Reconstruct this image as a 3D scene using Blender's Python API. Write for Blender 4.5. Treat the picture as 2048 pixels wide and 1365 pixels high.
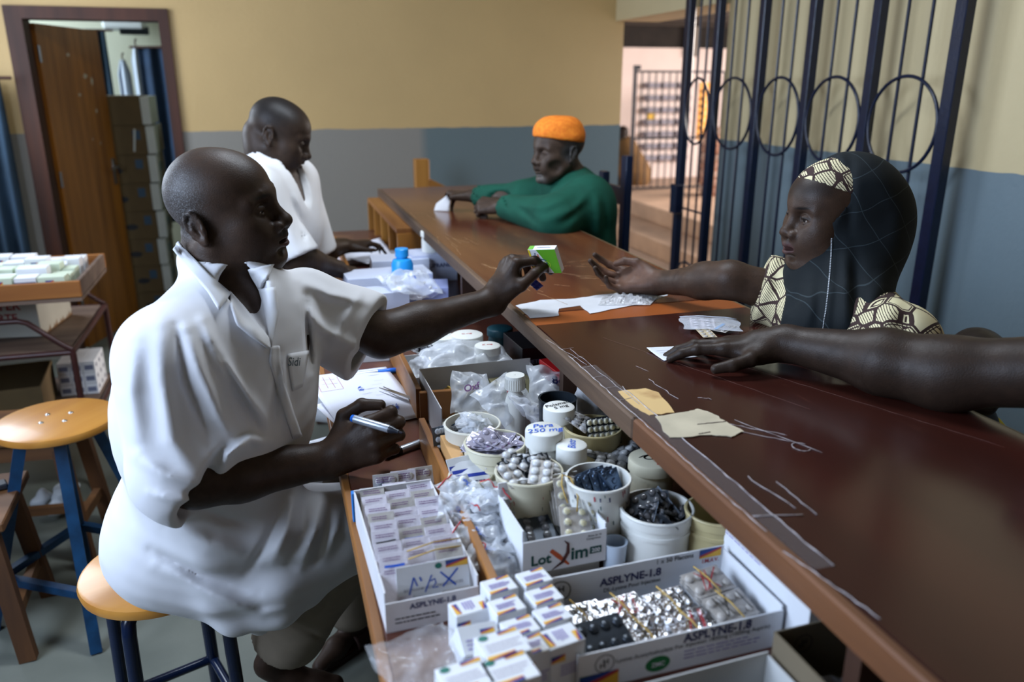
import bpy, math, random
import numpy as np
from mathutils import Vector, Matrix, Euler

for _o in list(bpy.data.objects):
    bpy.data.objects.remove(_o, do_unlink=True)
SC = bpy.context.scene
COL = SC.collection
rnd = random.Random(11)
PI = math.pi

# ------------------------------------------------------------------ camera
CAM_H, CAM_YAW, CAM_PITCH, CAM_F = 1.6, 16.7, 17.9, 1600.0
cam = bpy.data.cameras.new('camera')
cam.sensor_width = 36.0
cam.lens = CAM_F / 2048.0 * 36.0
cam.clip_start = 0.05
cam.clip_end = 80
cam.dof.use_dof = True
cam.dof.focus_distance = 1.58
cam.dof.aperture_fstop = 2.8
camo = bpy.data.objects.new('camera', cam)
camo.location = (0, 0, CAM_H)
camo.rotation_euler = (math.radians(90 - CAM_PITCH), 0, math.radians(-CAM_YAW))
COL.objects.link(camo)
SC.camera = camo

# ------------------------------------------------------------------ colour management
SC.view_settings.view_transform = 'Standard'
SC.view_settings.look = 'None'
SC.view_settings.gamma = 1.0
SC.view_settings.exposure = -0.28
SC.view_settings.use_curve_mapping = False
SC.cycles.max_bounces = 6
SC.cycles.diffuse_bounces = 3
SC.cycles.glossy_bounces = 3
SC.cycles.transparent_max_bounces = 12
SC.cycles.adaptive_threshold = .02
SC.cycles.caustics_reflective = False
SC.cycles.caustics_refractive = False

# ------------------------------------------------------------------ world: an overcast bright sky
wd = bpy.data.worlds.new('sky')
SC.world = wd
wd.use_nodes = True
bg = wd.node_tree.nodes['Background']
bg.inputs[0].default_value = (0.80, 0.87, 1.0, 1)
bg.inputs[1].default_value = 1.6


def area_light(name, loc, target, sx, sy, power, color):
    l = bpy.data.lights.new(name, 'AREA')
    l.shape = 'RECTANGLE'
    l.size = sx
    l.size_y = sy
    l.energy = power
    l.color = color
    o = bpy.data.objects.new(name, l)
    o.location = loc
    d = Vector(target) - Vector(loc)
    o.rotation_euler = d.to_track_quat('-Z', 'Y').to_euler()
    COL.objects.link(o)
    return o


# daylight entering by the two windows of the left wall
WIN_X = -1.92
area_light('window_daylight', (WIN_X + .03, 4.1, 2.0), (1.6, 3.0, 1.1), 1.4, 1.4, 85, (.74, .85, 1.0))
area_light('window_daylight', (WIN_X + .03, 1.0, 2.0), (0.3, 1.4, .9), 1.6, 1.4, 128, (.60, .75, 1.0))
# daylight of the store room behind the brown door and of the open court beyond the gate
area_light('store_room_daylight', (-2.5, 7.0, 1.9), (-.6, 6.9, 1.3), 1.2, 1.2, 85, (.75, .90, 1.0))
area_light('court_daylight', (8.5, 7.5, 3.0), (4.0, 8.5, .8), 4.0, 3.0, 2600, (1.0, .90, .84))

# ------------------------------------------------------------------ small helpers
def link(o):
    COL.objects.link(o)
    return o


def tag(o, label=None, cat=None, group=None, kind=None):
    if label:
        o['label'] = label
    if cat:
        o['category'] = cat
    if group:
        o['group'] = group
    if kind:
        o['kind'] = kind
    return o


def empty(name, loc=(0, 0, 0), rz=0.0, label=None, cat=None, group=None):
    o = bpy.data.objects.new(name, None)
    o.empty_display_size = .05
    o.location = loc
    o.rotation_euler = (0, 0, rz)
    link(o)
    return tag(o, label, cat, group)


def mesh_obj(name, me, mats=None, parent=None, loc=(0, 0, 0), rot=(0, 0, 0), smooth=None):
    if mats is not None and len(me.materials) == 0:
        if not isinstance(mats, (list, tuple)):
            mats = [mats]
        for m in mats:
            me.materials.append(m)
    if smooth is not None:
        me.shade_smooth() if smooth else me.shade_flat()
    o = bpy.data.objects.new(name, me)
    o.location = loc
    o.rotation_euler = rot
    link(o)
    if parent is not None:
        o.parent = parent
    return o


def rotm(rx=0, ry=0, rz=0):
    return np.array(Euler((rx, ry, rz)).to_matrix())


class MB:
    """collects simple shapes for ONE mesh"""
    def __init__(s):
        s.v, s.f, s.m = [], [], []

    def add(s, vs, fs, mi=0, R=None, t=None):
        b = len(s.v)
        vs = np.asarray(vs, float)
        if R is not None:
            vs = vs @ np.asarray(R).T
        if t is not None:
            vs = vs + np.asarray(t)
        s.v.extend(map(tuple, vs))
        for f in fs:
            s.f.append([b + i for i in f])
            s.m.append(mi)
        return s

    def box(s, lo, hi, mi=0, R=None, t=None, skip=()):
        x0, y0, z0 = lo
        x1, y1, z1 = hi
        vs = [(x0, y0, z0), (x1, y0, z0), (x1, y1, z0), (x0, y1, z0), (x0, y0, z1), (x1, y0, z1), (x1, y1, z1), (x0, y1, z1)]
        fs = {'b': (0, 3, 2, 1), 't': (4, 5, 6, 7), 'f': (0, 1, 5, 4), 'r': (1, 2, 6, 5), 'k': (2, 3, 7, 6), 'l': (3, 0, 4, 7)}
        return s.add(vs, [fs[k] for k in fs if k not in skip], mi, R, t)

    def cbox(s, c, size, mi=0, R=None, bev=0.0):
        """centred box, optionally with chamfered edges"""
        h = np.array(size) / 2.0
        if bev <= 0:
            return s.box(-h, h, mi, R, c)
        vs, idx = [], {}
        for sx in (-1, 1):
            for sy in (-1, 1):
                for sz in (-1, 1):
                    for ax in range(3):
                        p = h * (sx, sy, sz)
                        q = p - np.array((sx, sy, sz)) * bev
                        q[ax] = p[ax]
                        idx[(sx, sy, sz, ax)] = len(vs)
                        vs.append(q)
        fs = []
        for ax in range(3):
            u, w = [(1, 2), (2, 0), (0, 1)][ax]
            for sg in (-1, 1):
                loop = []
                for (a, b) in ((-1, -1), (1, -1), (1, 1), (-1, 1)):
                    k = [0, 0, 0]
                    k[ax], k[u], k[w] = sg, a, b
                    loop.append(idx[(*k, ax)])
                fs.append(loop if sg > 0 else loop[::-1])
        for ax in range(3):  # edge strips along ax
            u, w = [(1, 2), (2, 0), (0, 1)][ax]
            for a in (-1, 1):
                for b in (-1, 1):
                    k0, k1 = [0, 0, 0], [0, 0, 0]
                    k0[ax], k0[u], k0[w] = -1, a, b
                    k1[ax], k1[u], k1[w] = 1, a, b
                    q = [idx[(*k0, u)], idx[(*k1, u)], idx[(*k1, w)], idx[(*k0, w)]]
                    fs.append(q if a * b < 0 else q[::-1])
        for sx in (-1, 1):
            for sy in (-1, 1):
                for sz in (-1, 1):
                    q = [idx[(sx, sy, sz, 0)], idx[(sx, sy, sz, 1)], idx[(sx, sy, sz, 2)]]
                    fs.append(q if sx * sy * sz > 0 else q[::-1])
        return s.add(vs, fs, mi, R, c)

    def lathe(s, prof, n=32, mi=0, R=None, t=None, closed=False, sx=1.0, sy=1.0):
        """profile [(r,z)...] spun about z"""
        vs, fs = [], []
        for (r, z) in prof:
            for i in range(n):
                a = 2 * PI * i / n
                vs.append((r * math.cos(a) * sx, r * math.sin(a) * sy, z))
        m = len(prof)
        for j in range(m - 1):
            for i in range(n):
                k = (i + 1) % n
                fs.append((j * n + i, j * n + k, (j + 1) * n + k, (j + 1) * n + i))
        return s.add(vs, fs, mi, R, t)

    def disc(s, r, z, n=32, mi=0, R=None, t=None, up=True, sx=1.0, sy=1.0):
        vs = [(r * math.cos(2 * PI * i / n) * sx, r * math.sin(2 * PI * i / n) * sy, z) for i in range(n)]
        f = list(range(n))
        return s.add(vs, [f if up else f[::-1]], mi, R, t)

    def tube(s, pts, r, n=10, mi=0, cap=True, closed=False, flat=1.0, up=(0, 0, 1)):
        pts = [np.array(p, float) for p in pts]
        N = len(pts)
        rs = r if isinstance(r, (list, tuple, np.ndarray)) else [r] * N
        vs, fs = [], []
        prev = None
        for i, p in enumerate(pts):
            if closed:
                d = pts[(i + 1) % N] - pts[i - 1]
            else:
                d = pts[min(i + 1, N - 1)] - pts[max(i - 1, 0)]
            d = d / (np.linalg.norm(d) + 1e-12)
            if prev is None:
                u = np.array(up, float)
                if abs(u @ d) > .95:
                    u = np.array((1., 0, 0))
            else:
                u = prev
            a = u - d * (u @ d)
            a /= np.linalg.norm(a) + 1e-12
            prev = a
            b = np.cross(d, a)
            for k in range(n):
                t = 2 * PI * k / n
                vs.append(p + rs[i] * (math.cos(t) * a * flat + math.sin(t) * b))
        M = N if closed else N - 1
        for i in range(M):
            j = (i + 1) % N
            for k in range(n):
                l = (k + 1) % n
                fs.append((i * n + k, i * n + l, j * n + l, j * n + k))
        if cap and not closed:
            fs.append(tuple(range(n))[::-1])
            fs.append(tuple(range((N - 1) * n, N * n)))
        return s.add(vs, fs, mi)

    def bar(s, a, b, w, d, mi=0, up=(0, 0, 1)):
        """rectangular bar from a to b, w across, d along up"""
        a, b = np.array(a, float), np.array(b, float)
        x = b - a
        L = np.linalg.norm(x)
        x /= L
        u = np.array(up, float)
        if abs(u @ x) > .97:
            u = np.array((0, 1., 0))
        z = u - x * (u @ x)
        z /= np.linalg.norm(z)
        y = np.cross(z, x)
        R = np.array([x, y, z]).T
        return s.box((0, -w / 2, -d / 2), (L, w / 2, d / 2), mi, R, a)

    def ribbon(s, pts, w, nrm=(0, 0, 1), mi=0):
        """flat stroke along pts lying in the plane with normal nrm"""
        pts = [np.array(p, float) for p in pts]
        n = np.array(nrm, float)
        vs, fs = [], []
        for i, p in enumerate(pts):
            d = pts[min(i + 1, len(pts) - 1)] - pts[max(i - 1, 0)]
            sd = np.cross(n, d)
            sd /= np.linalg.norm(sd) + 1e-12
            ww = w[i] if isinstance(w, (list, tuple)) else w
            vs += [p - sd * ww / 2, p + sd * ww / 2]
        for i in range(len(pts) - 1):
            fs.append((2 * i, 2 * i + 2, 2 * i + 3, 2 * i + 1))
        return s.add(vs, fs, mi)

    def mesh(s, name='m'):
        me = bpy.data.meshes.new(name)
        me.from_pydata(s.v, [], s.f)
        if any(s.m):
            me.polygons.foreach_set('material_index', s.m)
        me.update()
        return me

    def obj(s, name, mats, parent=None, loc=(0, 0, 0), rot=(0, 0, 0), smooth=False, auto=None):
        me = s.mesh(name)
        if smooth or auto:
            me.shade_smooth()
        if auto:
            me.set_sharp_from_angle(angle=math.radians(auto))
        return mesh_obj(name, me, mats, parent, loc, rot)


def grid_mb(fn, nu, nv, mi=0, mb=None, thick=0.0):
    """surface from fn(u,v)->(x,y,z), u,v in 0..1, with thickness made by doubling along normal"""
    mb = mb or MB()
    P = np.array([[fn(i / nu, j / nv) for j in range(nv + 1)] for i in range(nu + 1)], float)
    du = np.gradient(P, axis=0)
    dv = np.gradient(P, axis=1)
    n = np.cross(du, dv)
    n /= np.linalg.norm(n, axis=2, keepdims=True) + 1e-12
    A = P + n * thick / 2
    W = nv + 1
    idx = lambda i, j: i * W + j
    fa = [(idx(i, j), idx(i + 1, j), idx(i + 1, j + 1), idx(i, j + 1)) for i in range(nu) for j in range(nv)]
    if thick == 0:
        return mb.add(A.reshape(-1, 3), fa, mi)
    B = P - n * thick / 2
    o = (nu + 1) * W
    fb = [tuple(o + k for k in f[::-1]) for f in fa]
    rim = []
    for i in range(nu):
        rim.append((idx(i + 1, 0), idx(i, 0), o + idx(i, 0), o + idx(i + 1, 0)))
        rim.append((idx(i, nv), idx(i + 1, nv), o + idx(i + 1, nv), o + idx(i, nv)))
    for j in range(nv):
        rim.append((idx(0, j), idx(0, j + 1), o + idx(0, j + 1), o + idx(0, j)))
        rim.append((idx(nu, j + 1), idx(nu, j), o + idx(nu, j), o + idx(nu, j + 1)))
    return mb.add(np.concatenate([A.reshape(-1, 3), B.reshape(-1, 3)]), fa + fb + rim, mi)


def copy_tree(o, parent=None):
    c = o.copy()
    COL.objects.link(c)
    c.parent = parent
    for ch in o.children:
        copy_tree(ch, c)
    return c


# ------------------------------------------------------------------ materials
def srgb(r, g, b):
    f = lambda c: (c / 255 / 12.92) if c / 255 <= .04045 else ((c / 255 + .055) / 1.055) ** 2.4
    return (f(r), f(g), f(b))


MATS = {}


def mat(name, col, rough=.6, metal=0.0, var=0.0, vscale=8.0, bump=0.0, bscale=60.0, col2=None, spec=.5, alpha=1.0,
        trans=0.0, stretch=(1, 1, 1), coat=0.0, attr=None, detail=4.0, thr=None, rvar=0.0, sheen=0.0, ior=1.45, bdist=.002):
    """procedural principled material: base colour mixed to col2 by a noise, noise bump, uneven gloss"""
    if name in MATS:
        return MATS[name]
    m = bpy.data.materials.new(name)
    m.use_nodes = True
    nt = m.node_tree
    N, L = nt.nodes, nt.links
    p = N['Principled BSDF']
    p.inputs['Base Color'].default_value = (*col, 1)
    p.inputs['Roughness'].default_value = rough
    p.inputs['Metallic'].default_value = metal
    p.inputs['Specular IOR Level'].default_value = spec
    p.inputs['Alpha'].default_value = alpha
    p.inputs['IOR'].default_value = ior
    if trans:
        p.inputs['Transmission Weight'].default_value = trans
    if coat:
        p.inputs['Coat Weight'].default_value = coat
        p.inputs['Coat Roughness'].default_value = .15
    if sheen:
        p.inputs['Sheen Weight'].default_value = sheen
    tc = N.new('ShaderNodeTexCoord')
    mp = N.new('ShaderNodeMapping')
    mp.inputs['Scale'].default_value = stretch
    L.new(tc.outputs['Object'], mp.inputs['Vector'])
    src = None
    if attr:
        a = N.new('ShaderNodeVertexColor')
        a.layer_name = attr
        src = a.outputs['Color']
    if var > 0 or col2 is not None or rvar > 0:
        nz = N.new('ShaderNodeTexNoise')
        nz.inputs['Scale'].default_value = vscale
        nz.inputs['Detail'].default_value = detail
        L.new(mp.outputs[0], nz.inputs['Vector'])
        rp = N.new('ShaderNodeValToRGB')
        lo, hi = thr if thr else (.3, .7)
        rp.color_ramp.elements[0].position = lo
        rp.color_ramp.elements[1].position = hi
        L.new(nz.outputs['Fac'], rp.inputs[0])
        fac = rp.outputs['Color']
        mx = N.new('ShaderNodeMix')
        mx.data_type = 'RGBA'
        L.new(fac, mx.inputs[0])
        if src is None:
            c2 = col2 if col2 is not None else tuple(c * (1 - var) for c in col)
            mx.inputs[6].default_value = (*col, 1)
            mx.inputs[7].default_value = (*c2, 1)
            src = mx.outputs[2]
        else:
            ml = N.new('ShaderNodeMix')
            ml.data_type = 'RGBA'
            ml.blend_type = 'MULTIPLY'
            ml.inputs[0].default_value = 1
            L.new(src, ml.inputs[6])
            mx.inputs[6].default_value = (1, 1, 1, 1)
            mx.inputs[7].default_value = (1 - var, 1 - var, 1 - var, 1)
            L.new(mx.outputs[2], ml.inputs[7])
            src = ml.outputs[2]
        if rvar > 0:
            mr = N.new('ShaderNodeMapRange')
            mr.inputs[3].default_value = max(rough - rvar, .03)
            mr.inputs[4].default_value = min(rough + rvar, 1)
            L.new(nz.outputs['Fac'], mr.inputs[0])
            L.new(mr.outputs[0], p.inputs['Roughness'])
    if src is not None:
        L.new(src, p.inputs['Base Color'])
    if bump > 0:
        nb = N.new('ShaderNodeTexNoise')
        nb.inputs['Scale'].default_value = bscale
        nb.inputs['Detail'].default_value = 3
        L.new(mp.outputs[0], nb.inputs['Vector'])
        b = N.new('ShaderNodeBump')
        b.inputs['Strength'].default_value = bump
        b.inputs['Distance'].default_value = bdist
        L.new(nb.outputs['Fac'], b.inputs['Height'])
        L.new(b.outputs[0], p.inputs['Normal'])
    MATS[name] = m
    return m


def wood(name, c1, c2, rough=.45, axis='y', scale=9.0, rvar=.1, coat=0.0, wear=None, bump=.15):
    st = {'x': (.08, 1, 1), 'y': (1, .08, 1), 'z': (1, 1, .08)}[axis]
    return mat(name, c1, rough, col2=c2, vscale=scale * 3, stretch=st, rvar=rvar, bump=bump, bscale=scale * 14, coat=coat, detail=6, thr=(.35, .68))


# flat colours for print
def ink(name, r, g, b, rough=.6):
    return mat('ink_' + name, srgb(r, g, b), rough)


# ------------------------------------------------------------------ lettering
_txt = {}


def text_mesh(s, bold=0.0, shear=0.0, space=1.0):
    key = (s, bold, shear, space)
    if key in _txt:
        return _txt[key]
    cu = bpy.data.curves.new('lettering', 'FONT')
    cu.body = s
    cu.size = 1.0
    cu.offset = bold
    cu.shear = shear
    cu.space_character = space
    cu.align_x = 'CENTER'
    cu.align_y = 'CENTER'
    cu.resolution_u = 3
    cu.fill_mode = 'FRONT'
    o = bpy.data.objects.new('lettering', cu)
    COL.objects.link(o)
    dg = bpy.context.evaluated_depsgraph_get()
    dg.update()
    me = bpy.data.meshes.new_from_object(o.evaluated_get(dg), depsgraph=dg)
    bpy.data.objects.remove(o, do_unlink=True)
    me.name = 'lettering'
    v = np.array([x.co[:] for x in me.vertices]) if len(me.vertices) else np.zeros((1, 3))
    w = float(v[:, 0].max() - v[:, 0].min())
    c = (v.max(0) + v.min(0)) / 2
    for x in me.vertices:
        x.co = Vector(x.co) - Vector(c)
    _txt[key] = (me, w)
    return _txt[key]


def letters(s, parent, material, width=None, height=None, loc=(0, 0, 0), face='top', rz=0.0, bold=.01, shear=0.0, name='lettering', R=None, space=1.0):
    """print on a face of a box-like parent. face: top, front(-y), back(+y, read from -y), left(-x), right(+x)"""
    me, w = text_mesh(s, bold, shear, space)
    me = me.copy()
    me.materials.clear()
    k = (width / w) if width else height
    k2 = height if (height and width) else k
    o = mesh_obj(name, me, material, parent, loc)
    B = {'top': ((1, 0, 0), (0, 1, 0), (0, 0, 1)), 'front': ((1, 0, 0), (0, 0, 1), (0, -1, 0)),
         'left': ((0, -1, 0), (0, 0, 1), (-1, 0, 0)), 'right': ((0, 1, 0), (0, 0, 1), (1, 0, 0)), 'back': ((-1, 0, 0), (0, 0, 1), (0, 1, 0))}[face]
    M = Matrix(B).transposed()
    M = M @ Matrix.Rotation(rz, 3, 'Z')
    if R is not None:
        M = Matrix(R.tolist()) @ M
    M4 = M.to_4x4() @ Matrix.Diagonal((k, k2, 1, 1))
    M4.translation = Vector(loc)
    o.matrix_local = M4
    return o
# ------------------------------------------------------------------ sculpting with blended distance fields
V = lambda *a: np.array(a, float)


def frame(f, up=(0, 0, 1)):
    x = V(*f)
    x /= np.linalg.norm(x)
    y = np.cross(V(*up), x)
    y /= np.linalg.norm(y)
    return np.array([x, y, np.cross(x, y)]).T


class Sculpt:
    def __init__(s):
        s.ops = []
        s.paints = []
        s.disp = None
        s.R, s.t, s.s = np.eye(3), np.zeros(3), 1.0

    def at(s, R=None, t=None, sc=1.0):
        s.R = np.eye(3) if R is None else np.asarray(R, float)
        s.t = np.zeros(3) if t is None else V(*t)
        s.s = sc
        return s

    def w(s, p):
        return s.R @ (V(*p) * s.s) + s.t

    def _put(s, kind, prm, c, r, k, mode):
        if kind == 'cap' and prm[4] is None:
            a, b = s.w(prm[0]), s.w(prm[1])
            m = max(prm[2], prm[3]) * s.s
            lo, hi = np.minimum(a, b) - m, np.maximum(a, b) + m
        elif kind == 'ell':
            e = np.sqrt((((s.R @ prm[2]) * prm[1]) ** 2).sum(1)) * s.s
            lo, hi = s.w(c) - e, s.w(c) + e
        else:
            lo, hi = s.w(c) - r * s.s, s.w(c) + r * s.s
        s.ops.append((kind, prm, (lo, hi, s.w(c), r * s.s), k * s.s, mode, s.R, s.t, s.s))

    def folds(s, lst):
        """creases of cloth: (points, height, width, reach) lines pressed in or raised along the surface nearest to them"""
        def f(P):
            o = np.zeros(len(P))
            for pts, amp, wid, reach in lst:
                pts = [V(*q) for q in pts]
                lo, hi = np.min(pts, 0) - reach, np.max(pts, 0) + reach
                m = ((P > lo) & (P < hi)).all(1)
                if not m.any():
                    continue
                Q = P[m]
                best = np.full(len(Q), 9.0)
                tt = np.zeros(len(Q))
                dep = np.full(len(Q), 9.0)
                n = len(pts) - 1
                for i in range(n):
                    a, b = pts[i], pts[i + 1]
                    vw = (a + b) / 2 - V(0, 0, CAM_H)
                    vw /= np.linalg.norm(vw)
                    ab = b - a
                    q = Q - a
                    q2 = q - (q @ vw)[:, None] * vw
                    ab2 = ab - (ab @ vw) * vw
                    t = np.clip(q2 @ ab2 / (ab2 @ ab2), 0, 1)
                    dd = np.sqrt(((q2 - t[:, None] * ab2) ** 2).sum(1))
                    dz = np.abs(q @ vw - t * (ab @ vw))
                    u = dd < best
                    best[u], tt[u], dep[u] = dd[u], (i + t[u]) / n, dz[u]
                o[m] -= amp * np.exp(-(best / wid) ** 2) * np.sin(np.clip(tt, .04, .96) * PI) ** .6 * np.clip(1.5 - dep / reach, 0, 1)
            return o
        return f

    def cap(s, a, b, ra, rb=None, k=.01, mode='u', fl=None):
        a, b = V(*a), V(*b)
        rb = ra if rb is None else rb
        if fl is not None:
            fl = (V(*fl[0]) / np.linalg.norm(fl[0]), fl[1])
        f = 1.0 if fl is None else max(1.0, 1 / fl[1])
        s._put('cap', (a, b, ra, rb, fl), (a + b) / 2, np.linalg.norm(a - b) / 2 + max(ra, rb) * f, k, mode)
        return s

    def chain(s, pts, rs, k=.01, mode='u', fl=None):
        for i in range(len(pts) - 1):
            s.cap(pts[i], pts[i + 1], rs[i], rs[i + 1], k, mode, fl)
        return s

    def ell(s, c, r, k=.01, mode='u', R=None):
        s._put('ell', (V(*c), V(*r), np.eye(3) if R is None else R), c, max(r), k, mode)
        return s

    def box(s, c, h, rd=.005, k=.005, mode='u', R=None):
        s._put('box', (V(*c), V(*h), rd, np.eye(3) if R is None else R), c, np.linalg.norm(h) + rd, k, mode)
        return s

    def cut(s, p, n, c=None, r=9.0, k=.002):
        """remove what lies beyond the plane (p, n), inside a ball"""
        n = V(*n) / np.linalg.norm(n)
        s._put('pln', (V(*p), n), p if c is None else c, r, k, 'c')
        return s

    def merge(s, other, k=.01):
        s.ops.append(('grp', other, None, k, 'u', None, None, 1.0))
        return s

    def paint(s, c, r, col, soft=.01, R=None):
        s.paints.append((s.w(c), V(*r) * s.s, s.R if R is None else s.R @ R, col, soft * s.s))
        return s

    @staticmethod
    def _ev(kind, prm, P):
        if kind == 'cap':
            a, b, ra, rb, fl = prm
            a, b = a.astype(np.float32), b.astype(np.float32)
            ba = b - a
            q = P - a
            t = np.clip(q @ ba / max(ba @ ba, 1e-12), 0, 1)
            w = q - t[..., None] * ba
            if fl is not None:
                ax, fc = fl
                w = w + (w @ ax)[..., None] * ax * (fc - 1)
            return np.sqrt((w * w).sum(-1)) - (ra + (rb - ra) * t)
        if kind == 'ell':
            c, r, R = prm
            r = r.astype(np.float32)
            q = (P - c.astype(np.float32)) @ R.astype(np.float32)
            k0 = np.sqrt(((q / r) ** 2).sum(-1))
            k1 = np.sqrt(((q / (r * r)) ** 2).sum(-1))
            return np.where(k1 > 1e-9, k0 * (k0 - 1) / np.maximum(k1, 1e-9), -r.min())
        if kind == 'box':
            c, h, rd, R = prm
            q = np.abs((P - c) @ R) - h
            return np.sqrt((np.maximum(q, 0) ** 2).sum(-1)) + np.minimum(q.max(-1), 0) - rd
        p, n = prm
        return (P - p) @ n

    def field(s, lo, hi, h):
        lo, hi = V(*lo), V(*hi)
        n = np.ceil((hi - lo) / h).astype(int) + 1
        d = np.full(n, .2, np.float32)
        ax = [lo[i] + h * np.arange(n[i]) for i in range(3)]
        ax = [a.astype(np.float32) for a in ax]
        for op in s.ops:
            if op[0] == 'grp':
                e = op[1].field(lo, hi, h)[0]
                q = np.maximum(op[3] - np.abs(d - e), 0) / op[3]
                d = np.minimum(d, e) - q * q * op[3] * .25
                continue
            kind, prm, (blo, bhi, c, r), k, mode, R, t, sc = op
            m = k + 3 * h + (.008 if mode == 'u' else .0)
            i0 = np.maximum(np.floor((blo - m - lo) / h).astype(int), 0)
            i1 = np.minimum(np.ceil((bhi + m - lo) / h).astype(int) + 1, n)
            if (i1 <= i0).any():
                continue
            sl = tuple(slice(i0[i], i1[i]) for i in range(3))
            g = np.stack(np.meshgrid(*[ax[i][sl[i]] for i in range(3)], indexing='ij'), -1)
            P = (g - t.astype(np.float32)) @ (R / sc).astype(np.float32)
            e = (s._ev(kind, prm, P) * sc).astype(np.float32)
            a = d[sl]
            if mode == 'u':
                q = np.maximum(k - np.abs(a - e), 0) / k
                d[sl] = np.minimum(a, e) - q * q * k * .25
            elif mode == 's':
                e = -e
                q = np.maximum(k - np.abs(a - e), 0) / k
                d[sl] = np.maximum(a, e) + q * q * k * .25
            else:
                far = ((g - c) ** 2).sum(-1) > r * r
                q = np.maximum(k - np.abs(a - e), 0) / k
                d[sl] = np.where(far, a, np.maximum(a, e) + q * q * k * .25)
        if s.disp is not None:
            near = np.abs(d) < .05
            ii = np.nonzero(near)
            P = np.stack([ax[i][ii[i]] for i in range(3)], -1)
            d[ii] += s.disp(P).astype(np.float32)
        return d, lo, h

    @staticmethod
    def nets(d, lo, h):
        sg = d < 0
        c = [sg[i:sg.shape[0] - 1 + i, j:sg.shape[1] - 1 + j, k:sg.shape[2] - 1 + k] for i in (0, 1) for j in (0, 1) for k in (0, 1)]
        cnt = np.zeros(c[0].shape, np.int8)
        for q in c:
            cnt += q
        act = (cnt > 0) & (cnt < 8)
        I = np.stack(np.nonzero(act), -1)
        if len(I) == 0:
            return np.zeros((0, 3)), np.zeros((0, 4), int)
        idx = np.full(act.shape, -1, np.int32)
        idx[tuple(I.T)] = np.arange(len(I))
        pos = np.zeros((len(I), 3))
        num = np.zeros(len(I))
        cr = [(i, j, k) for i in (0, 1) for j in (0, 1) for k in (0, 1)]
        val = {q: d[I[:, 0] + q[0], I[:, 1] + q[1], I[:, 2] + q[2]].astype(float) for q in cr}
        for a in cr:
            for x in range(3):
                if a[x] == 0:
                    b = list(a)
                    b[x] = 1
                    va, vb = val[a], val[tuple(b)]
                    m = (va < 0) != (vb < 0)
                    t = np.where(m, va / np.where(m, va - vb, 1), 0)
                    p = np.tile(V(*a), (len(I), 1))
                    p[:, x] = t
                    pos[m] += p[m]
                    num[m] += 1
        pos = (pos / num[:, None] + I) * h + lo
        F = []
        for x in range(3):
            u, w = (x + 1) % 3, (x + 2) % 3
            s0 = [slice(None)] * 3
            s1 = [slice(None)] * 3
            s0[x] = slice(0, -1)
            s1[x] = slice(1, None)
            e = sg[tuple(s0)] != sg[tuple(s1)]
            J = np.stack(np.nonzero(e), -1)
            J = J[(J[:, u] > 0) & (J[:, w] > 0) & (J[:, u] < sg.shape[u] - 1) & (J[:, w] < sg.shape[w] - 1)]
            fl = sg[tuple(J.T)]
            q = []
            for du, dw in ((-1, -1), (0, -1), (0, 0), (-1, 0)):
                K = J.copy()
                K[:, u] += du
                K[:, w] += dw
                q.append(idx[tuple(K.T)])
            q = np.stack(q, -1)
            q[~fl] = q[~fl][:, ::-1]
            F.append(q)
        F = np.concatenate(F)
        return pos, F[(F >= 0).all(1)]

    def build(s, name, boxes, mats, parent=None, base=(1, 1, 1), extra=None):
        """boxes: [(lo, hi, voxel)]; the first ones are the finer ones and win where boxes overlap"""
        VV, FF, n = [], [], 0
        done = []
        for lo, hi, h in boxes:
            v, f = s.nets(*s.field(lo, hi, h))
            if done and len(f):
                c = v[f].mean(1)
                keep = np.ones(len(f), bool)
                for a, b, hh in done:
                    keep &= ~((c > a + .6 * hh) & (c < b - .6 * hh)).all(1)
                f = f[keep]
            done.append((V(*lo) + 2.2 * h, V(*hi) - 2.2 * h, h))
            VV.append(v)
            FF.append(f + n)
            n += len(v)
        v, f = np.concatenate(VV), np.concatenate(FF)
        used = np.unique(f)
        rm = np.full(len(v), -1)
        rm[used] = np.arange(len(used))
        v, f = v[used], rm[f]
        me = bpy.data.meshes.new(name)
        me.vertices.add(len(v))
        me.vertices.foreach_set('co', v.astype(np.float32).ravel())
        me.loops.add(f.size)
        me.loops.foreach_set('vertex_index', f.astype(np.int32).ravel())
        me.polygons.add(len(f))
        me.polygons.foreach_set('loop_start', np.arange(0, f.size, 4, dtype=np.int32))
        me.update(calc_edges=True)
        me.validate()
        me.shade_smooth()
        col = np.tile(np.array([*base, 1.0]), (len(v), 1))
        for c, r, R, cl, soft in s.paints:
            q = (v - c) @ R
            k0 = np.sqrt(((q / r) ** 2).sum(-1))
            dd = (k0 - 1) * r.min()
            m = np.clip(.5 - dd / max(soft, 1e-6), 0, 1)
            m = (m * m * (3 - 2 * m))[:, None]
            cl = np.array(cl if len(cl) == 4 else (*cl, 1.0))
            col = col * (1 - m) + cl * m
        if extra is not None:
            col[:, :3] = extra(v, col[:, :3])
        at = me.color_attributes.new('Col', 'FLOAT_COLOR', 'POINT')
        at.data.foreach_set('color', col.astype(np.float32).ravel())
        return mesh_obj(name, me, mats, parent)


def lump(P, f, seed=0):
    """cheap smooth noise in -1..1"""
    r = np.random.RandomState(seed)
    o = np.zeros(len(P))
    for i in range(5):
        k = r.normal(size=3) * f
        o += np.sin(P @ k + r.uniform(0, 6.3) + .8 * np.sin(P @ (r.normal(size=3) * f * .6)))
    return o / 5


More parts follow.
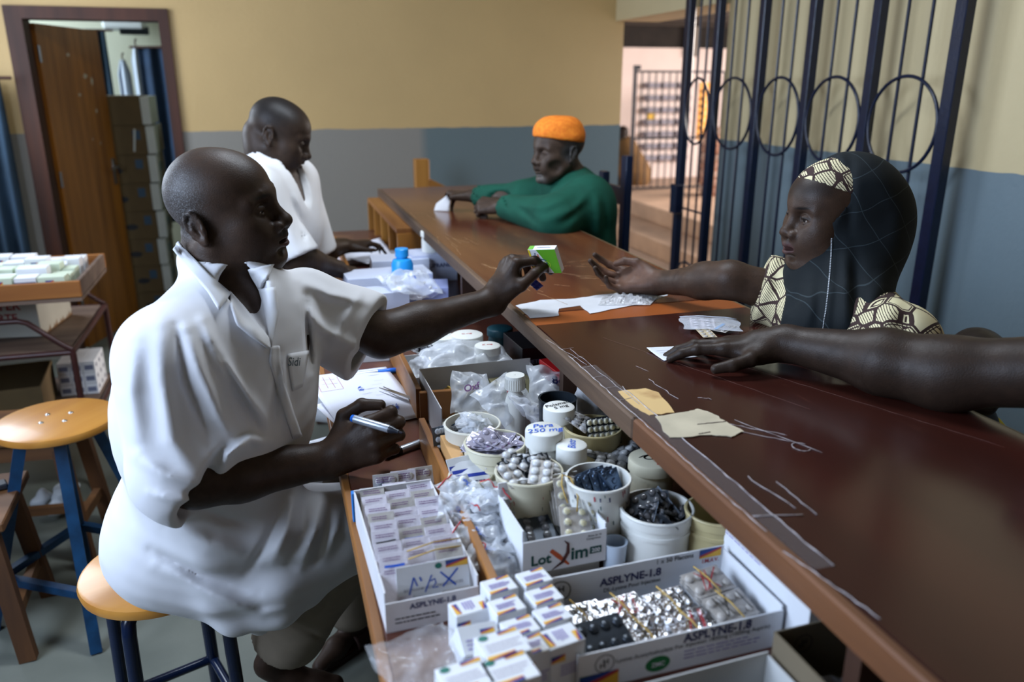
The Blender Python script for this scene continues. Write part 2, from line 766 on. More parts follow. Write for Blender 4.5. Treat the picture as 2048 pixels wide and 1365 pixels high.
# ------------------------------------------------------------------ heads and hands
def sculpt_head(S, R, t, sc=1.0, p=None, ears=(1, -1)):
    """local: x forward, y left, z up; about 0.235 m from chin to crown at sc=1, origin at eye-ear centre"""
    g = dict(lip=1.0, jaw=1.0, nose=1.0, brow=1.0, cheek=1.0, open=.0022, wide=1.0, eye=.0, back=1.0, chin=1.0, np=0.0)
    g.update(p or {})
    S.at(R, t, sc)
    wd = g['wide']
    S.ell((-.012, 0, .034), (.102 * g['back'], .077 * wd, .079), .01)
    S.ell((.036, 0, .036), (.056, .062 * wd, .054), .035)
    S.ell((.028, 0, -.030), (.062, .061 * wd, .078), .03)
    S.ell((.040, 0, -.074), (.046, .046 * wd * g['jaw'], .036), .03)
    S.ell((.074, 0, -.098), (.020 * g['chin'], .022, .017), .022)
    for sd in (1, -1):
        S.cap((-.004, sd * .055 * wd, -.045), (.066, sd * .022, -.098), .019 * g['jaw'], .014, .03)
        S.ell((.056, sd * .043 * wd, -.022), (.028, .021 * g['cheek'], .019 * g['cheek']), .03)
        S.ell((.050, sd * .040, -.052), (.030, .021 * g['cheek'], .030), .03)
        S.ell((.074, sd * .030, -.046), (.018, .014, .020), .022)
    # brow, eye sockets, lids
    S.cap((.083, -.006, .021), (.083, .006, .021), .011, .011, .02)
    for sd in (1, -1):
        S.cap((.086, sd * .010, .0215), (.071, sd * .047, .018), .0085 * g['brow'], .007 * g['brow'], .016)
        S.ell((.098, sd * .032, .003), (.022, .0175, .0125), .014, 's')
    for sd in (1, -1):
        S.ell((.0745, sd * .032, .0015), (.0155, .0165, .0135), .004)
        S.ell((.0865, sd * .032, -.0005 - .001 * g['eye']), (.006, .0125, .0016 + .0016 * g['eye']), .002, 's')
        S.chain([(.080, sd * .0185, .001), (.0885, sd * .031, .0050), (.080, sd * .0475, .0005)], [.0015, .0026, .0016], .004)
        S.chain([(.080, sd * .019, -.002), (.086, sd * .032, -.0070), (.078, sd * .046, -.003)], [.0012, .0018, .0012], .005)
    # nose
    n = g['nose']
    nx = g['np']
    S.cap((.088 + nx * .5, 0, .014), (.108 + nx, 0, -.026), .0075, .0105 * n, .014)
    S.ell((.111 + nx, 0, -.030), (.0125, .0125 * n, .0105), .008)
    for sd in (1, -1):
        S.ell((.1005 + nx * .5, sd * .0165 * n, -.0345), (.0135, .0088, .0088), .008)
    S.cap((.095, 0, -.040), (.110 + nx, 0, -.040), .006, .005, .006)
    for sd in (1, -1):
        S.ell((.1035, sd * .0085 * n, -.0425), (.007, .0042, .0045), .003, 's')
    # mouth
    S.ell((.080, 0, -.058), (.022, .031, .022), .02)
    lp = g['lip']
    for sd in (1, -1):
        S.cap((.1010, sd * .004, -.0560), (.0865, sd * .0255, -.0625), .0070 * lp, .0028, .006)
        S.cap((.0985, sd * .004, -.0690 - g['open']), (.0860, sd * .0235, -.0660), .0080 * lp, .0030, .006)
        S.cap((.100, sd * .005, -.047), (.103, sd * .0045, -.0525), .0022, .002, .005)
    S.ell((.101, 0, -.0630 - g['open'] * .4), (.020, .0225, .0006 + g['open']), .0025, 's')
    S.ell((.094, 0, -.084), (.010, .018, .006), .012, 's')
    # ears
    for sd in ears:
        Q = rotm(0, 0, sd * .35) @ rotm(0, -.22, 0)
        e0 = V(-.012, sd * .0755 * wd, -.008)
        E = lambda a: tuple(e0 + Q @ V(*a))
        S.ell(E((0, sd * .004, 0)), (.0165, .0062, .029), .006, R=Q)
        S.ell(E((.003, sd * .0105, -.002)), (.0095, .0058, .0165), .004, 's', R=Q)
        rim = [(.009, sd * .006, .019), (.003, sd * .0095, .0275), (-.007, sd * .0115, .0285), (-.0145, sd * .012, .018), (-.0165, sd * .0115, .002), (-.012, sd * .009, -.014), (-.004, sd * .007, -.024)]
        S.chain([E(q) for q in rim], [.0026, .0032, .0034, .0034, .0032, .0030, .0034], .004)
        S.chain([E(q) for q in [(-.0075, sd * .009, .010), (-.0075, sd * .010, -.002), (-.001, sd * .0085, -.013)]], [.0020, .0024, .0024], .005)
        S.ell(E((.004, sd * .006, -.0255)), (.0078, .0050, .0085), .005, R=Q)
        S.ell(E((.0125, sd * .006, -.006)), (.0045, .0045, .0065), .004, R=Q)


def sculpt_hand(S, wrist, R, sc=1.0, thumb=1, curls=None, spread=None, tpts=None, lens=None, palm_cup=0.0, fat=1.0):
    """x along the fingers, z out of the back of the hand, y towards the thumb of a right hand (thumb=-1 for a left).
    curls: four (knuckle, middle, end) bends in degrees, index first. Returns joint positions in world space."""
    S.at(R, wrist, sc)
    y = thumb
    spread = spread or [8, 2, -5, -13]
    curls = curls or [(20, 25, 15)] * 4
    base = [(.088, y * .0265, -.001), (.092, y * .006, .002), (.086, -y * .0135, 0), (.077, -y * .031, -.004)]
    L = lens or [(.043, .026, .021), (.047, .030, .022), (.044, .028, .022), (.034, .021, .019)]
    rad = [(.0098, .0085, .0076, .0066), (.0100, .0087, .0078, .0068), (.0094, .0082, .0074, .0064), (.0084, .0072, .0066, .0056)]
    wr = [(.004, y * .012, 0), (.004, y * .004, .001), (.004, -y * .005, .001), (.004, -y * .013, 0)]
    for i in range(4):
        S.cap(wr[i], base[i], .0135, .0112, .014)
    S.ell((.030, y * .026, -.012), (.033, .015, .014), .014, R=rotm(0, 0, y * .45))
    S.ell((.036, -y * .022, -.011), (.036, .013, .012), .014)
    S.ell((.066, 0, -.010), (.022, .034, .009), .014)
    if palm_cup:
        S.ell((.050, 0, -.024), (.026, .016, .010 + palm_cup), .010, 's')
    out = []
    for i in range(4):
        p = V(*base[i])
        sp = math.radians(spread[i]) * y
        u = V(math.cos(sp), math.sin(sp), 0)
        a = 0.0
        pts = [p]
        for j in range(3):
            a += math.radians(curls[i][j])
            d = u * math.cos(a) + V(0, 0, -1) * math.sin(a)
            p = p + d * L[i][j]
            pts.append(p)
        r = [q * fat for q in rad[i]]
        S.cap(pts[0], pts[1], r[0], r[1], .007)
        S.cap(pts[1], pts[2], r[1], r[2], .0035)
        S.cap(pts[2], pts[3], r[2], r[3], .0035)
        S.ell(pts[1], (r[1] * 1.08,) * 3, .003)
        out.append([S.w(q) for q in pts] + [S.R @ (d / np.linalg.norm(d)), S.R @ np.cross(V(0, y, 0) * 1.0, d)])
    tp = tpts or [(.022, y * .024, -.008), (.050, y * .047, -.016), (.076, y * .056, -.022), (.100, y * .058, -.024)]
    tr = [.0135, .0108 * fat, .0098 * fat, .0078 * fat]
    S.cap(tp[0], tp[1], tr[0], tr[1], .014)
    S.cap(tp[1], tp[2], tr[1], tr[2], .005)
    S.cap(tp[2], tp[3], tr[2], tr[3], .004)
    out.append([S.w(q) for q in tp])
    return out


def sculpt_arm(S, sh, el, wr, r=(.050, .041, .040, .028), k=.02, flat=None):
    S.at()
    S.cap(sh, el, r[0], r[1], k)
    sh, el, wr = V(*sh), V(*el), V(*wr)
    S.ell(el + (wr - el) * .22, (np.linalg.norm(wr - el) * .36, r[2] * 1.06, r[2] * 1.0), k, R=frame(wr - el, (0, 0.1, 1)))
    S.cap(el, el + (wr - el) * .35, r[1] * .96, r[2], k)
    S.cap(el + (wr - el) * .35, wr, r[2], r[3], k, fl=flat)


SKIN = mat('skin', (.03, .02, .015), .47, attr='Col', var=.30, vscale=55, bump=.32, bscale=420, spec=.24, rvar=.10, bdist=.0012)


def stubble(m):
    """short grey hair where the colour attribute's alpha is low"""
    nt = m.node_tree
    N, L = nt.nodes, nt.links
    p = N['Principled BSDF']
    src = p.inputs['Base Color'].links[0].from_socket
    vc = N.new('ShaderNodeVertexColor')
    vc.layer_name = 'Col'
    tc = N.new('ShaderNodeTexCoord')
    nz = N.new('ShaderNodeTexNoise')
    nz.inputs['Scale'].default_value = 520
    nz.inputs['Detail'].default_value = 2
    L.new(tc.outputs['Object'], nz.inputs['Vector'])
    rp = N.new('ShaderNodeValToRGB')
    rp.color_ramp.elements[0].position = .50
    rp.color_ramp.elements[1].position = .66
    L.new(nz.outputs['Fac'], rp.inputs[0])
    iv = N.new('ShaderNodeMath')
    iv.operation = 'SUBTRACT'
    iv.inputs[0].default_value = 1.0
    L.new(vc.outputs['Alpha'], iv.inputs[1])
    ml = N.new('ShaderNodeMath')
    ml.operation = 'MULTIPLY'
    L.new(iv.outputs[0], ml.inputs[0])
    L.new(rp.outputs['Color'], ml.inputs[1])
    mx = N.new('ShaderNodeMix')
    mx.data_type = 'RGBA'
    L.new(ml.outputs[0], mx.inputs[0])
    L.new(src, mx.inputs[6])
    mx.inputs[7].default_value = (.16, .16, .165, 1)
    L.new(mx.outputs[2], p.inputs['Base Color'])


stubble(SKIN)
# ------------------------------------------------------------------ surveying helpers: points of the place measured from the camera station
_cy, _cp = math.radians(CAM_YAW), math.radians(CAM_PITCH)
_FW = V(math.sin(_cy) * math.cos(_cp), math.cos(_cy) * math.cos(_cp), -math.sin(_cp))
_RT = V(math.cos(_cy), -math.sin(_cy), 0)
_UP = np.cross(_RT, _FW)


def _ray(x, y):
    return _FW + _RT * ((x - 1024) / CAM_F) - _UP * ((y - 682.5) / CAM_F)


def pt(x, y, D):
    return _ray(x, y) * D + V(0, 0, CAM_H)


def ptz(x, y, z):
    d = _ray(x, y)
    return d * ((z - CAM_H) / d[2]) + V(0, 0, CAM_H)


def ptX(x, y, X):
    d = _ray(x, y)
    return d * (X / d[0]) + V(0, 0, CAM_H)


def ptY(x, y, Y):
    d = _ray(x, y)
    return d * (Y / d[1]) + V(0, 0, CAM_H)


# ------------------------------------------------------------------ the room
YB, XR, XL, YN, ZC = 5.2, 2.33, -1.92, -1.7, 3.0


def wall_paint(name, upper, lower, line, lower2=None, x2=0.0, axis='x'):
    """two-tone oil paint: ochre above the dado line, grey-blue below"""
    m = mat(name, upper, .55, var=.10, vscale=1.6, bump=.35, bscale=45, bdist=.004, rvar=.1)
    nt = m.node_tree
    N, L = nt.nodes, nt.links
    p = N['Principled BSDF']
    src = p.inputs['Base Color'].links[0].from_socket
    tc = N.new('ShaderNodeTexCoord')
    sp = N.new('ShaderNodeSeparateXYZ')
    L.new(tc.outputs['Object'], sp.inputs[0])
    nz = N.new('ShaderNodeTexNoise')
    nz.inputs['Scale'].default_value = 9
    L.new(tc.outputs['Object'], nz.inputs['Vector'])
    wob = N.new('ShaderNodeMath')
    wob.operation = 'MULTIPLY_ADD'
    wob.inputs[1].default_value = .016
    L.new(nz.outputs['Fac'], wob.inputs[0])
    L.new(sp.outputs['Z'], wob.inputs[2])
    lt = N.new('ShaderNodeMath')
    lt.operation = 'LESS_THAN'
    lt.inputs[1].default_value = line + .008
    L.new(wob.outputs[0], lt.inputs[0])
    low = N.new('ShaderNodeMix')
    low.data_type = 'RGBA'
    low.inputs[6].default_value = (*lower, 1)
    low.inputs[7].default_value = (*(lower2 or lower), 1)
    if lower2:
        gt = N.new('ShaderNodeMapRange')
        gt.inputs[1].default_value = x2 - .03
        gt.inputs[2].default_value = x2 + .03
        L.new(sp.outputs['X'], gt.inputs[0])
        L.new(gt.outputs[0], low.inputs[0])
    else:
        dz = N.new('ShaderNodeTexNoise')
        dz.inputs['Scale'].default_value = 2.2
        dz.inputs['Detail'].default_value = 6
        L.new(tc.outputs['Object'], dz.inputs['Vector'])
        L.new(dz.outputs['Fac'], low.inputs[0])
        low.inputs[7].default_value = (*[c * .8 for c in lower], 1)
    mx = N.new('ShaderNodeMix')
    mx.data_type = 'RGBA'
    L.new(lt.outputs[0], mx.inputs[0])
    L.new(src, mx.inputs[6])
    L.new(low.outputs[2], mx.inputs[7])
    L.new(mx.outputs[2], p.inputs['Base Color'])
    return m


OCHRE = srgb(196, 166, 114)
W_BACK = wall_paint('paint_back_wall', OCHRE, srgb(134, 130, 122), 1.327, srgb(98, 112, 114), .97)
W_RIGHT = wall_paint('paint_right_wall', srgb(192, 176, 138), srgb(106, 122, 130), 1.315)
W_LEFT = wall_paint('paint_left_wall', OCHRE, srgb(128, 132, 136), 1.327)
CREAM = mat('cream_plaster', srgb(206, 206, 186), .7, var=.1, vscale=2, bump=.2, bscale=30)
CEIL = mat('ceiling_boards', srgb(112, 104, 92), .8, var=.15, vscale=2)
FLOOR = mat('grey_cement_screed', srgb(116, 118, 108), .55, col2=srgb(88, 92, 84), vscale=2.6, bump=.2, bscale=40, detail=9, rvar=.15)
DOORWOOD = wood('varnished_brown_door', srgb(168, 106, 36), srgb(130, 78, 24), .4, 'z', 5)
FRAMEWOOD = wood('dark_brown_frame', srgb(72, 34, 13), srgb(48, 20, 7), .5, 'z', 6)
NAVY = mat('navy_gloss_paint', srgb(10, 22, 48), .3, var=.3, vscale=30, bump=.25, bscale=120, spec=.5)
CONC = mat('warm_concrete', srgb(190, 160, 138), .85, var=.2, vscale=3, bump=.3, bscale=40)


def struct(name, mb, m, parent=None):
    o = mb.obj(name, m, parent)
    if parent is None:
        o['kind'] = 'structure'
    return o


struct('floor', MB().box((XL - .9, YN - .2, -.1), (XR + .25, 8.1, 0)), FLOOR)
struct('ceiling', MB().box((XL - .2, YN - .2, ZC), (XR + .25, YB + .12, ZC + .12)), CEIL)
# back wall with the door opening to the store room
DX0, DX1, DZ = -1.25, -.475, 1.975
b = MB()
b.box((XL - .2, YB, 0), (DX0, YB + .12, ZC))
b.box((DX1, YB, 0), (XR, YB + .12, ZC))
b.box((DX0, YB, DZ), (DX1, YB + .12, ZC))
struct('wall_back', b, W_BACK)
# right wall with the gateway, and the beam over it
b = MB()
b.box((XR, YN - .2, 0), (XR + .25, 3.90, ZC))
b.box((XR - .06, 3.90, 1.985), (XR + .25, YB, ZC))
struct('wall_right', b, W_RIGHT)
# left wall with two windows
b = MB()
wins = [(.2, 1.8, 1.3, 2.7), (3.4, 4.8, 1.3, 2.7)]
ys = [YN - .2]
for y0, y1, z0, z1 in wins:
    b.box((XL - .2, ys[-1], 0), (XL, y0, ZC))
    b.box((XL - .2, y0, 0), (XL, y1, z0))
    b.box((XL - .2, y0, z1), (XL, y1, ZC))
    ys.append(y1)
b.box((XL - .2, ys[-1], 0), (XL, YB, ZC))
struct('wall_left', b, W_LEFT)
for i, (y0, y1, z0, z1) in enumerate(wins):
    fr = MB()
    for z in (z0, z1 - .05):
        fr.box((XL - .14, y0, z), (XL - .08, y1, z + .05))
    for y in (y0, (y0 + y1) / 2 - .025, y1 - .05):
        fr.box((XL - .14, y, z0 + .05), (XL - .08, y + .05, z1 - .05))
    w = struct('window_%d' % (i + 1), fr, FRAMEWOOD)
struct('wall_near', MB().box((XL - .2, YN - .2, 0), (XR + .25, YN, ZC)), W_LEFT)

# door frame and leaf
b = MB()
b.box((DX0 - .03, YB - .02, 0), (DX0 + .055, YB + .14, DZ + .02))
b.box((DX1 - .040, YB - .02, 0), (DX1 + .015, YB + .14, DZ + .02))
b.box((DX0 + .055, YB - .02, DZ - .045), (DX1 - .040, YB + .14, DZ + .02))
fr = struct('trim_1', b, FRAMEWOOD)
hx, hy = DX0 + .058, YB + .15
ang = math.radians(72.5)
door = empty('door_1', (hx, hy, .01), ang)
door['kind'] = 'structure'
MB().cbox((.345, 0, .955), (.69, .038, 1.905), bev=.003).obj('door_leaf', DOORWOOD, door)
h = MB()
h.cbox((.635, -.024, 1.03), (.035, .008, .17), bev=.002)
h.tube([(.635, -.025, 1.06), (.635, -.06, 1.06), (.60, -.066, 1.06), (.53, -.062, 1.055)], .008, 10)
h.cbox((.635, .024, 1.03), (.035, .008, .17), bev=.002)
h.obj('door_handle', mat('worn_chrome', (.35, .35, .35), .3, metal=1), door, auto=40)
for z in (.25, 1.0, 1.7):
    MB().tube([(0, -.022, z), (0, -.022, z + .09)], .008, 10).obj('hinge', mat('worn_chrome', (.35, .35, .35), .3, metal=1), door, auto=40)
sc = MB()
for (x, z, w, hh) in [(.46, 1.63, .05, .03), (.53, 1.60, .03, .05), (.36, 1.52, .035, .02), (.53, 1.42, .02, .03), (.43, 1.25, .015, .015), (.52, 1.22, .012, .02), (.30, 1.75, .04, .02)]:
    n = 9
    vs = [(x + w / 2 * math.cos(2 * PI * k / n) * (1 + .4 * math.sin(3 * k)), -.0196, z + hh / 2 * math.sin(2 * PI * k / n) * (1 + .3 * math.cos(2 * k))) for k in range(n)]
    sc.add(vs, [tuple(range(n))])
sc.obj('scuff_mark', mat('bare_scuff', srgb(190, 178, 160), .8), door)

# store room behind the door
b = MB()
b.box((-2.6, 8.0, 0), (.6, 8.1, ZC))
b.box((-2.7, YB + .12, 0), (-2.6, 8.1, ZC))
b.box((.35, YB + .12, 0), (.45, 8.0, ZC))
struct('wall_store_room', b, CREAM)
struct('ceiling_store_room', MB().box((-2.7, YB + .12, 2.7), (.6, 8.1, 2.8)), CEIL)


def curtain(name, x0, x1, y, z0, z1, m, label, folds=6, dy=0.0, amp=.035, rod=True, group=None):
    r = empty(name, ((x0 + x1) / 2, y, z0), 0, label, 'curtain', group)
    w = x1 - x0
    def f(u, v):
        a = amp * (.55 + .45 * (1 - v)) * math.sin(2 * PI * folds * u + .8 * math.sin(3 * u)) + .012 * math.sin(17 * u + 5 * v)
        return (-w / 2 + w * u, a + dy * u, (z1 - z0) * v)
    grid_mb(f, folds * 12, 10, 0, None, .004).obj('cloth', m, r, smooth=True)
    if rod:
        MB().tube([(-w / 2 - .06, 0, z1 - z0 + .005), (w / 2 + .06, dy, z1 - z0 + .005)], .009, 10).obj('rod', FRAMEWOOD, r, auto=40)
    return r


BLUEC = mat('blue_curtain_cotton', srgb(50, 72, 92), .9, var=.3, vscale=7, bump=.2, bscale=300)
DBLUEC = mat('navy_curtain_cotton', srgb(34, 58, 88), .9, var=.3, vscale=7, bump=.2, bscale=300)
curtain('curtain', -1.75, -1.335, YB - .10, .35, 1.62, BLUEC, 'slate blue curtain hanging left of the brown door', 5, amp=.05)
p0, p1 = ptY(196, 62, 7.6), ptY(232, 190, 7.6)
curtain('curtain', p0[0] - .25, ptY(222, 150, 7.6)[0], 7.6, .5, ptY(205, 62, 7.6)[2], BLUEC, 'pale blue curtain in the store room, just past the open door', 5)
p2 = ptY(276, 96, 7.2)
curtain('curtain', p2[0], p2[0] + .95, 7.2, .5, p2[2], DBLUEC, 'dark blue curtain at the right of the store room behind the cartons', 8, -.5)
# white air conditioner case on the store room wall
a0, a1 = ptY(214, 62, 7.85), ptY(292, 36, 7.85)
r = empty('wall_unit', ((a0[0] + a1[0]) / 2, 7.83, a0[2]), 0, 'white boxy wall unit high on the store room wall', 'appliance')
MB().cbox((0, -.08, .12), (a1[0] - a0[0], .26, .24), bev=.02).obj('case', mat('white_plastic', srgb(220, 226, 230), .4), r, auto=35)
for i in range(4):
    MB().cbox((.08, -.19, .012 - .012 * i), (.22, .05, .005), R=rotm(.5, 0, 0)).obj('vane', mat('dark_plastic', srgb(30, 34, 38), .5), r)
# white coats hung on the wall
for k, (x0, x1, yt, yb, yy) in enumerate([(236, 262, 120, 192, 7.55), (262, 288, 92, 172, 7.45)]):
    q0, q1 = ptY(x0, yt, yy), ptY(x1, yb, yy)
    w, hh = q1[0] - q0[0] + .02, q0[2] - q1[2]
    r = empty('hanging_coat', (q0[0] + w / 2, yy, q1[2] - .25), 0, ['white coat on a hook beside the pale blue store room curtain', 'white coat hanging over the dark blue store room curtain'][k], 'coat', 'coats hung in the store room')
    grid_mb(lambda u, v: (w * (u - .5) * (1.15 - .75 * max(v - .8, 0) / .2), .05 * math.sin(9 * u + k) * (1 - .5 * v) - .05, (hh + .25) * v), 24, 14, 0, None, .008).obj('cloth', mat('hung_white_cotton', srgb(196, 206, 222), .9, var=.15, vscale=6), r, smooth=True)
    MB().tube([(0, -.05, hh + .25), (0, -.04, hh + .29), (0, .0, hh + .30), (0, .05, hh + .30)], .006, 8).obj('hook', FRAMEWOOD, r, auto=40)

# ------------------------------------------------------------------ carton stacks in the store room
KRAFT = mat('brown_kraft_board', srgb(96, 78, 48), .85, var=.2, vscale=10, bump=.15, bscale=80)
WHITEB = mat('white_carton_board', srgb(196, 200, 190), .8, var=.12, vscale=8)
DBLUE = ink('carton_blue', 46, 72, 92)
DARK = ink('dark', 24, 26, 30)
cy0 = 6.05
zt = ptY(250, 192, cy0)[2]
zs = [zt, ptY(250, 252, cy0)[2]]
stp = zs[0] - zs[1]
cx0, cx1, cxs = ptY(196, 260, cy0)[0], ptY(287, 260, cy0)[0], None
lev = int(zt / stp) + 1
for k in range(lev):
    z1 = zt - k * stp
    z0 = max(z1 - stp + .003, .002)
    if z1 - z0 < .03:
        continue
    jit = rnd.uniform(-.012, .012)
    w = cx1 - cx0 + .01
    r = empty('carton', (cx1 - w / 2 + jit, cy0 + .22, z0), rnd.uniform(-.02, .02),
              'brown carton with white end, %s of the tall store room stack' % ['topmost', 'second from the top', 'third from the top', 'fourth from the top', 'fifth from the top', 'sixth from the top', 'seventh from the top', 'eighth from the top', 'ninth from the top'][min(k, 8)], 'carton', 'tall stack of cartons in the store room')
    hgt = z1 - z0
    MB().box((-w / 2, -.22, 0), (w / 2, .22, hgt)).obj('box', KRAFT, r)
    MB().box((w / 2 + .001, -.215, .004), (w / 2 + .055, .215, hgt - .004)).obj('white_end', WHITEB, r)
    if k in (1,):
        MB().bar((.06, -.2225, .02), (.08, -.2225, hgt - .02), .012, .002, up=(0, 1, 0)).obj('white_strap', WHITEB, r)
    if k > 0:
        MB().box((w * .22, -.2222, hgt * .52), (w * .38, -.2203, hgt * .84)).obj('blue_label', DBLUE, r)
    if k > 1:
        MB().disc(.04, 0, 20, R=rotm(PI / 2, 0, 0), t=(-.10 + .02 * k, -.2212, hgt * .45), sy=.5, up=False).obj('dark_oval_mark', DARK, r)
        MB().bar((w / 2 + .056, -.1, hgt * .5), (w / 2 + .056, .1, hgt * .5), .06, .001, up=(1, 0, 0)).obj('blue_label', mat('ink_pale_blue', srgb(120, 150, 160)), r)
z = 0.002
k = 0
x0 = cx1 + .12
while z < ptY(320, 250, 6.3)[2] - .06:
    hgt = .17
    r = empty('carton', (x0 + .15 + rnd.uniform(-.01, .01), 6.42, z), rnd.uniform(-.05, .05), 'white carton of the lower stack by the door frame, number %s from the floor' % ['one', 'two', 'three', 'four', 'five', 'six', 'seven', 'eight', 'nine'][min(k, 8)], 'carton', 'lower stack of white cartons')
    MB().box((-.06, -.2, 0), (.24, .2, hgt - .003)).obj('box', WHITEB, r)
    MB().box((-.1, -.19, .003), (-.061, .19, hgt - .006)).obj('brown_end', KRAFT, r)
    z += hgt
    k += 1
q = ptY(330, 245, 6.3)

# ------------------------------------------------------------------ the folding grille along the right wall
GX = 2.215
gy = [4.095, 3.79, 3.40, 3.035, 2.655, 2.262]
gr = empty('folding_grille', (GX, 3.1, .02), 0, 'navy blue folding iron grille with rings, pushed open along the right wall', 'gate')
loc = lambda x, y, z: (x - GX, y - 3.1, z - .02)
for i, y in enumerate(gy):
    w = .05 if i in (0, 5) else .042
    MB().cbox(loc(GX, y, 1.36), (.04, w, 2.68), bev=.003).obj('post', NAVY, gr)
for i in range(5):
    ya, yb = gy[i] - .024, gy[i + 1] + .024
    rr = (ya - yb) / 2 - .004
    yc = (ya + yb) / 2
    ring = [loc(GX - .012, yc + rr * math.cos(t), 1.455 + .168 * math.sin(t)) for t in np.linspace(0, 2 * PI, 40, endpoint=False)]
    MB().tube(ring, .0065, 8, closed=True, up=(1, 0, 0)).obj('ring', NAVY, gr, smooth=True)
    for f in (.34, .67):
        y = ya + (yb - ya) * f
        MB().tube([loc(GX, y, .06), loc(GX, y, 2.66)], .0062, 8).obj('rod', NAVY, gr, auto=40)
    for z in (.06, 2.66):
        MB().cbox(loc(GX, yc, z), (.028, ya - yb, .028)).obj('cross_bar', NAVY, gr)
    if i == 0:
        for z in (.93, .50):
            MB().tube([loc(GX, ya, z), loc(GX, yb, z)], .006, 8).obj('cross_bar', NAVY, gr, auto=40)
        ring = [loc(GX - .012, yc + rr * math.cos(t), .50 + .0 + .14 * math.sin(t)) for t in np.linspace(0, 2 * PI, 36, endpoint=False)]
        MB().tube(ring, .0065, 8, closed=True, up=(1, 0, 0)).obj('ring', NAVY, gr, smooth=True)
        MB().cbox(loc(GX - .03, gy[0] - .03, .98), (.05, .07, .16), bev=.004).obj('lock_case', NAVY, gr)

# ------------------------------------------------------------------ the court outside the gateway
struct('court_ground', MB().box((XR + .25, 2.0, -.12), (12, 16, -.002)), CONC)
STONE = mat('court_step_concrete', srgb(196, 160, 132), .85, var=.25, vscale=4, bump=.3, bscale=40)
st = empty('court_steps', (3.48, 6.2, 0), 0)
st['kind'] = 'structure'
MB().cbox((1.69, .6, .084), (3.38, 5.4, .168), bev=.01).obj('lower_step', STONE, st)
MB().cbox((1.9, .6, .255), (2.96, 5.4, .17), bev=.01).obj('upper_step', STONE, st)
struct('court_wall_white', MB().box((2.6, 13.0, 0), (12, 13.2, 2.16)), mat('court_whitewash', srgb(226, 208, 200), .9, var=.1, vscale=2))
struct('court_wall_dark', MB().box((2.6, 13.05, 2.16), (12, 13.2, 3.4)), mat('dark_brown_boards', srgb(40, 34, 30), .9, var=.4, vscale=6))  # dark brown mottled boards above the whitewashed part, same colour as the roof sheet
rf = empty('court_roof', (6, 9.5, 2.62))
rf['kind'] = 'structure'
MB().box((-3.4, -3.6, 0), (3, 3.9, .08)).obj('roof_sheet', mat('dark_brown_boards', srgb(40, 34, 30), .9, var=.4, vscale=6), rf)
for i in range(7):
    MB().box((-3.4, -3.2 + i * 1.05, -.14), (3, -3.1 + i * 1.05, 0)).obj('beam', mat('dark_beam', srgb(54, 46, 40), .9), rf)
for i in range(3):
    MB().box((-2.2 + 1.6 * i, 3.3, -.6), (-2.1 + 1.6 * i, 3.4, 0)).obj('strut', mat('pale_beam', srgb(120, 112, 104), .9), rf)
# breeze-block vents of the far wall
v = empty('vent_wall', (ptY(1290, 300, 12.9)[0], 12.93, .3), 0)
v['kind'] = 'structure'
VB = mat('vent_block_grey', srgb(150, 146, 156), .9, var=.2, vscale=6)
vme = MB().cbox((0, 0, 0), (.24, .14, .085), bev=.01).mesh('block')
vx0, vx1 = ptY(1284, 250, 12.9)[0], ptY(1350, 250, 12.9)[0]
for r_ in range(7):
    for c_ in range(3):
        mesh_obj('block', vme, VB, v, (vx0 - v.location.x + .16 + .30 * c_, -.02, .06 + .20 * r_))
ny0, ny1 = ptY(1303, 246, 12.8), ptY(1320, 228, 12.8)
tag(MB().cbox((0, 0, 0), (ny1[0] - ny0[0], .02, ny1[2] - ny0[2])).obj('notice_board', mat('yellow_notice', srgb(222, 178, 70), .7, var=.2, vscale=9), None, ((ny0[0] + ny1[0]) / 2, 12.985, (ny0[2] + ny1[2]) / 2)), 'small yellow notice on the far court wall', 'notice')
o0, o1 = ptY(1392, 280, 11.6), ptY(1432, 165, 11.6)
sh = empty('yellow_shutter', ((o0[0] + o1[0]) / 2, 11.6, o0[2]), 0, 'orange yellow shutter standing in the court behind the open grille leaf', 'shutter')
MB().cbox((0, 0, (o1[2] - o0[2]) / 2), (o1[0] - o0[0], .04, o1[2] - o0[2])).obj('frame', mat('yellow_ochre_paint', srgb(226, 158, 62), .6), sh)
for i in range(7):
    MB().cbox((0, -.03, .08 + i * (o1[2] - o0[2] - .1) / 7), (o1[0] - o0[0] - .06, .03, .05)).obj('slat', mat('yellow_ochre_slat', srgb(214, 168, 96), .6), sh)
MB().cbox((0, .0, -o0[2] / 2 - .01), (.08, .04, o0[2] - .02)).obj('stand', FRAMEWOOD, sh)
# rubble pillar
pb = ptY(1398, 440, 8.6)
pl = empty('rubble_pillar', (pb[0] + .10, 8.45, .34), 0, 'pinkish rubble stone pillar in the court seen through the grille', 'pillar')
ph = ptY(1410, 255, 8.45)[2] - .34
PK = [mat('pink_stone_%s' % n, c, .9, var=.3, vscale=8, bump=.4, bscale=30) for n, c in (('a', srgb(216, 172, 150)), ('b', srgb(196, 146, 122)), ('c', srgb(226, 190, 170)))]
MB().box((-.10, -.10, 0), (.10, .10, ph)).obj('mortar_core', mat('pillar_mortar', srgb(150, 118, 100), .95), pl)
sm = [MB().lathe([(.001, -.05), (.035, -.04), (.055, -.01), (.052, .02), (.03, .04), (.001, .048)], 8).mesh('stone') for _ in range(3)]
for q in sm:
    for vv in q.vertices:
        vv.co = Vector(vv.co) * rnd.uniform(.88, 1.12)
    q.shade_smooth()
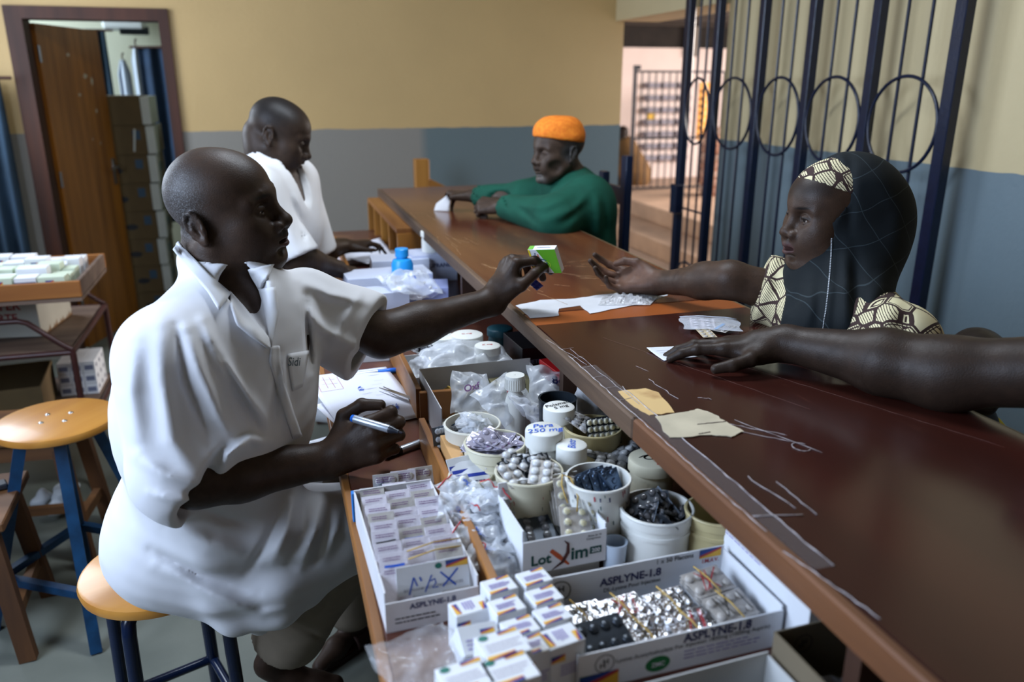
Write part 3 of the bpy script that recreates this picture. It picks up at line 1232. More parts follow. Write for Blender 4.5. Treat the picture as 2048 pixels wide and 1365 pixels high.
for j in range(int(ph / .095)):
    for i in range(3):
        for s_ in range(2):
            me = sm[rnd.randrange(3)]
            x, y = (-.085 + .085 * i + rnd.uniform(-.01, .01), -.105) if s_ == 0 else (-.115, -.07 + .07 * i)
            o = bpy.data.objects.new('stone', me)
            if not me.materials:
                me.materials.append(PK[sm.index(me)])
            link(o)
            o.parent = pl
            o.location = (x, y, .05 + .095 * j + rnd.uniform(-.008, .008))
            o.rotation_euler = (rnd.uniform(0, 6), rnd.uniform(0, 6), rnd.uniform(0, 6))
# barred outer gate
ga = empty('court_gate', (4.2, 9.0, .345), 0, 'thin black barred gate standing beyond the steps in the court', 'gate')
GB = mat('black_iron', srgb(40, 40, 46), .5)
gw, gh = 1.25, 1.40
for x in (0, gw):
    MB().cbox((x, 0, gh / 2), (.035, .035, gh)).obj('post', GB, ga)
for z in (.03, .62, gh - .02):
    MB().cbox((gw / 2, 0, z), (gw, .02, .025)).obj('rail', GB, ga)
bm = MB().tube([(0, 0, .03), (0, 0, gh - .02)], .009, 6).mesh('bar')
for i in range(13):
    mesh_obj('bar', bm, GB, ga, (.09 * (i + 1), 0, 0))
MB().box((-.02, -.02, gh + .001), (.06, .02, gh + .05)).obj('finial', GB, ga)

# ------------------------------------------------------------------ fluorescent batten on the ceiling
TUBEM = mat('glowing_tube', (1, 1, 1), .4)
_p = TUBEM.node_tree.nodes['Principled BSDF']
_p.inputs['Emission Color'].default_value = (.80, .90, 1.0, 1)
_p.inputs['Emission Strength'].default_value = 12.0
lt_ = empty('ceiling_lamp', (.45, 2.15, ZC - .002), 0, 'white fluorescent batten lamp on the ceiling above the counter', 'lamp')
MB().cbox((0, 0, -.03), (1.30, .09, .056), bev=.006).obj('housing', mat('lamp_housing', srgb(214, 214, 210), .4), lt_)
for dy in (-.03, .03):
    MB().tube([(-.60, dy, -.085), (.60, dy, -.085)], .013, 12).obj('tube', TUBEM, lt_, auto=40)
for dx in (-.62, .62):
    MB().cbox((dx, 0, -.08), (.03, .10, .045), bev=.004).obj('tube_holder', mat('lamp_housing', srgb(214, 214, 210), .4), lt_)
area_light('batten_light', (.45, 2.15, ZC - .13), (.40, 2.05, 0), 1.2, .30, 52, (.80, .89, 1.0))
# ------------------------------------------------------------------ the service counter
CT, CX0, CX1, CY1 = 1.10, .515, 1.045, 4.03
BZ = .92                                     # dispensing bench, top


def laminate(name, c1, c2, c3, rough):
    m = mat(name, c1, rough, col2=c2, vscale=3.2, stretch=(2.2, .35, 1), detail=7, thr=(.38, .62), rvar=.09, bump=.03, bscale=300, coat=.0, spec=.6)
    nt = m.node_tree
    N, L = nt.nodes, nt.links
    p = N['Principled BSDF']
    src = p.inputs['Base Color'].links[0].from_socket
    tc = N.new('ShaderNodeTexCoord')
    mp = N.new('ShaderNodeMapping')
    mp.inputs['Scale'].default_value = (26, 3.0, 1)
    mp.inputs['Rotation'].default_value = (0, 0, .2)
    L.new(tc.outputs['Object'], mp.inputs[0])
    nz = N.new('ShaderNodeTexNoise')
    nz.inputs['Scale'].default_value = 2.0
    nz.inputs['Detail'].default_value = 8
    nz.inputs['Roughness'].default_value = .75
    L.new(mp.outputs[0], nz.inputs['Vector'])
    rp = N.new('ShaderNodeValToRGB')
    rp.color_ramp.elements[0].position = .60
    rp.color_ramp.elements[1].position = .74
    L.new(nz.outputs['Fac'], rp.inputs[0])
    mx = N.new('ShaderNodeMix')
    mx.data_type = 'RGBA'
    L.new(rp.outputs[0], mx.inputs[0])
    L.new(src, mx.inputs[6])
    mx.inputs[7].default_value = (*c3, 1)
    L.new(mx.outputs[2], p.inputs['Base Color'])
    return m


LAM_NEAR = laminate('oxblood_laminate', srgb(60, 27, 21), srgb(50, 23, 18), srgb(78, 44, 34), .17)
LAM_FAR = laminate('worn_brown_laminate', srgb(104, 62, 38), srgb(78, 38, 26), srgb(140, 96, 58), .16)
LAM_ORANGE = mat('orange_brown_board', srgb(150, 78, 32), .35, var=.15, vscale=5, rvar=.1)
EDGEW = wood('weathered_edge_ply', srgb(98, 76, 58), srgb(46, 32, 26), .6, 'y', 7, bump=.4)
PINE = wood('varnished_pine', srgb(168, 116, 52), srgb(138, 88, 34), .45, 'z', 4)
PINEY = wood('varnished_pine_long', srgb(156, 104, 50), srgb(112, 68, 30), .5, 'y', 5)
DARKW = wood('dark_stained_board', srgb(70, 44, 30), srgb(44, 26, 18), .55, 'z', 4)

ctr = empty('service_counter', ((CX0 + CX1) / 2, 1.9, 0), 0, 'long brown laminate service counter running from the foreground to the back wall', 'counter')
cl = lambda x, y, z: (x - (CX0 + CX1) / 2, y - 1.9, z)
MB().cbox(cl((CX0 + CX1) / 2 + .006, (1.664 + CY1) / 2, CT - .016), (CX1 - CX0 - .012, CY1 - 1.664, .032), bev=.002).obj('top_board', LAM_FAR, ctr)
MB().cbox(cl((CX0 + CX1) / 2 + .006, 1.619, CT - .0165), (CX1 - CX0 - .012, .087, .031), bev=.001).obj('joint_board', LAM_ORANGE, ctr)
MB().cbox(cl((CX0 + CX1) / 2 + .006, (-.45 + 1.574) / 2, CT - .016), (CX1 - CX0 - .012, 2.024, .032), bev=.002).obj('top_board', LAM_NEAR, ctr)
MB().cbox(cl(CX0 + .004, (1.05 + CY1) / 2, CT - .018), (.016, CY1 - 1.05, .038), bev=.003).obj('edge_lipping', EDGEW, ctr)
MB().cbox(cl(CX0 + .004, (-.45 + 1.048) / 2, CT - .018), (.016, 1.498, .038), bev=.003).obj('edge_lipping', wood('bare_orange_edge', srgb(116, 74, 44), srgb(78, 48, 30), .5, 'y', 6), ctr)
MB().cbox(cl(CX1 + .002, (-.45 + CY1) / 2, CT - .016), (.010, CY1 + .45, .030), bev=.002).obj('edge_lipping', wood('pale_edge', srgb(120, 104, 76), srgb(86, 68, 48), .5, 'y', 6), ctr)
MB().cbox(cl(.95, 1.79, .535), (.02, 4.48, 1.066)).obj('front_panel', wood('front_ply', srgb(120, 76, 40), srgb(84, 50, 28), .5, 'z', 3), ctr)
for y in (-.3, .55, 1.42, 2.3, 3.9):
    MB().cbox(cl(.735, y, .533), (.41, .022, 1.062)).obj('support_panel', DARKW, ctr)

# wear on the near edge: clear tape ridges, scratches
TAPE = mat('clear_tape', (.62, .60, .60), .15, alpha=.05, spec=.8, bump=.5, bscale=120)
TAPEW = mat('whitened_tape_edge', srgb(196, 188, 190), .45, var=.5, vscale=60)


def ridge(pts, w=.0018, name='tape_edge', m=None, h=.0008):
    P = [V(*cl(p[0], p[1], p[2] + h)) for p in pts]
    mb = MB()
    mb.tube(P, [w * .62 * (.25 + .75 * abs(math.sin(i * 1.7 + len(P)))) for i in range(len(P))], 5, flat=.5)
    return mb.obj(name, m or TAPEW, ctr, smooth=True)


def wob(a, b, n, amp, sd):
    r = random.Random(sd)
    a, b = V(*a), V(*b)
    return [a + (b - a) * i / n + V(r.uniform(-amp, amp), r.uniform(-amp, amp), 0) for i in range(n + 1)]


zt = CT + .0004
ridge(wob((.5215, 1.36, zt), (.5200, .70, zt), 40, .0012, 1))
ridge(wob((.5520, 1.18, zt), (.5490, .62, zt), 34, .0018, 2), .0020)
ridge(wob((.515, 1.47, zt), (.535, 1.30, zt), 8, .002, 3), .0012)
ridge(wob((.540, 1.40, zt), (.546, 1.10, zt), 14, .002, 4), .0012)
for i in range(6):
    y = 1.40 - i * .055
    ridge(wob((.522, y, zt), (.548, y + .004, zt), 3, .001, 10 + i), .0010)
ridge(wob((.525, .735, zt), (.585, .722, zt), 6, .001, 21), .0020)
ridge(wob((.575, .83, zt), (.585, .735, zt), 6, .002, 22), .0015)
ridge(wob((.60, .80, zt), (.605, .72, zt), 6, .004, 23), .0016)
ridge(wob((.60, 1.0, zt), (.70, .90, zt), 10, .003, 24), .0012)
ridge(wob((.645, .985, zt), (.705, .925, zt), 10, .003, 25), .0012)
ridge([(.70 + .012 * math.cos(t), .885 + .014 * math.sin(t), zt) for t in np.linspace(.4, 5.4, 16)], .0016)
ridge(wob((.66, 1.0, zt), (.715, .862, zt), 8, .002, 26), .0012)
ridge(wob((.612, 1.20, zt), (.617, 1.10, zt), 8, .002, 27), .0014)
ridge(wob((.655, 1.10, zt), (.672, 1.085, zt), 5, .004, 28), .0014)
ridge(wob((.62, 1.27, zt), (.63, 1.235, zt), 3, .001, 29), .0008)
ridge(wob((.63, 1.45, zt), (.80, 1.0, zt), 22, .0012, 30), .0004, 'scratch', mat('faint_scratch', srgb(120, 84, 76), .5))
ridge(wob((.78, 1.28, zt), (.98, .80, zt), 22, .0012, 31), .0004, 'scratch', mat('faint_scratch', srgb(120, 84, 76), .5))
ridge(wob((.515, .66, zt), (.535, .53, zt), 14, .001, 32), .0018)
for i in range(16):     # pale scratches on the worn far half
    r = random.Random(50 + i)
    x, y = r.uniform(.53, .62), r.uniform(1.75, 3.3)
    ridge(wob((x, y, zt), (x + r.uniform(-.02, .05), y - r.uniform(.03, .22), zt), 5, .003, 70 + i), .0011, 'scratch', mat('pale_scratch', srgb(178, 140, 96), .6))
for i in range(14):
    r = random.Random(150 + i)
    x, y = r.uniform(.66, .88), r.uniform(1.78, 2.15)
    ridge(wob((x, y, zt), (x + r.uniform(.02, .10), y - r.uniform(-.02, .06), zt), 5, .003, 170 + i), .0010, 'scratch', mat('pale_scratch', srgb(178, 140, 96), .6))
# strip of clear film along the near edge
MB().box(cl(.524, .62, CT + .0001), cl(.552, 1.30, CT + .0004)).obj('clear_film', TAPE, ctr)


def torn_sheet(name, outline, z, m, label, cat, seed, thick=.0008, sub=4, parent=None, crumple=0.0):
    """thin sheet with a torn outline, lying on the counter"""
    r = random.Random(seed)
    pts = []
    n = len(outline)
    for i in range(n):
        a, b = V(*outline[i]), V(*outline[(i + 1) % n])
        for k in range(sub):
            q = a + (b - a) * k / sub
            j = .0022 if k else .001
            pts.append(q + V(r.uniform(-j, j), r.uniform(-j, j)))
    mb = MB()
    m_ = len(pts)
    vs = [(p[0], p[1], z + thick + crumple * r.uniform(0, 1)) for p in pts] + [(p[0], p[1], z + .00005) for p in pts]
    ar = sum(pts[i][0] * pts[(i + 1) % m_][1] - pts[(i + 1) % m_][0] * pts[i][1] for i in range(m_))
    top = list(range(m_))
    fs = [tuple(top if ar > 0 else top[::-1])]
    for i in range(m_):
        k = (i + 1) % m_
        fs.append((m_ + i, m_ + k, k, i) if ar > 0 else (i, k, m_ + k, m_ + i))
    mb.add(vs, fs)
    o = mb.obj(name, m, parent)
    if label:
        tag(o, label, cat)
    return o


q2 = lambda *L: [tuple(ptz(x, y, CT)[:2]) for x, y in L]
PAPERW = mat('white_paper', srgb(216, 218, 224), .8, var=.05, vscale=12)
CREAMP = mat('cream_torn_paper', srgb(196, 184, 158), .8, var=.2, vscale=22)
YELP = mat('yellowed_torn_paper', srgb(206, 172, 116), .8, col2=srgb(150, 104, 56), vscale=18, thr=(.55, .8))
torn_sheet('torn_paper', q2((1236, 784), (1290, 778), (1318, 786), (1348, 826), (1300, 832), (1268, 815)), CT, YELP, 'yellowed scrap of paper taped near the counter edge', 'paper', 5)
torn_sheet('torn_paper', q2((1310, 836), (1378, 826), (1396, 820), (1430, 832), (1452, 846), (1488, 866), (1462, 876), (1424, 872), (1340, 878), (1326, 862)), CT + .001, CREAMP, 'cream torn paper patch taped on the counter beside the yellowed scrap', 'paper', 6, crumple=.0006)
ps = MB()
for a, b in (((1395, 849), (1452, 843)), ((1398, 868), (1420, 864))):
    A, B = ptz(*a, CT + .0026), ptz(*b, CT + .0026)
    ps.ribbon(wob(A, B, 8, .001, 3), .0025)
ps.obj('dark_tear', mat('dark_tear_brown', srgb(70, 56, 50), .9), bpy.data.objects['torn_paper.001'])  # two dark brown strokes laid over the cream paper
torn_sheet('torn_paper', q2((1032, 612), (1080, 601), (1150, 598), (1205, 590), (1262, 586), (1352, 578), (1335, 592), (1290, 606), (1262, 612), (1180, 628), (1160, 612), (1118, 618), (1118, 632), (1060, 637)), CT, mat('white_torn_laminate', srgb(214, 216, 222), .5, var=.12, vscale=14), 'long white torn strip stuck over the orange joint of the counter', 'paper', 8)
# crumpled clear wrapper on it
FILM = mat('crumpled_film', (.80, .80, .82), .10, alpha=.42, spec=1.0, bump=1.0, bscale=55, bdist=.01)
gc = ptz(1262, 604, CT)
rr_ = random.Random(4)
H = [[rr_.uniform(0, 1) for _ in range(15)] for _ in range(15)]
pa, pb_, pc_, pd = [ptz(*q, CT)[:2] for q in ((1196, 612), (1208, 592), (1322, 590), (1300, 612))]


def film_fn(u, v):
    p = (V(*pa) * (1 - u) + V(*pd) * u) * (1 - v) + (V(*pb_) * (1 - u) + V(*pc_) * u) * v
    i, j = min(int(u * 14), 13), min(int(v * 14), 13)
    e = min(u, 1 - u, v, 1 - v) * 4
    return (p[0], p[1], CT + .0025 + .012 * H[i][j] * min(1, e))


tag(grid_mb(film_fn, 42, 20, 0, None, .0004).obj('plastic_wrapper', FILM), 'crumpled clear plastic wrapper lying on the white torn strip', 'wrapper')

# ------------------------------------------------------------------ the lower dispensing bench with its trays
bn = empty('dispensing_bench', (.30, 1.9, 0), 0, 'low dark wooden dispensing bench along the staff side of the counter', 'bench')
bl = lambda x, y, z: (x - .30, y - 1.9, z)
MB().cbox(bl(.405, 1.75, BZ - .0125), (.63, 4.3, .025), bev=.002).obj('bench_top', mat('bench_oxblood_board', srgb(84, 46, 36), .32, col2=srgb(120, 84, 58), vscale=6, thr=(.5, .7), rvar=.12, detail=6), bn)
MB().cbox(bl(.084, 1.75, BZ - .016), (.014, 4.3, .034), bev=.002).obj('edge_lipping', PINEY, bn)
MB().cbox(bl(.70, 1.75, BZ / 2 - .02), (.02, 4.3, BZ - .06)).obj('back_panel', DARKW, bn)
for y in (-.2, .62, 3.75):
    MB().cbox(bl(.40, y, .446), (.56, .03, .888)).obj('support_panel', DARKW, bn)
# trays: long dividers
def board(name, a, b, z0, z1, t, m=PINEY):
    a, b = V(*a, 0), V(*b, 0)
    c = (a + b) / 2
    d = b - a
    R = rotm(0, 0, math.atan2(d[1], d[0]))
    return MB().cbox(bl(c[0], c[1], (z0 + z1) / 2), (np.linalg.norm(d), t, z1 - z0), R=R, bev=.0015).obj(name, m, bn)


board('tray_divider', (.2365, .86), (.243, 1.42), BZ, .982, .012)
board('tray_front', (.246, .905), (.70, .905), BZ, .931, .014, wood('tray_front_pine', srgb(128, 92, 58), srgb(92, 62, 40), .55, 'x', 5))
board('tray_divider', (.262, 1.555), (.266, 2.30), BZ, .99, .012)
board('tray_end', (.262, 1.548), (.335, 1.542), BZ, .985, .012, wood('tray_end_pine', srgb(150, 98, 46), srgb(120, 74, 32), .5, 'x', 5))
board('tray_divider', (.245, 2.50), (.250, 3.5), BZ, .97, .012)

# pigeonhole shelf under the far end of the counter
ph_ = empty('pigeonhole_shelf', (.47, 3.55, 0), 0, 'open pine pigeonhole shelf under the far end of the counter', 'shelf')
pl_ = lambda x, y, z: (x - .47, y - 3.55, z)
PX0, PX1, PY0, PY1 = .455, .92, 3.06, 3.98
zb, ztp = BZ - .26, CT - .036
for y in np.linspace(PY0, PY1, 5):
    MB().cbox(pl_((PX0 + PX1) / 2, y, (zb + ztp) / 2), (PX1 - PX0, .02, ztp - zb - .036)).obj('upright', PINE, ph_)
for z in (zb, (zb + ztp) / 2, ztp):
    MB().cbox(pl_((PX0 + PX1) / 2 + .0, (PY0 + PY1) / 2, z - .009), (PX1 - PX0, PY1 - PY0, .018)).obj('shelf_board', PINEY, ph_)
MB().cbox(pl_(PX1, (PY0 + PY1) / 2, (zb + ztp) / 2), (.012, PY1 - PY0 - .04, ztp - zb - .04)).obj('back_board', DARKW, ph_)
for y in (PY0 + .01, PY1 - .01):
    MB().cbox(pl_(PX0 + .03, y, zb / 2 - .009), (.05, .05, zb - .02)).obj('leg', PINE, ph_)
tag(MB().cbox((0, 0, .006), (.10, .14, .012), R=rotm(0, 0, .1)).obj('paper_stack', PAPERW, None, (.56, 3.46, (zb + ztp) / 2 + .0005)), 'small white paper stack inside the pigeonhole shelf', 'papers')

# wooden bench back against the far wall, beyond the counter
wb = empty('wall_bench', (1.15, 4.75, 0), 0, 'pine bench end and arm standing at the far wall behind the counter', 'bench')
p0 = ptY(842, 318, 4.75)
MB().cbox((p0[0] - 1.15, 0, p0[2] / 2), (.085, .07, p0[2]), bev=.004).obj('end_post', PINE, wb)
MB().bar((p0[0] - 1.11, 0, p0[2] - .14), (p0[0] - .80, 0, p0[2] - .30), .06, .05).obj('arm', PINE, wb)
MB().cbox((.05, 0, .42), (.8, .4, .03)).obj('seat', PINEY, wb)
for x in (-.2, .4):
    MB().cbox((x, .12, .20), (.05, .05, .40)).obj('leg', PINE, wb)

# navy chair behind the old man
ch = empty('chair', (1.27, 3.05, 0), 0, 'navy blue iron chair whose back posts show behind the old man in green', 'chair')
for y in (-.13, .09):
    t = ptz(1193, 303, 1.33)[2] if y < 0 else 1.25
    MB().cbox((.075, y, t / 2), (.03, .05, t), bev=.004).obj('back_post', NAVY, ch)
MB().cbox((.075, -.02, 1.17), (.022, .20, .07), bev=.004).obj('back_rail', NAVY, ch)
MB().cbox((-.10, -.02, .30), (.32, .30, .03), bev=.004).obj('seat', NAVY, ch)
for y in (-.13, .09):
    MB().cbox((-.24, y, .142), (.03, .03, .284)).obj('leg', NAVY, ch)

# ------------------------------------------------------------------ stools
SEATW = wood('honey_varnished_ply', srgb(190, 134, 60), srgb(164, 106, 40), .35, 'x', 3, coat=.2)
TEAL = mat('blue_painted_steel', srgb(18, 62, 98), .4, var=.5, vscale=22, bump=.2, bscale=120)
DNAVY = mat('dark_blue_enamel', srgb(12, 26, 52), .25, var=.2, vscale=18)
RIVET = mat('zinc_rivet', (.42, .42, .42), .3, metal=1)


def stool(loc, rz, h, r, label, legm, square, splay, bend=False, rung=.30, riv=.045):
    s = empty('stool', (loc[0], loc[1], 0), rz, label, 'stool')
    MB().lathe([(.001, h), (r - .012, h), (r - .003, h - .004), (r, h - .012), (r - .003, h - .024), (r - .012, h - .030), (.001, h - .030)], 48).obj('seat', SEATW, s, auto=35)
    rm = MB().lathe([(.001, .0035), (.004, .003), (.0075, .001), (.0078, 0)], 12).mesh('rivet')
    rm.shade_smooth()
    for k in range(4):
        a = PI / 4 + k * PI / 2 + .5
        mesh_obj('rivet', rm, RIVET, s, (riv * math.cos(a), riv * math.sin(a), h))
    for k in range(4):
        a = PI / 4 + k * PI / 2
        c_, s_ = math.cos(a), math.sin(a)
        t, bt = r * .55, r * .55 + splay
        if square:
            MB().bar((t * c_, t * s_, h - .03), (bt * c_, bt * s_, 0.001), .032, .032, up=(-s_, c_, 0)).obj('leg', legm, s)
        else:
            t = r * .80
            pts = [(t * .55 * c_, t * .55 * s_, h - .040), (t * .9 * c_, t * .9 * s_, h - .043), (t * 1.0 * c_, t * 1.0 * s_, h - .055), (t * 1.03 * c_, t * 1.03 * s_, h - .085), (bt * c_, bt * s_, 0.001)]
            MB().tube(pts, .0145, 12).obj('leg', legm, s, auto=50)
    f = (h - rung) / h
    q = r * (.55 if square else .82) * (1 - f) + (r * .55 + splay) * f
    for k in range(4):
        a, b = PI / 4 + k * PI / 2, PI / 4 + (k + 1) * PI / 2
        A, B = (q * math.cos(a), q * math.sin(a), rung), (q * math.cos(b), q * math.sin(b), rung)
        if square:
            MB().bar(A, B, .024, .024).obj('rung', legm, s)
        else:
            MB().tube([A, B], .011, 10).obj('rung', legm, s, auto=50)
    return s


ls = ptz(112, 836, .65)
stool(ls, 1.01, .65, .168, 'empty round wooden stool with square blue legs beside the trolley', TEAL, True, .175, rung=.17)
stool((-.298, 1.66), .35, .605, .165, 'round wooden stool with bent dark blue legs under the seated man', DNAVY, False, .06, rung=.24, riv=.06)
stool((-.13, 2.68), .2, .56, .165, 'round stool hidden under the second man in white', DNAVY, False, .06, rung=.2)

OLDW = wood('old_brown_timber', srgb(112, 74, 40), srgb(74, 46, 26), .65, 'x', 4, bump=.4)
OLDWZ = wood('old_brown_timber_upright', srgb(104, 66, 34), srgb(66, 40, 22), .65, 'z', 4, bump=.4)


def wood_stool(c, rz, w, d, h, label):
    s = empty('wooden_stool', (c[0], c[1], 0), rz, label, 'stool')
    MB().cbox((0, 0, h - .014), (w, d, .028), bev=.004).obj('seat', OLDW, s)
    for x in (-1, 1):
        for y in (-1, 1):
            MB().bar((x * (w / 2 - .05), y * (d / 2 - .04), h - .028), (x * (w / 2 - .01), y * (d / 2 - .005), .001), .045, .035, up=(0, 1, 0)).obj('leg', OLDWZ, s)
    for y in (-1, 1):
        MB().bar((-w / 2 + .045, y * (d / 2 - .03), h - .06), (w / 2 - .045, y * (d / 2 - .03), h - .06), .02, .06).obj('apron', OLDW, s)
    for x in (-1, 1):
        MB().bar((x * (w / 2 - .025), -d / 2 + .03, .14), (x * (w / 2 - .025), d / 2 - .03, .14), .025, .035).obj('stretcher', OLDW, s)
    MB().bar((-w / 2 + .03, 0, .14), (w / 2 - .03, 0, .14), .025, .03).obj('stretcher', OLDW, s)
    return s


wood_stool((-1.04, 2.41), .05, .50, .34, .45, 'dark old wooden stool at the bottom left edge of the photo')
wood_stool((-.98, 2.93), -.1, .56, .28, .48, 'old wooden stool half behind the round stool with blue legs')
tag(MB().cbox((0, 0, .011), (.07, .045, .018), bev=.004).obj('phone', mat('dark_phone', srgb(40, 44, 50), .3), None, (-.86, 2.47, .4505), (0, 0, .4)), 'small dark phone lying on the old wooden stool', 'phone')
# crumpled white plastic bag on the floor
S = Sculpt()
bgc = ptz(108, 1010, .05)
for k in range(9):
    S.ell(bgc + V(rnd.uniform(-.06, .06), rnd.uniform(-.05, .05), rnd.uniform(-.005, .05)), (rnd.uniform(.02, .05), rnd.uniform(.02, .04), rnd.uniform(.02, .04)), .01)
S.cut((0, 0, .003), (0, 0, -1))
S.disp = lambda P: .006 * lump(P, 70, 2)
tag(S.build('plastic_bag', [(bgc - V(.14, .12, .06), bgc + V(.14, .12, .12), .005)], mat('white_thin_plastic', srgb(206, 210, 214), .4)), 'crumpled white plastic bag on the floor behind the blue stool leg', 'bag')

# ------------------------------------------------------------------ the trolley by the left
RB = mat('red_brown_tube', srgb(66, 34, 30), .4, var=.3, vscale=20)
tx0, tx1, ty0, ty1 = -1.75, -.80, 3.36, 4.08
tr = empty('trolley', ((tx0 + tx1) / 2, (ty0 + ty1) / 2, 0), 0, 'red-brown tubular trolley with wooden shelves beside the brown door', 'trolley')
tl = lambda x, y, z: (x - (tx0 + tx1) / 2, y - (ty0 + ty1) / 2, z)
SH = .60
GREYB = wood('worn_grey_board', srgb(110, 90, 76), srgb(82, 64, 54), .6, 'x', 4)
MB().cbox(tl((tx0 + tx1) / 2, (ty0 + ty1) / 2, SH - .012), (tx1 - tx0 - .03, ty1 - ty0 - .03, .02)).obj('shelf_board', GREYB, tr)
MB().cbox(tl((tx0 + tx1) / 2, (ty0 + ty1) / 2, .24), (tx1 - tx0 - .03, ty1 - ty0 - .03, .02)).obj('shelf_board', GREYB, tr)
for x in (tx0, tx1):
    for y in (ty0, ty1):
        MB().tube([tl(x, y, .03), tl(x, y, SH - .002)], .0125, 10).obj('leg', RB, tr, auto=50)
        MB().lathe([(.001, 0), (.02, 0), (.024, .012), (.02, .03), (.001, .03)], 12, R=rotm(PI / 2, 0, 0), t=tl(x, y + .015, .0245)).obj('castor', DARKW, tr, auto=50)
for z in (.24, SH - .012):
    for y in (ty0, ty1):
        MB().tube([tl(tx0, y, z), tl(tx1, y, z)], .0115, 10).obj('rail', RB, tr, auto=50)
    for x in (tx0, tx1):
        MB().tube([tl(x, ty0, z), tl(x, ty1, z)], .0115, 10).obj('rail', RB, tr, auto=50)
for y in (ty0, ty1):
    MB().tube([tl(tx1, y, SH), tl(tx1 - .03, y, SH + .02), tl(tx1 - .14, y, SH + .12), tl(tx1 - .17, y, SH + .13), tl(tx0 + .17, y, SH + .13), tl(tx0 + .14, y, SH + .12), tl(tx0, y, SH)], .011, 10).obj('guard_rail', RB, tr, auto=50)

# carton on the trolley and the pine tray on the carton
WHC = mat('old_white_carton', srgb(186, 184, 172), .8, var=.12, vscale=7, bump=.1, bscale=60)
RED = ink('red', 132, 30, 30)
c0, c1 = ptz(84, 672, SH), ptz(170, 640, SH)
cw, cd, chh = .62, .34, .205
cb = empty('carton', (c0[0] - cw / 2 + .03, c0[1] + cd / 2 + .03, SH), math.radians(-8), 'white carton with red lettering on the trolley under the pine tray', 'carton')
MB().cbox((0, 0, chh / 2), (cw, cd, chh), bev=.002).obj('box', WHC, cb)
letters('VITAFER', cb, RED, .19, None, (.155, -cd / 2 - .0007, .135), 'front', bold=.03)
letters('FORTE', cb, RED, .13, None, (.165, -cd / 2 - .0007, .085), 'front', bold=.03)
letters('VITAFER', cb, RED, .12, None, (cw / 2 + .0007, .05, .160), 'right', bold=.03)
letters('FORTE', cb, RED, .075, None, (cw / 2 + .0007, .05, .120), 'right', bold=.03)
mb = MB()
rr = random.Random(9)
prev = 0
for i in range(14):
    y0 = -cd / 2 + cd * i / 14
    hh = rr.uniform(.008, .034)
    mb.add([(cw / 2 + .0006, y0, 0.0005), (cw / 2 + .0006, y0 + cd / 14, 0.0005), (cw / 2 + .0006, y0 + cd / 14 * .8, hh), (cw / 2 + .0006, y0 + cd / 28, hh * .6)], [(0, 1, 2, 3)])
mb.obj('torn_kraft', mat('torn_kraft_brown', srgb(120, 84, 44), .9), cb)
ty_ = ptz(155, 545, SH + chh + .115)
trz = SH + chh + .002
tray = empty('pine_tray', (ty_[0] - .62, ty_[1] + .27, trz), 0, 'shallow pine tray full of small medicine cartons on the trolley', 'tray')
tw, td = 1.24, .54
MB().cbox((0, 0, .008), (tw - .002, td - .002, .014)).obj('tray_base', GREYB, tray)
MB().cbox((0, -td / 2 + .009, .048), (tw, .018, .062), bev=.002).obj('tray_side', wood('tray_pine_x', srgb(164, 106, 48), srgb(134, 80, 32), .5, 'x', 4), tray)
MB().cbox((0, td / 2 - .009, .048), (tw, .018, .062), bev=.002).obj('tray_side', wood('tray_pine_x', srgb(164, 106, 48), srgb(134, 80, 32), .5, 'x', 4), tray)
for s in (-1, 1):
    MB().cbox((s * (tw / 2 - .009), 0, .048), (.018, td - .037, .062), bev=.002).obj('tray_side', GREYB, tray)
# supports: the tray rests on two battens across the guard rails
for y in (-.12, .16):
    MB().cbox((.26, y, -.0015), (.5, .03, .001)).obj('batten', GREYB, tray)
# ------------------------------------------------------------------ materials of the medicines
WCARD = mat('white_glossy_card', srgb(222, 224, 228), .45, var=.04, vscale=20)
GCARD = mat('grey_card_inside', srgb(170, 168, 160), .8, var=.08, vscale=15)
TUBW = mat('white_tub_plastic', srgb(218, 218, 212), .4, var=.05, vscale=12, spec=.4)
TUBC = mat('cream_tub_plastic', srgb(206, 200, 176), .45, var=.08, vscale=12, spec=.4)
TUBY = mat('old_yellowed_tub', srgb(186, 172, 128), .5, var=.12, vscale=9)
BLACKP = mat('black_tub_plastic', srgb(28, 34, 40), .3)
FOILS = mat('silver_foil', (.78, .78, .80), .22, metal=1, bump=.6, bscale=260, bdist=.002)
FOILW = mat('white_printed_foil', srgb(206, 200, 208), .35, var=.06, vscale=60, bump=.3, bscale=200)
FOILG = mat('grey_beige_foil', srgb(176, 170, 164), .35, var=.08, vscale=60, bump=.3, bscale=200)
FOILL = mat('lilac_printed_foil', srgb(150, 146, 164), .3, metal=.35, var=.2, vscale=120)
FOILB = mat('steel_blue_foil', srgb(84, 104, 130), .28, metal=.6, var=.2, vscale=60)
FOILD = mat('dark_steel_foil', srgb(70, 76, 84), .28, metal=.6, var=.3, vscale=60)
PVC = mat('clear_pvc', (.75, .77, .80), .08, alpha=.38, spec=.9)
PVCD = mat('smoked_pvc', (.14, .14, .15), .12, alpha=.72, spec=.9)
BAG = mat('zip_bag_film', (.82, .85, .92), .16, alpha=.36, spec=.9, bump=.7, bscale=40, bdist=.006)
BAGM = mat('milky_bag_film', (.80, .83, .88), .18, alpha=.42, spec=.8, bump=.5, bscale=35, bdist=.006)
TABW = mat('white_tablet', srgb(226, 226, 224), .6)
TABY = mat('yellow_tablet', srgb(214, 196, 98), .5)
INKB = ink('marker_blue', 30, 84, 186)
INKN = ink('print_navy', 38, 44, 92)
INKP = ink('print_purple', 110, 72, 120)
INKK = ink('print_black', 22, 22, 26)
INKR = ink('print_red', 176, 34, 44)
INKG = ink('print_green', 22, 74, 70)
INKL = ink('print_lilac', 148, 136, 188)
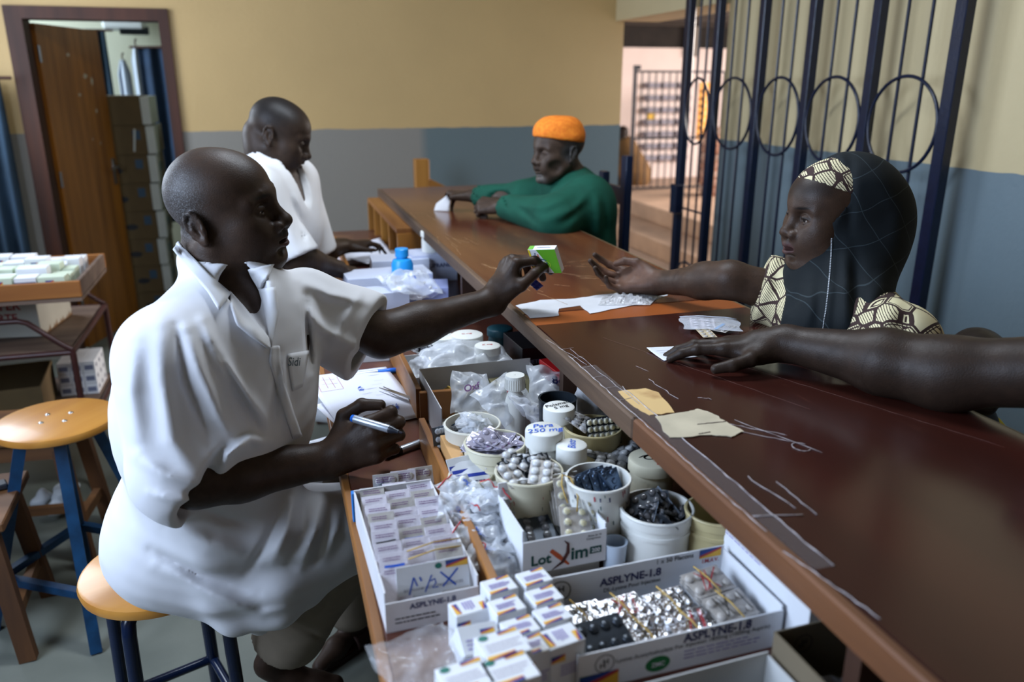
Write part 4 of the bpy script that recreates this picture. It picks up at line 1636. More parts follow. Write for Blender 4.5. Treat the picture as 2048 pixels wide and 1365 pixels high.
ELAS = mat('tan_rubber_band', srgb(186, 152, 76), .6)
RBW = [ink('band_blue', 40, 66, 140), ink('band_red', 178, 60, 54), ink('band_yellow', 226, 176, 60), ink('band_green', 28, 110, 96)]


def plane_mb(o, u, v, pts, mi=0, mb=None):
    """polygon given in (a,b) coordinates of the plane o + a*u + b*v"""
    mb = mb or MB()
    o, u, v = V(*o), V(*u), V(*v)
    mb.add([o + u * a + v * b for a, b in pts], [tuple(range(len(pts)))], mi)
    return mb


def rainbow(parent, o, u, v, flip=False, name='colour_flash'):
    """the little blue-red-yellow flash printed on cartons; u,v span the rectangle"""
    mb = MB()
    f = (lambda L: [(1 - a, 1 - b) for a, b in L]) if flip else (lambda L: L)
    plane_mb(o, u, v, f([(0, 1), (0, .35), (.55, .70), (.95, 1)]), 0, mb)
    plane_mb(o, u, v, f([(0, .35), (0, .12), (.5, .40), (1, .82), (1, 1), (.95, 1), (.55, .70)]), 1, mb)
    plane_mb(o, u, v, f([(0, .12), (0, 0), (1, 0), (1, .82), (.5, .40)]), 2, mb)
    plane_mb(o, u, v, f([(0, 1), (0, .86), (.35, 1)]), 3, mb)
    return mb.obj(name, RBW, parent)


def lines(parent, o, u, v, n, m, w=.5, name='fine_print', seed=0, gap=.0):
    """rows of fine print drawn as broken bars; u row direction (full length), v row step"""
    r = random.Random(seed)
    mb = MB()
    o, u, v = V(*o), V(*u), V(*v)
    for i in range(n):
        x = 0.0
        end = r.uniform(.72, 1.0)
        while x < end:
            l = min(r.uniform(.05, .16), end - x)
            a = o + u * x + v * i
            mb.add([a, a + u * l, a + u * l + v * w, a + v * w], [(0, 1, 2, 3)])
            x += l + .02
    return mb.obj(name, m, parent)


def stroke(parent, pts, w, nrm, m, name='handwriting'):
    return MB().ribbon(pts, w, nrm).obj(name, m, parent)


def carton(name, loc, size, rz, label, cat='carton', group=None, m=None, rot=None):
    r = empty(name, loc, rz, label, cat, group)
    if rot:
        r.rotation_euler = rot
    MB().cbox((0, 0, size[2] / 2), size, bev=.0008).obj('box', m or WCARD, r)
    return r


def open_box(name, loc, size, rz, label, t=.002, m=None, mi=None, hs=None, cat='box', group=None):
    """open-topped card box; hs: heights of front, right, back, left walls"""
    w, d, h = size
    hs = hs or (h, h, h, h)
    r = empty(name, loc, rz, label, cat, group)
    m, mi = m or WCARD, mi or GCARD
    MB().cbox((0, 0, t / 2), (w - 2 * t, d - 2 * t, t)).obj('base', mi, r)
    MB().cbox((0, -d / 2 + t / 2, hs[0] / 2), (w, t, hs[0])).obj('front_wall', m, r)
    MB().cbox((0, d / 2 - t / 2, hs[2] / 2), (w, t, hs[2])).obj('back_wall', m, r)
    MB().cbox((w / 2 - t / 2, 0, hs[1] / 2), (t, d - 2 * t, hs[1])).obj('side_wall', m, r)
    MB().cbox((-w / 2 + t / 2, 0, hs[3] / 2), (t, d - 2 * t, hs[3])).obj('side_wall', m, r)
    return r


def tub(loc, R, h, label, m, t=.0028, ribs=True, cat='tub'):
    r = empty('tub', loc, 0, label, cat)
    prof = [(.001, 0), (R * .92 - .003, 0), (R * .92, .004), (R * .94, h * .62)]
    if ribs:
        prof += [(R * .985, h * .64), (R * .985, h * .70), (R * .955, h * .715), (R * .96, h * .80), (R * 1.0, h * .82)]
    prof += [(R, h - .004), (R + .0012, h - .002), (R, h), (R - t, h), (R - t, h - .003), (R * .92 - t, .006), (.001, .006)]
    MB().lathe(prof, 44).obj('body', m, r, auto=30)
    return r


def jar(loc, R, h, label, lidh=.022, m=None, lines_=None, inkm=None, rz=0.0, body_r=.92, sz=.02):
    r = empty('jar', loc, rz, label, 'jar')
    m = m or TUBW
    MB().lathe([(.001, 0), (R * body_r, 0), (R * body_r, h - lidh - .012), (R * body_r * .88, h - lidh - .002), (R * .8, h - lidh + .004), (.001, h - lidh + .004)], 36).obj('body', m, r, auto=35)
    lid = MB().lathe([(.001, h), (R - .004, h), (R - .001, h - .0018), (R, h - .005), (R, h - lidh), (R * .82, h - lidh), (R * .82, h - lidh + .001)], 48).obj('lid', m, r, auto=35)
    if lines_:
        n = len(lines_)
        for i, s in enumerate(lines_):
            letters(s, lid, inkm or INKB, None, sz, (0, (n - 1) * sz * .5 - i * sz, h + .0005), 'top', bold=.012, shear=.25, name='handwriting')
    return r


_bl = {}


def blister_meshes(w, l, nx, ny, rr, hh):
    key = (w, l, nx, ny, rr, hh)
    if key not in _bl:
        a = MB().cbox((0, 0, 0), (w, l, .0007), bev=.0003).mesh('foil')
        b = MB()
        for i in range(nx):
            for j in range(ny):
                c = (-w / 2 + w * (i + .5) / nx, -l / 2 + l * (j + .5) / ny, .0004)
                b.lathe([(rr, 0), (rr * .94, hh * .7), (rr * .7, hh), (.0005, hh * 1.02)], 10, t=c)
        pk = b.mesh('pockets')
        pk.shade_smooth()
        t = MB()
        t.lathe([(.0005, hh * .85), (rr * .60, hh * .82), (rr * .82, hh * .62), (rr * .82, hh * .2), (.0005, hh * .15)], 12, t=(0, 0, .0004))
        tb = t.mesh('tablet')
        tb.shade_smooth()
        _bl[key] = (a, pk, tb)
    return _bl[key]


def blister(loc, R, w, l, nx, ny, rr, hh, label, foil, pvc, tab=None, group=None, tabs=True):
    r = bpy.data.objects.new('blister_pack', None)
    r.empty_display_size = .02
    link(r)
    tag(r, label, 'blister pack', group)
    M = Matrix(np.asarray(R).tolist()).to_4x4()
    M.translation = Vector(loc)
    r.matrix_world = M
    a, pk, tb = blister_meshes(w, l, nx, ny, rr, hh)
    for nm, me, m in (('foil', a, foil), ('pockets', pk, pvc)):
        me2 = me if not me.materials else None
        key = (id(me), m.name)
        if key not in _blm:
            c = me.copy()
            c.materials.clear()
            c.materials.append(m)
            _blm[key] = c
        mesh_obj(nm, _blm[key], None, r)
    if tab and tabs:
        key = (id(tb), tab.name)
        if key not in _blm:
            c = tb.copy()
            c.materials.append(tab)
            _blm[key] = c
        for i in range(nx):
            for j in range(ny):
                mesh_obj('tablet', _blm[key], None, r, (-w / 2 + w * (i + .5) / nx, -l / 2 + l * (j + .5) / ny, 0))
    return r


_blm = {}


def rand_R(r, tilt):
    return rotm(r.uniform(-tilt, tilt), r.uniform(-tilt, tilt), r.uniform(0, 6.28))


def zip_bag(loc, R, w, l, th, label, film=None, tabs=0, zipc=None, mark=None, seed=0, group=None, tabm=None, tr=.0045, cr=1.0):
    """pillow-like plastic bag with its contents"""
    q = random.Random(seed)
    r = bpy.data.objects.new('zip_bag', None)
    r.empty_display_size = .02
    link(r)
    tag(r, label, 'bag', group)
    M = Matrix(np.asarray(R).tolist()).to_4x4()
    M.translation = Vector(loc)
    r.matrix_world = M
    ph = [q.uniform(0, 6) for _ in range(6)]
    def sk(sg):
        def f(u, v):
            e = max(0.0, math.sin(PI * u) * math.sin(PI * v)) ** .5
            k = max(w, l) / .075 * cr
            wr = .0022 * math.sin(14 * u + ph[0] + 3 * math.sin(6 * v + ph[1])) + .0018 * math.sin(19 * v + ph[2] + 2 * math.sin(9 * u + ph[3])) + .0016 * abs(math.sin(11 * (u + v) + ph[4] + 2 * math.sin(7 * (u - v))))
            tx = 1 - .14 * (1 + math.sin(2.2 * v + ph[5])) * .5 + .05 * math.sin(9 * v + ph[1])
            ty = 1 - .10 * (1 + math.sin(2.6 * u + ph[2])) * .5 + .05 * math.sin(8 * u + ph[0])
            return (w * (u - .5) * tx, l * (v - .5) * ty, sg * (th / 2 * e) + wr * k * (.5 + e) + .006 * k * math.sin(3 * u + ph[4]) * math.sin(3 * v + ph[5]))
        return f
    mb = MB()
    grid_mb(sk(1), 22, 22, 0, mb)
    grid_mb(lambda u, v: sk(-1)(1 - u, v), 22, 22, 0, mb)
    mb.obj('film', film or BAG, r, smooth=True)
    if zipc:
        MB().tube([(w * (u - .5) * .98, l * .40, sk(1)(u, .9)[2] + .001) for u in np.linspace(0, 1, 10)], .0011, 5).obj('zip_line', zipc, r, smooth=True)
    if tabs:
        t = MB()
        for i in range(tabs):
            c = V(q.uniform(-w * .32, w * .32), q.uniform(-l * .36, l * .2), q.uniform(-th * .18, th * .18))
            t.lathe([(.0004, tr * .5), (tr * .8, tr * .42), (tr, tr * .15), (tr, -tr * .15), (tr * .8, -tr * .42), (.0004, -tr * .5)], 10, R=rotm(q.uniform(0, 3), q.uniform(0, 3), 0), t=c)
        t.obj('tablets', tabm or TABW, r, smooth=True)['kind'] = 'stuff'
    if mark:
        letters(mark[0], r, mark[1], mark[2], None, (0, -.02 * l, sk(1)(.5, .48)[2] + .0015), 'top', rz=mark[3] if len(mark) > 3 else 0, bold=.02, shear=.2, name='handwriting')
    return r


def fill_tub(c, R, z, n, label, foil, pvc, group, tab=None, seed=0, dims=(.030, .056, 2, 4, .0052, .0028), tilt=.9, stand=False, spread=.62):
    q = random.Random(seed)
    for i in range(n):
        a = q.uniform(0, 6.28)
        rr = R * spread * math.sqrt(q.random()) * .8
        p = (c[0] + rr * math.cos(a), c[1] + rr * math.sin(a), z - .018 + .020 * q.random() + .0022 * i * .4)
        blister(p, rand_R(q, tilt), *dims, label, foil, pvc, tab, group, tabs=tab is not None)


# ------------------------------------------------------------------ tubs and jars in the near tray
def rimc(x0, x1, yc, z):
    """centre and radius of a round rim seen between x0 and x1 with its middle at height yc"""
    a, b = ptz(x0, yc, z), ptz(x1, yc, z)
    return (a + b) / 2, np.linalg.norm(a - b) / 2


def stain(parent, R, h, cols, seed, n=12, z0=.55):
    q = random.Random(seed)
    for cm in cols:
        mb = MB()
        for i in range(n):
            a = q.uniform(2.2, 5.6)
            z = h * q.uniform(z0, .97)
            k = R * (.965 if z < h * .8 else 1.004)
            l = q.uniform(.002, .010)
            da = q.uniform(.01, .05)
            mb.add([(k * math.cos(a), k * math.sin(a), z), (k * math.cos(a + da), k * math.sin(a + da), z), (k * math.cos(a + da + .01), k * math.sin(a + da + .01), z - l), (k * math.cos(a + .02), k * math.sin(a + .02), z - l)], [(0, 3, 2, 1)])
        mb.obj('ink_stain', cm, parent)


c, R = rimc(1240, 1387, 1013, 1.005)
t1 = tub((c[0], c[1], BZ), R, 1.005 - BZ, 'white ribbed tub of dark blister packs at the front right of the tray', TUBW)
fill_tub(c, R, .985, 26, 'dark blister pack in the white front tub', FOILD, PVCD, 'dark blister packs in the white front tub', None, 5, tilt=1.0)
MB().bar((R * .955 * math.cos(1.2), R * .955 * math.sin(1.2), .072), (R * .955 * math.cos(1.2), R * .955 * math.sin(1.2), .055), .003, .001, up=(math.cos(1.2), math.sin(1.2), 0)).obj('marker_stroke', INKK, t1)
c, R = rimc(1131, 1262, 954, 1.035)
t2 = tub((c[0], c[1], BZ), R, 1.035 - BZ, 'tall cream tub with ink stains holding blue blister strips', TUBW, ribs=False)
stain(t2, R, .115, [INKN, ink('stain_red', 170, 50, 60), INKG], 3)
for i in range(11):
    blister((c[0] - .018 + .0045 * i, c[1] + .004 * (i % 3) - .002, 1.014 - .0010 * abs(i - 5)), rotm(1.15, 0, .25) @ rotm(0, 0, .05 * (i % 4)), .034, .060, 2, 5, .005, .0018, 'blue blister strip standing in the tall stained tub', FOILB, FOILB, None, 'blue blister strips in the tall stained tub')
for i in range(5):
    blister((c[0] + .020, c[1] - .004 + .006 * i, 1.012), rotm(.9, .5, 1.4), .034, .055, 2, 5, .005, .0018, 'blue blister strip standing in the tall stained tub', FOILB, FOILB, None, 'blue blister strips in the tall stained tub')
c, R = rimc(990, 1126, 940, 1.03)
t3 = tub((c[0], c[1], BZ), R, 1.03 - BZ, 'cream ink-spotted tub of silver strips with white tablets', TUBC, ribs=False)
stain(t3, R, .11, [INKK, INKR], 4, 9)
for i in range(7):
    blister((c[0] - .022 + .008 * i, c[1] + .006 * math.sin(i), 1.020 + .003 * (i % 2)), rotm(.75, 0, .55 - .06 * i), .034, .066, 2, 5, .005, .0020, 'silver strip of white tablets in the cream ink-spotted tub', FOILD, PVC, None, 'silver strips in the cream ink-spotted tub')
for i, (dx, dy, a) in enumerate([(-.030, -.012, .3), (.012, -.022, -.4), (-.012, .022, .8), (.030, .004, 1.2), (.02, .026, 2.2)]):
    blister((c[0] + dx, c[1] + dy, 1.030 + .004 * (i % 3)), rotm(.35, .1, a), .036, .050, 2, 3, .0075, .0055, 'clear strip of large white tablets in the cream ink-spotted tub', FOILG, PVC, TABW, 'clear strips in the cream ink-spotted tub')
c, R = rimc(928, 1052, 884, 1.03)
t4 = tub((c[0], c[1], BZ), R, 1.03 - BZ, 'cream ribbed tub heaped with lilac printed foil strips', TUBC)
for i in range(20):
    q = random.Random(300 + i)
    a = q.uniform(0, 6.28)
    rr = R * .55 * math.sqrt(q.random())
    o = blister((c[0] + rr * math.cos(a), c[1] + rr * math.sin(a), 1.012 + .016 * (1 - rr / R) + .002 * q.random()), rotm(q.uniform(-.5, .5), q.uniform(-.5, .5), .7 + q.uniform(-.3, .3)), .040, .060, 2, 4, .006, .0010, 'lilac foil strip heaped in the cream ribbed tub', FOILL, FOILL, None, 'lilac foil strips in the cream ribbed tub')
    if i > 12:
        d = MB()
        for dx in (-.01, .01):
            for dy in (-.02, 0, .02):
                d.disc(.0028, .0022, 8, t=(dx, dy, 0))
        d.obj('printed_dot', INKP, o)
c, R = rimc(888, 1001, 846, 1.03)
t5 = tub((c[0], c[1], BZ), R, 1.03 - BZ, 'paper-wrapped tub with hand-drawn red and blue lines and black lettering', mat('squared_paper_wrap', srgb(214, 210, 196), .8, var=.06, vscale=14), ribs=False)
for a0, s in ((3.5, 'Amox'), (4.75, '250'), (5.5, 'cp')):
    letters(s, t5, INKK, .03, None, (R * .985 * math.cos(a0), R * .985 * math.sin(a0), .075), 'front', R=rotm(0, 0, a0 + PI / 2), bold=.03, name='handwriting')
for a0, m_ in ((1.9, INKR), (2.3, INKR), (1.2, INKB)):
    MB().bar((R * .93 * math.cos(a0), R * .93 * math.sin(a0), .05), (R * .96 * math.cos(a0), R * .96 * math.sin(a0), .105), .0016, .0008, up=(-math.sin(a0), math.cos(a0), 0)).obj('drawn_line', m_, t5)
MB().tube([(R * .955 * math.cos(a), R * .955 * math.sin(a), .092) for a in np.linspace(1.0, 2.6, 12)], .0008, 4).obj('drawn_line', INKR, t5)
for i in range(4):
    zip_bag((c[0] + .012 * (i % 2) - .006, c[1] + .012 * (i // 2) - .008, 1.008 + .008 * i), rotm(.3 * (i - 1), .25, .6 * i), .055, .05, .018, 'crumpled clear bag inside the paper-wrapped tub', BAGM, 0, None, ('AB', INKG, .02), 40 + i, 'clear bags in the paper-wrapped tub')
# white jars with written lids
c, R = rimc(1050, 1126, 857, 1.06)
jar((c[0], c[1], BZ), R, 1.06 - BZ, 'white jar with blue handwriting Para 250 mg on the lid', .028, None, ['Para', '250 mg'], INKB, -.1, .86, .020)
c, R = rimc(1112, 1175, 888, 1.045)
jar((c[0], c[1], BZ), R, 1.045 - BZ, 'white jar with blue handwriting Bistr on the lid', .026, None, ['Bistr'], INKB, 1.2, .86, .018)
c, R = rimc(1086, 1150, 812, 1.05)
jar((c[0], c[1], BZ), R, 1.05 - BZ, 'white jar with black handwriting on the lid beside the open black tub', .026, None, ['Polamat', '5 mg'], INKK, .25, .9, .015)
c, R = rimc(1257, 1352, 915, 1.02)
j4 = jar((c[0], c[1] + .0, BZ), R, 1.02 - BZ, 'cream lidded tub with a black loop and red stroke, half under the counter', .020, TUBC)
stroke(j4, [(.010 * math.cos(t) - .004, .007 * math.sin(t), .1005) for t in np.linspace(0, 9, 26)], .003, (0, 0, 1), INKK)
stroke(j4, [(-.022, .004, .1005), (-.012, .008, .1005), (.0, .010, .1005)], .002, (0, 0, 1), INKK)
stroke(j4, [(-.004, -.028, .1005), (.006, -.014, .1005)], .0035, (0, 0, 1), INKR)
# bubble film round the two blue-lettered jars
for x, y, s in ((1082, 905, 1), (1130, 930, 2)):
    p = ptz(x, y, .975)
    zip_bag(p, rotm(.5, .2, .4 * s), .075, .055, .022, ['clear bag squeezed against the Para jar', 'clear bag squeezed against the Bistr jar'][s - 1], BAGM, 0, None, None, 60 + s)
# open black tub
c, R = rimc(1077, 1153, 797, 1.04)
bt = empty('tub', (c[0], c[1], BZ), 0, 'small open black plastic tub at the back of the tray', 'tub')
MB().lathe([(.001, 0), (R * .9, 0), (R, .12), (R + .001, .121), (R - .003, .121), (R * .9 - .003, .004), (.001, .004)], 40).obj('body', BLACKP, bt, auto=35)
# yellowed tubs half under the counter
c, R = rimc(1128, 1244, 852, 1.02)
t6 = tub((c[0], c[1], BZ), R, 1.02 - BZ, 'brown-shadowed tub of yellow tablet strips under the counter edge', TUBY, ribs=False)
for i in range(9):
    blister((c[0] - .005 + .0052 * i, c[1] - .012 + .003 * (i % 2), 1.012), rotm(1.25, .1, .35), .028, .05, 2, 4, .0055, .005, 'strip of yellow tablets in the tub under the counter edge', FOILD, PVC, TABY, 'yellow tablet strips under the counter edge')
for i in range(4):
    blister((c[0] - .030 + .006 * i, c[1] + .010 + .01 * i, 1.024), rotm(.5, .2, 1.0 + .2 * i), .034, .05, 2, 3, .0075, .005, 'grey strip beside the yellow tablet strips', FOILG, PVC, None, 'grey strips under the counter edge')
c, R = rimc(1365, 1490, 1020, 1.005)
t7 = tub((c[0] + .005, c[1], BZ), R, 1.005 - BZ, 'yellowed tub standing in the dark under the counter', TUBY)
c, R = rimc(1245, 1300, 862, 1.0)
t8 = tub((c[0] + .02, c[1] + .03, BZ), .045, .09, 'spotted cream tub behind the yellow tablet strips', TUBC, ribs=False)
stain(t8, .045, .09, [INKK], 8, 12, .4)
c, R = rimc(1205, 1255, 1083, .965)
bw = empty('bowl', (c[0], c[1], BZ), 0, 'small pale blue plastic cup next to the tall stained tub', 'cup')
MB().lathe([(.001, 0), (R * .86, 0), (R, .045), (R + .0006, .0455), (R - .0018, .0455), (R * .86 - .002, .003), (.001, .003)], 36).obj('body', mat('pale_blue_plastic', srgb(196, 210, 226), .35), bw, auto=35)
for i in range(2):
    blister((c[0], c[1] + .004 * i, .940 + .004 * i), rotm(.4, .3 * i, 1.0), .022, .034, 2, 3, .0045, .004, 'dark blister scrap inside the pale blue cup', FOILD, PVCD, None, 'scraps in the pale blue cup')
# loose silver strips between the jars and the counter
for i in range(9):
    q = random.Random(500 + i)
    p = ptz(1190 + 16 * i, 912 + 8 * (i % 3) - 2 * i, .985)
    blister(p, rotm(q.uniform(-.6, .6), q.uniform(-.5, .5), q.uniform(0, 3)), .032, .056, 2, 3, .0085, .007, 'silver strip with round pockets lying behind the stained tub', FOILD, PVC, TABW if i % 3 == 0 else None, 'silver strips behind the stained tub')
# white bottle with ribbed cap
c, R = rimc(1010, 1050, 755, 1.055)
r = empty('bottle', (c[0], c[1], BZ), 0, 'white bottle with a ribbed screw cap among the clear bags', 'bottle')
MB().lathe([(.001, 0), (R * 1.05, 0), (R * 1.05, .082), (R * .8, .10), (R * .62, .105), (R * .62, .112), (.001, .112)], 32).obj('body', TUBW, r, auto=35)
cap = MB().lathe([(.001, .140), (R * .95, .140), (R, .137), (R, .112), (R * .9, .112)], 40).obj('cap', TUBW, r, auto=35)
for k in range(28):
    a = 2 * PI * k / 28
    MB().box((-.0006, -.0006, 0), (.0006, .0006, .02), R=rotm(0, 0, a), t=(R * 1.0 * math.cos(a), R * 1.0 * math.sin(a), .114)).obj('rib', TUBW, cap)

# ------------------------------------------------------------------ the LotXim tray box
lx0, lx1, ly0, ly1 = .285, .412, .922, 1.036
LZ = BZ + .022
carton('carton', ((lx0 + lx1) / 2 + .005, (ly0 + ly1) / 2 + .004, BZ), (lx1 - lx0 - .01, ly1 - ly0 - .012, .0215), .03, 'flat grey carton lying under the LotXim box', m=GCARD)
bx = open_box('box', ((lx0 + lx1) / 2 + .005, (ly0 + ly1) / 2, LZ), (lx1 - lx0, ly1 - ly0, .085), 0.03, 'white open box lettered LotXim 200 with yellow tablet strips', hs=(.052, .06, .088, .07), m=WCARD, mi=WCARD)
w2, d2 = (lx1 - lx0) / 2, (ly1 - ly0) / 2


def lotxim(parent, y, z, s, face_n):
    letters('Lot', parent, INKG, .030 * s, None, (-.036 * s, y, z), 'front', bold=.03)
    letters('im', parent, INKG, .026 * s, None, (.022 * s, y, z), 'front', bold=.03)
    xx = -.006 * s
    MB().ribbon([(xx - .016 * s, y, z + .012 * s), (xx - .004 * s, y, z), (xx + .012 * s, y, z - .016 * s)], [.006 * s, .007 * s, .003 * s], (0, -1, 0)).obj('swoosh', ink('lot_orange', 186, 84, 44), parent)
    MB().ribbon([(xx - .014 * s, y - .0002, z - .020 * s), (xx + .002 * s, y - .0002, z - .010 * s), (xx + .010 * s, y - .0002, z + .004 * s), (xx + .010 * s, y - .0002, z + .018 * s), (xx + .004 * s, y - .0002, z + .024 * s)], [.001 * s, .005 * s, .006 * s, .004 * s, .001 * s], (0, -1, 0)).obj('swoosh', ink('lot_dark_x', 80, 44, 40), parent)


lotxim(bx, -d2 - .0006, .021, 1.0, 1)
MB().cbox((.047, -d2 - .0004, .021), (.018, .0006, .011)).obj('green_label', INKG, bx)
letters('200', bx, WCARD, .013, None, (.047, -d2 - .0012, .021), 'front', bold=.02)
letters('Boite de 10', bx, INKK, .020, None, (.045, -d2 - .0006, .045), 'front')
letters('Comprimes', bx, INKK, .022, None, (.043, -d2 - .0006, .040), 'front')
lotxim(bx, d2 - .0026, .062, .92, 1)
letters('Cefixime Comprimes USP 200 mg', bx, INKK, .085, None, (.0, d2 - .0026, .040), 'front')
letters('10x1x10', bx, INKK, .020, None, (.046, d2 - .0026, .076), 'front')
bxp = V((lx0 + lx1) / 2 + .005, (ly0 + ly1) / 2, LZ)
for i in range(3):
    blister(bxp + V(.034 - .002 * i, .018 + .010 * i, .062 - .004 * i), rotm(1.05, 0, -.04 + .08 * i), .040, .070, 2, 4, .0062, .005, 'upright strip of yellow tablets in the LotXim box', FOILG, PVC, TABY, 'yellow tablet strips in the LotXim box')
blister(bxp + V(.028, -.026, .050), rotm(.55, .15, -.15), .046, .052, 2, 3, .0062, .005, 'upright strip of yellow tablets in the LotXim box', FOILG, PVC, TABY, 'yellow tablet strips in the LotXim box')
for i in range(3):
    blister(bxp + V(.060 - .006 * i, -.012 + .008 * i, .050), rotm(1.2, .2, 1.35), .030, .055, 2, 4, .005, .004, 'upright strip of yellow tablets in the LotXim box', PVC, PVC, TABY, 'yellow tablet strips in the LotXim box')
for i in range(5):
    blister(bxp + V(-.024 + .003 * i, -.022 + .011 * i, .022 + .003 * (i % 2)), rotm(.35, 0, .1 * i - .2), .050, .050, 2, 3, .0065, .004, 'smoked strip of amber tablets at the left in the LotXim box', FOILD, PVCD, None, 'smoked strips in the LotXim box')
MB().tube([bxp + V(*q) for q in [(.022, -.010, .075), (.020, .012, .094), (.028, .030, .100), (.038, .022, .098), (.040, -.004, .080), (.036, -.012, .060)]], .0011, 6).obj('rubber_band', ELAS, None, smooth=True)
tag(bpy.data.objects['rubber_band'], 'tan rubber band round the yellow tablet strips', 'rubber band')
# folded white sheet behind the LotXim box
p = ptz(1090, 985, .985)
zip_bag(p + V(0, 0, -.006), rotm(.35, .0, -.15), .095, .05, .012, 'white marked sachet lying between the LotXim box and the tubs', mat('white_sachet', srgb(206, 212, 226), .5), 0, None, ('LZ', INKB, .02), 71)

# ------------------------------------------------------------------ bags of sachets beside the long divider
bags = [(925, 985, .985, .3, .2, .9), (965, 1000, .99, -.3, .3, .2), (1005, 985, 1.0, .5, -.1, 2.4), (915, 1030, .975, .6, -.4, 1.2), (955, 1040, .97, -.2, .5, .5), (985, 1060, .965, .4, .1, 2.0),
        (945, 1085, .96, .5, .2, 1.1), (985, 1100, .955, -.4, .2, .3), (1000, 1130, .95, .7, -.2, 1.5), (965, 1120, .955, .2, -.5, 2.6), (985, 1020, .978, .1, .3, 1.7), (938, 1010, .982, -.5, -.2, 2.1)]
for i, (x, y, z, rx, ry, rz) in enumerate(bags):
    p = ptz(x, y, z)
    zip_bag(p, rotm(rx, ry, rz), .058, .078, .020, 'small zip bag of white tablets piled beside the long pine divider', BAGM, 4, INKR if i % 2 == 0 else None, ('HP', INKB, .022, .5) if i % 3 == 0 else ('L', INKN, .008, .8), 80 + i, 'zip bags piled beside the long pine divider')
# bags at the back of the tray
zip_bag(ptz(940, 785, .995), rotm(.8, .1, -.12), .08, .10, .03, 'clear bag with purple writing standing at the back left of the tray', BAGM, 0, None, ('Oxf', INKP, .035, .3), 101)
zip_bag(ptz(1010, 800, 1.0), rotm(.5, -.2, .5), .11, .10, .035, 'clear bag with a red dot lying under the white bottle', BAGM, 6, None, ('o', INKR, .008), 102)
zip_bag(ptz(1062, 830, .995), rotm(.7, .3, .9), .08, .10, .02, 'blue-printed clear bag in front of the white bottle', BAG, 0, None, ('CTX', INKN, .04, .4), 103)
zip_bag(ptz(1105, 775, .995), rotm(.6, .2, .1), .11, .10, .045, 'large loose clear bag leaning towards the counter edge', BAGM, 0, None, ('8o', INKN, .03), 104)
zip_bag(ptz(1185, 815, 1.0), rotm(.8, .5, .3), .09, .10, .05, 'white plastic bag squeezed under the counter edge', mat('white_bag_film', srgb(206, 206, 208), .35, alpha=.9), 0, None, None, 105)
# white card box at the back of the tray
wb0 = open_box('box', (.405, 1.515, BZ), (.255, .235, .075), 0.0, 'shallow white card box behind the tubs, full of clear bags', hs=(.05, .075, .085, .085), m=mat('scuffed_white_card', srgb(206, 204, 206), .6, var=.2, vscale=14))
for i, (x, y) in enumerate([(.345, 1.59), (.36, 1.575), (.35, 1.555)]):
    pts = [(x + (.030 - .004 * i) * math.cos(t) * (1 + .2 * math.sin(3 * t)), y + .022 * math.sin(t), BZ + .035 + .012 * i + .008 * math.sin(4 * t + i)) for t in np.linspace(0, 2 * PI, 26, endpoint=False)]
    tag(MB().tube(pts, .0016, 5, closed=True).obj('rubber_band', mat('yellow_rubber', srgb(196, 160, 60), .5), None, smooth=True), 'yellow rubber band lying at the left of the shallow white box', 'rubber band', 'yellow rubber bands in the shallow white box')
sbx = carton('carton', (.475, 1.60, BZ + .0025), (.09, .04, .05), .08, 'small cream carton with dark print at the right in the shallow white box', m=mat('cream_carton', srgb(180, 172, 130), .6))
letters('TPHEN', sbx, INKK, .06, None, (0, -.0206, .035), 'front', bold=.02)

# grey blister bundle with a label, and the blue-striped leaflet pack
c = ptz(905, 880, .99)
for i in range(7):
    blister((c[0] - .015 + .006 * i, c[1] + .002 * i, .978), rotm(1.35, 0, .12), .040, .075, 2, 5, .0055, .004, 'steel grey strip bundled at the left end of the tray', FOILB if i % 2 else FOILD, PVC, None, 'steel grey strips bundled at the left end of the tray')
lb = carton('carton', (ptz(903, 912, .94)[0], ptz(903, 912, .94)[1] - .008, BZ), (.048, .004, .035), .1, 'white label card reading 20 mg in front of the grey strips')
letters('A-Pinol', lb, INKN, .016, None, (-.012, -.0026, .024), 'front')
letters('20 mg', lb, INKR, .018, None, (-.010, -.0026, .012), 'front', bold=.02, name='handwriting')
lines(lb, (.004, -.0025, .006), (.018, 0, 0), (0, 0, .005), 5, INKN, .4, seed=4)
op = carton('carton', (.262, 1.225, BZ), (.022, .11, .085), .0, 'narrow open carton with orange side beside the divider', m=mat('orange_white_card', srgb(196, 150, 96), .6))
c = ptz(938, 945, 1.0)
tb = tub((c[0] + .004, c[1] + .004, BZ), .036, .075, 'small cream tub under the blue-striped leaflet', TUBC, ribs=False)
lf = empty('leaflet', (c[0], c[1] - .002, .985), .1, 'folded white leaflet with bold blue stripes on the small cream tub', 'leaflet')
for i, (a, dy, dz) in enumerate([(.9, .006, .012), (.75, -.004, .008), (.62, -.014, .004)]):
    sh_ = MB().cbox((0, 0, 0), (.062 - .004 * i, .058, .0008), bev=.0003).obj('sheet', WCARD, lf, (.002 * i, dy, dz), (a, .0, .12 - .1 * i))
    MB().box((-.029, .010, .0005), (.029, .016, .0007)).obj('blue_stripe', ink('stripe_blue', 34, 56, 150), sh_)
    MB().box((-.029, -.024, .0005), (.012, -.019, .0007)).obj('blue_stripe', ink('stripe_blue', 34, 56, 150), sh_)
    lines(sh_, (-.026, -.014, .0006), (.050, 0, 0), (0, .005, 0), 4, INKN, .35, seed=i)
blister((c[0] - .020, c[1] - .030, .982), rotm(1.1, -.2, .2), .040, .050, 2, 3, .007, .005, 'white strip with two bumps in front of the blue-striped leaflet', WCARD, WCARD)

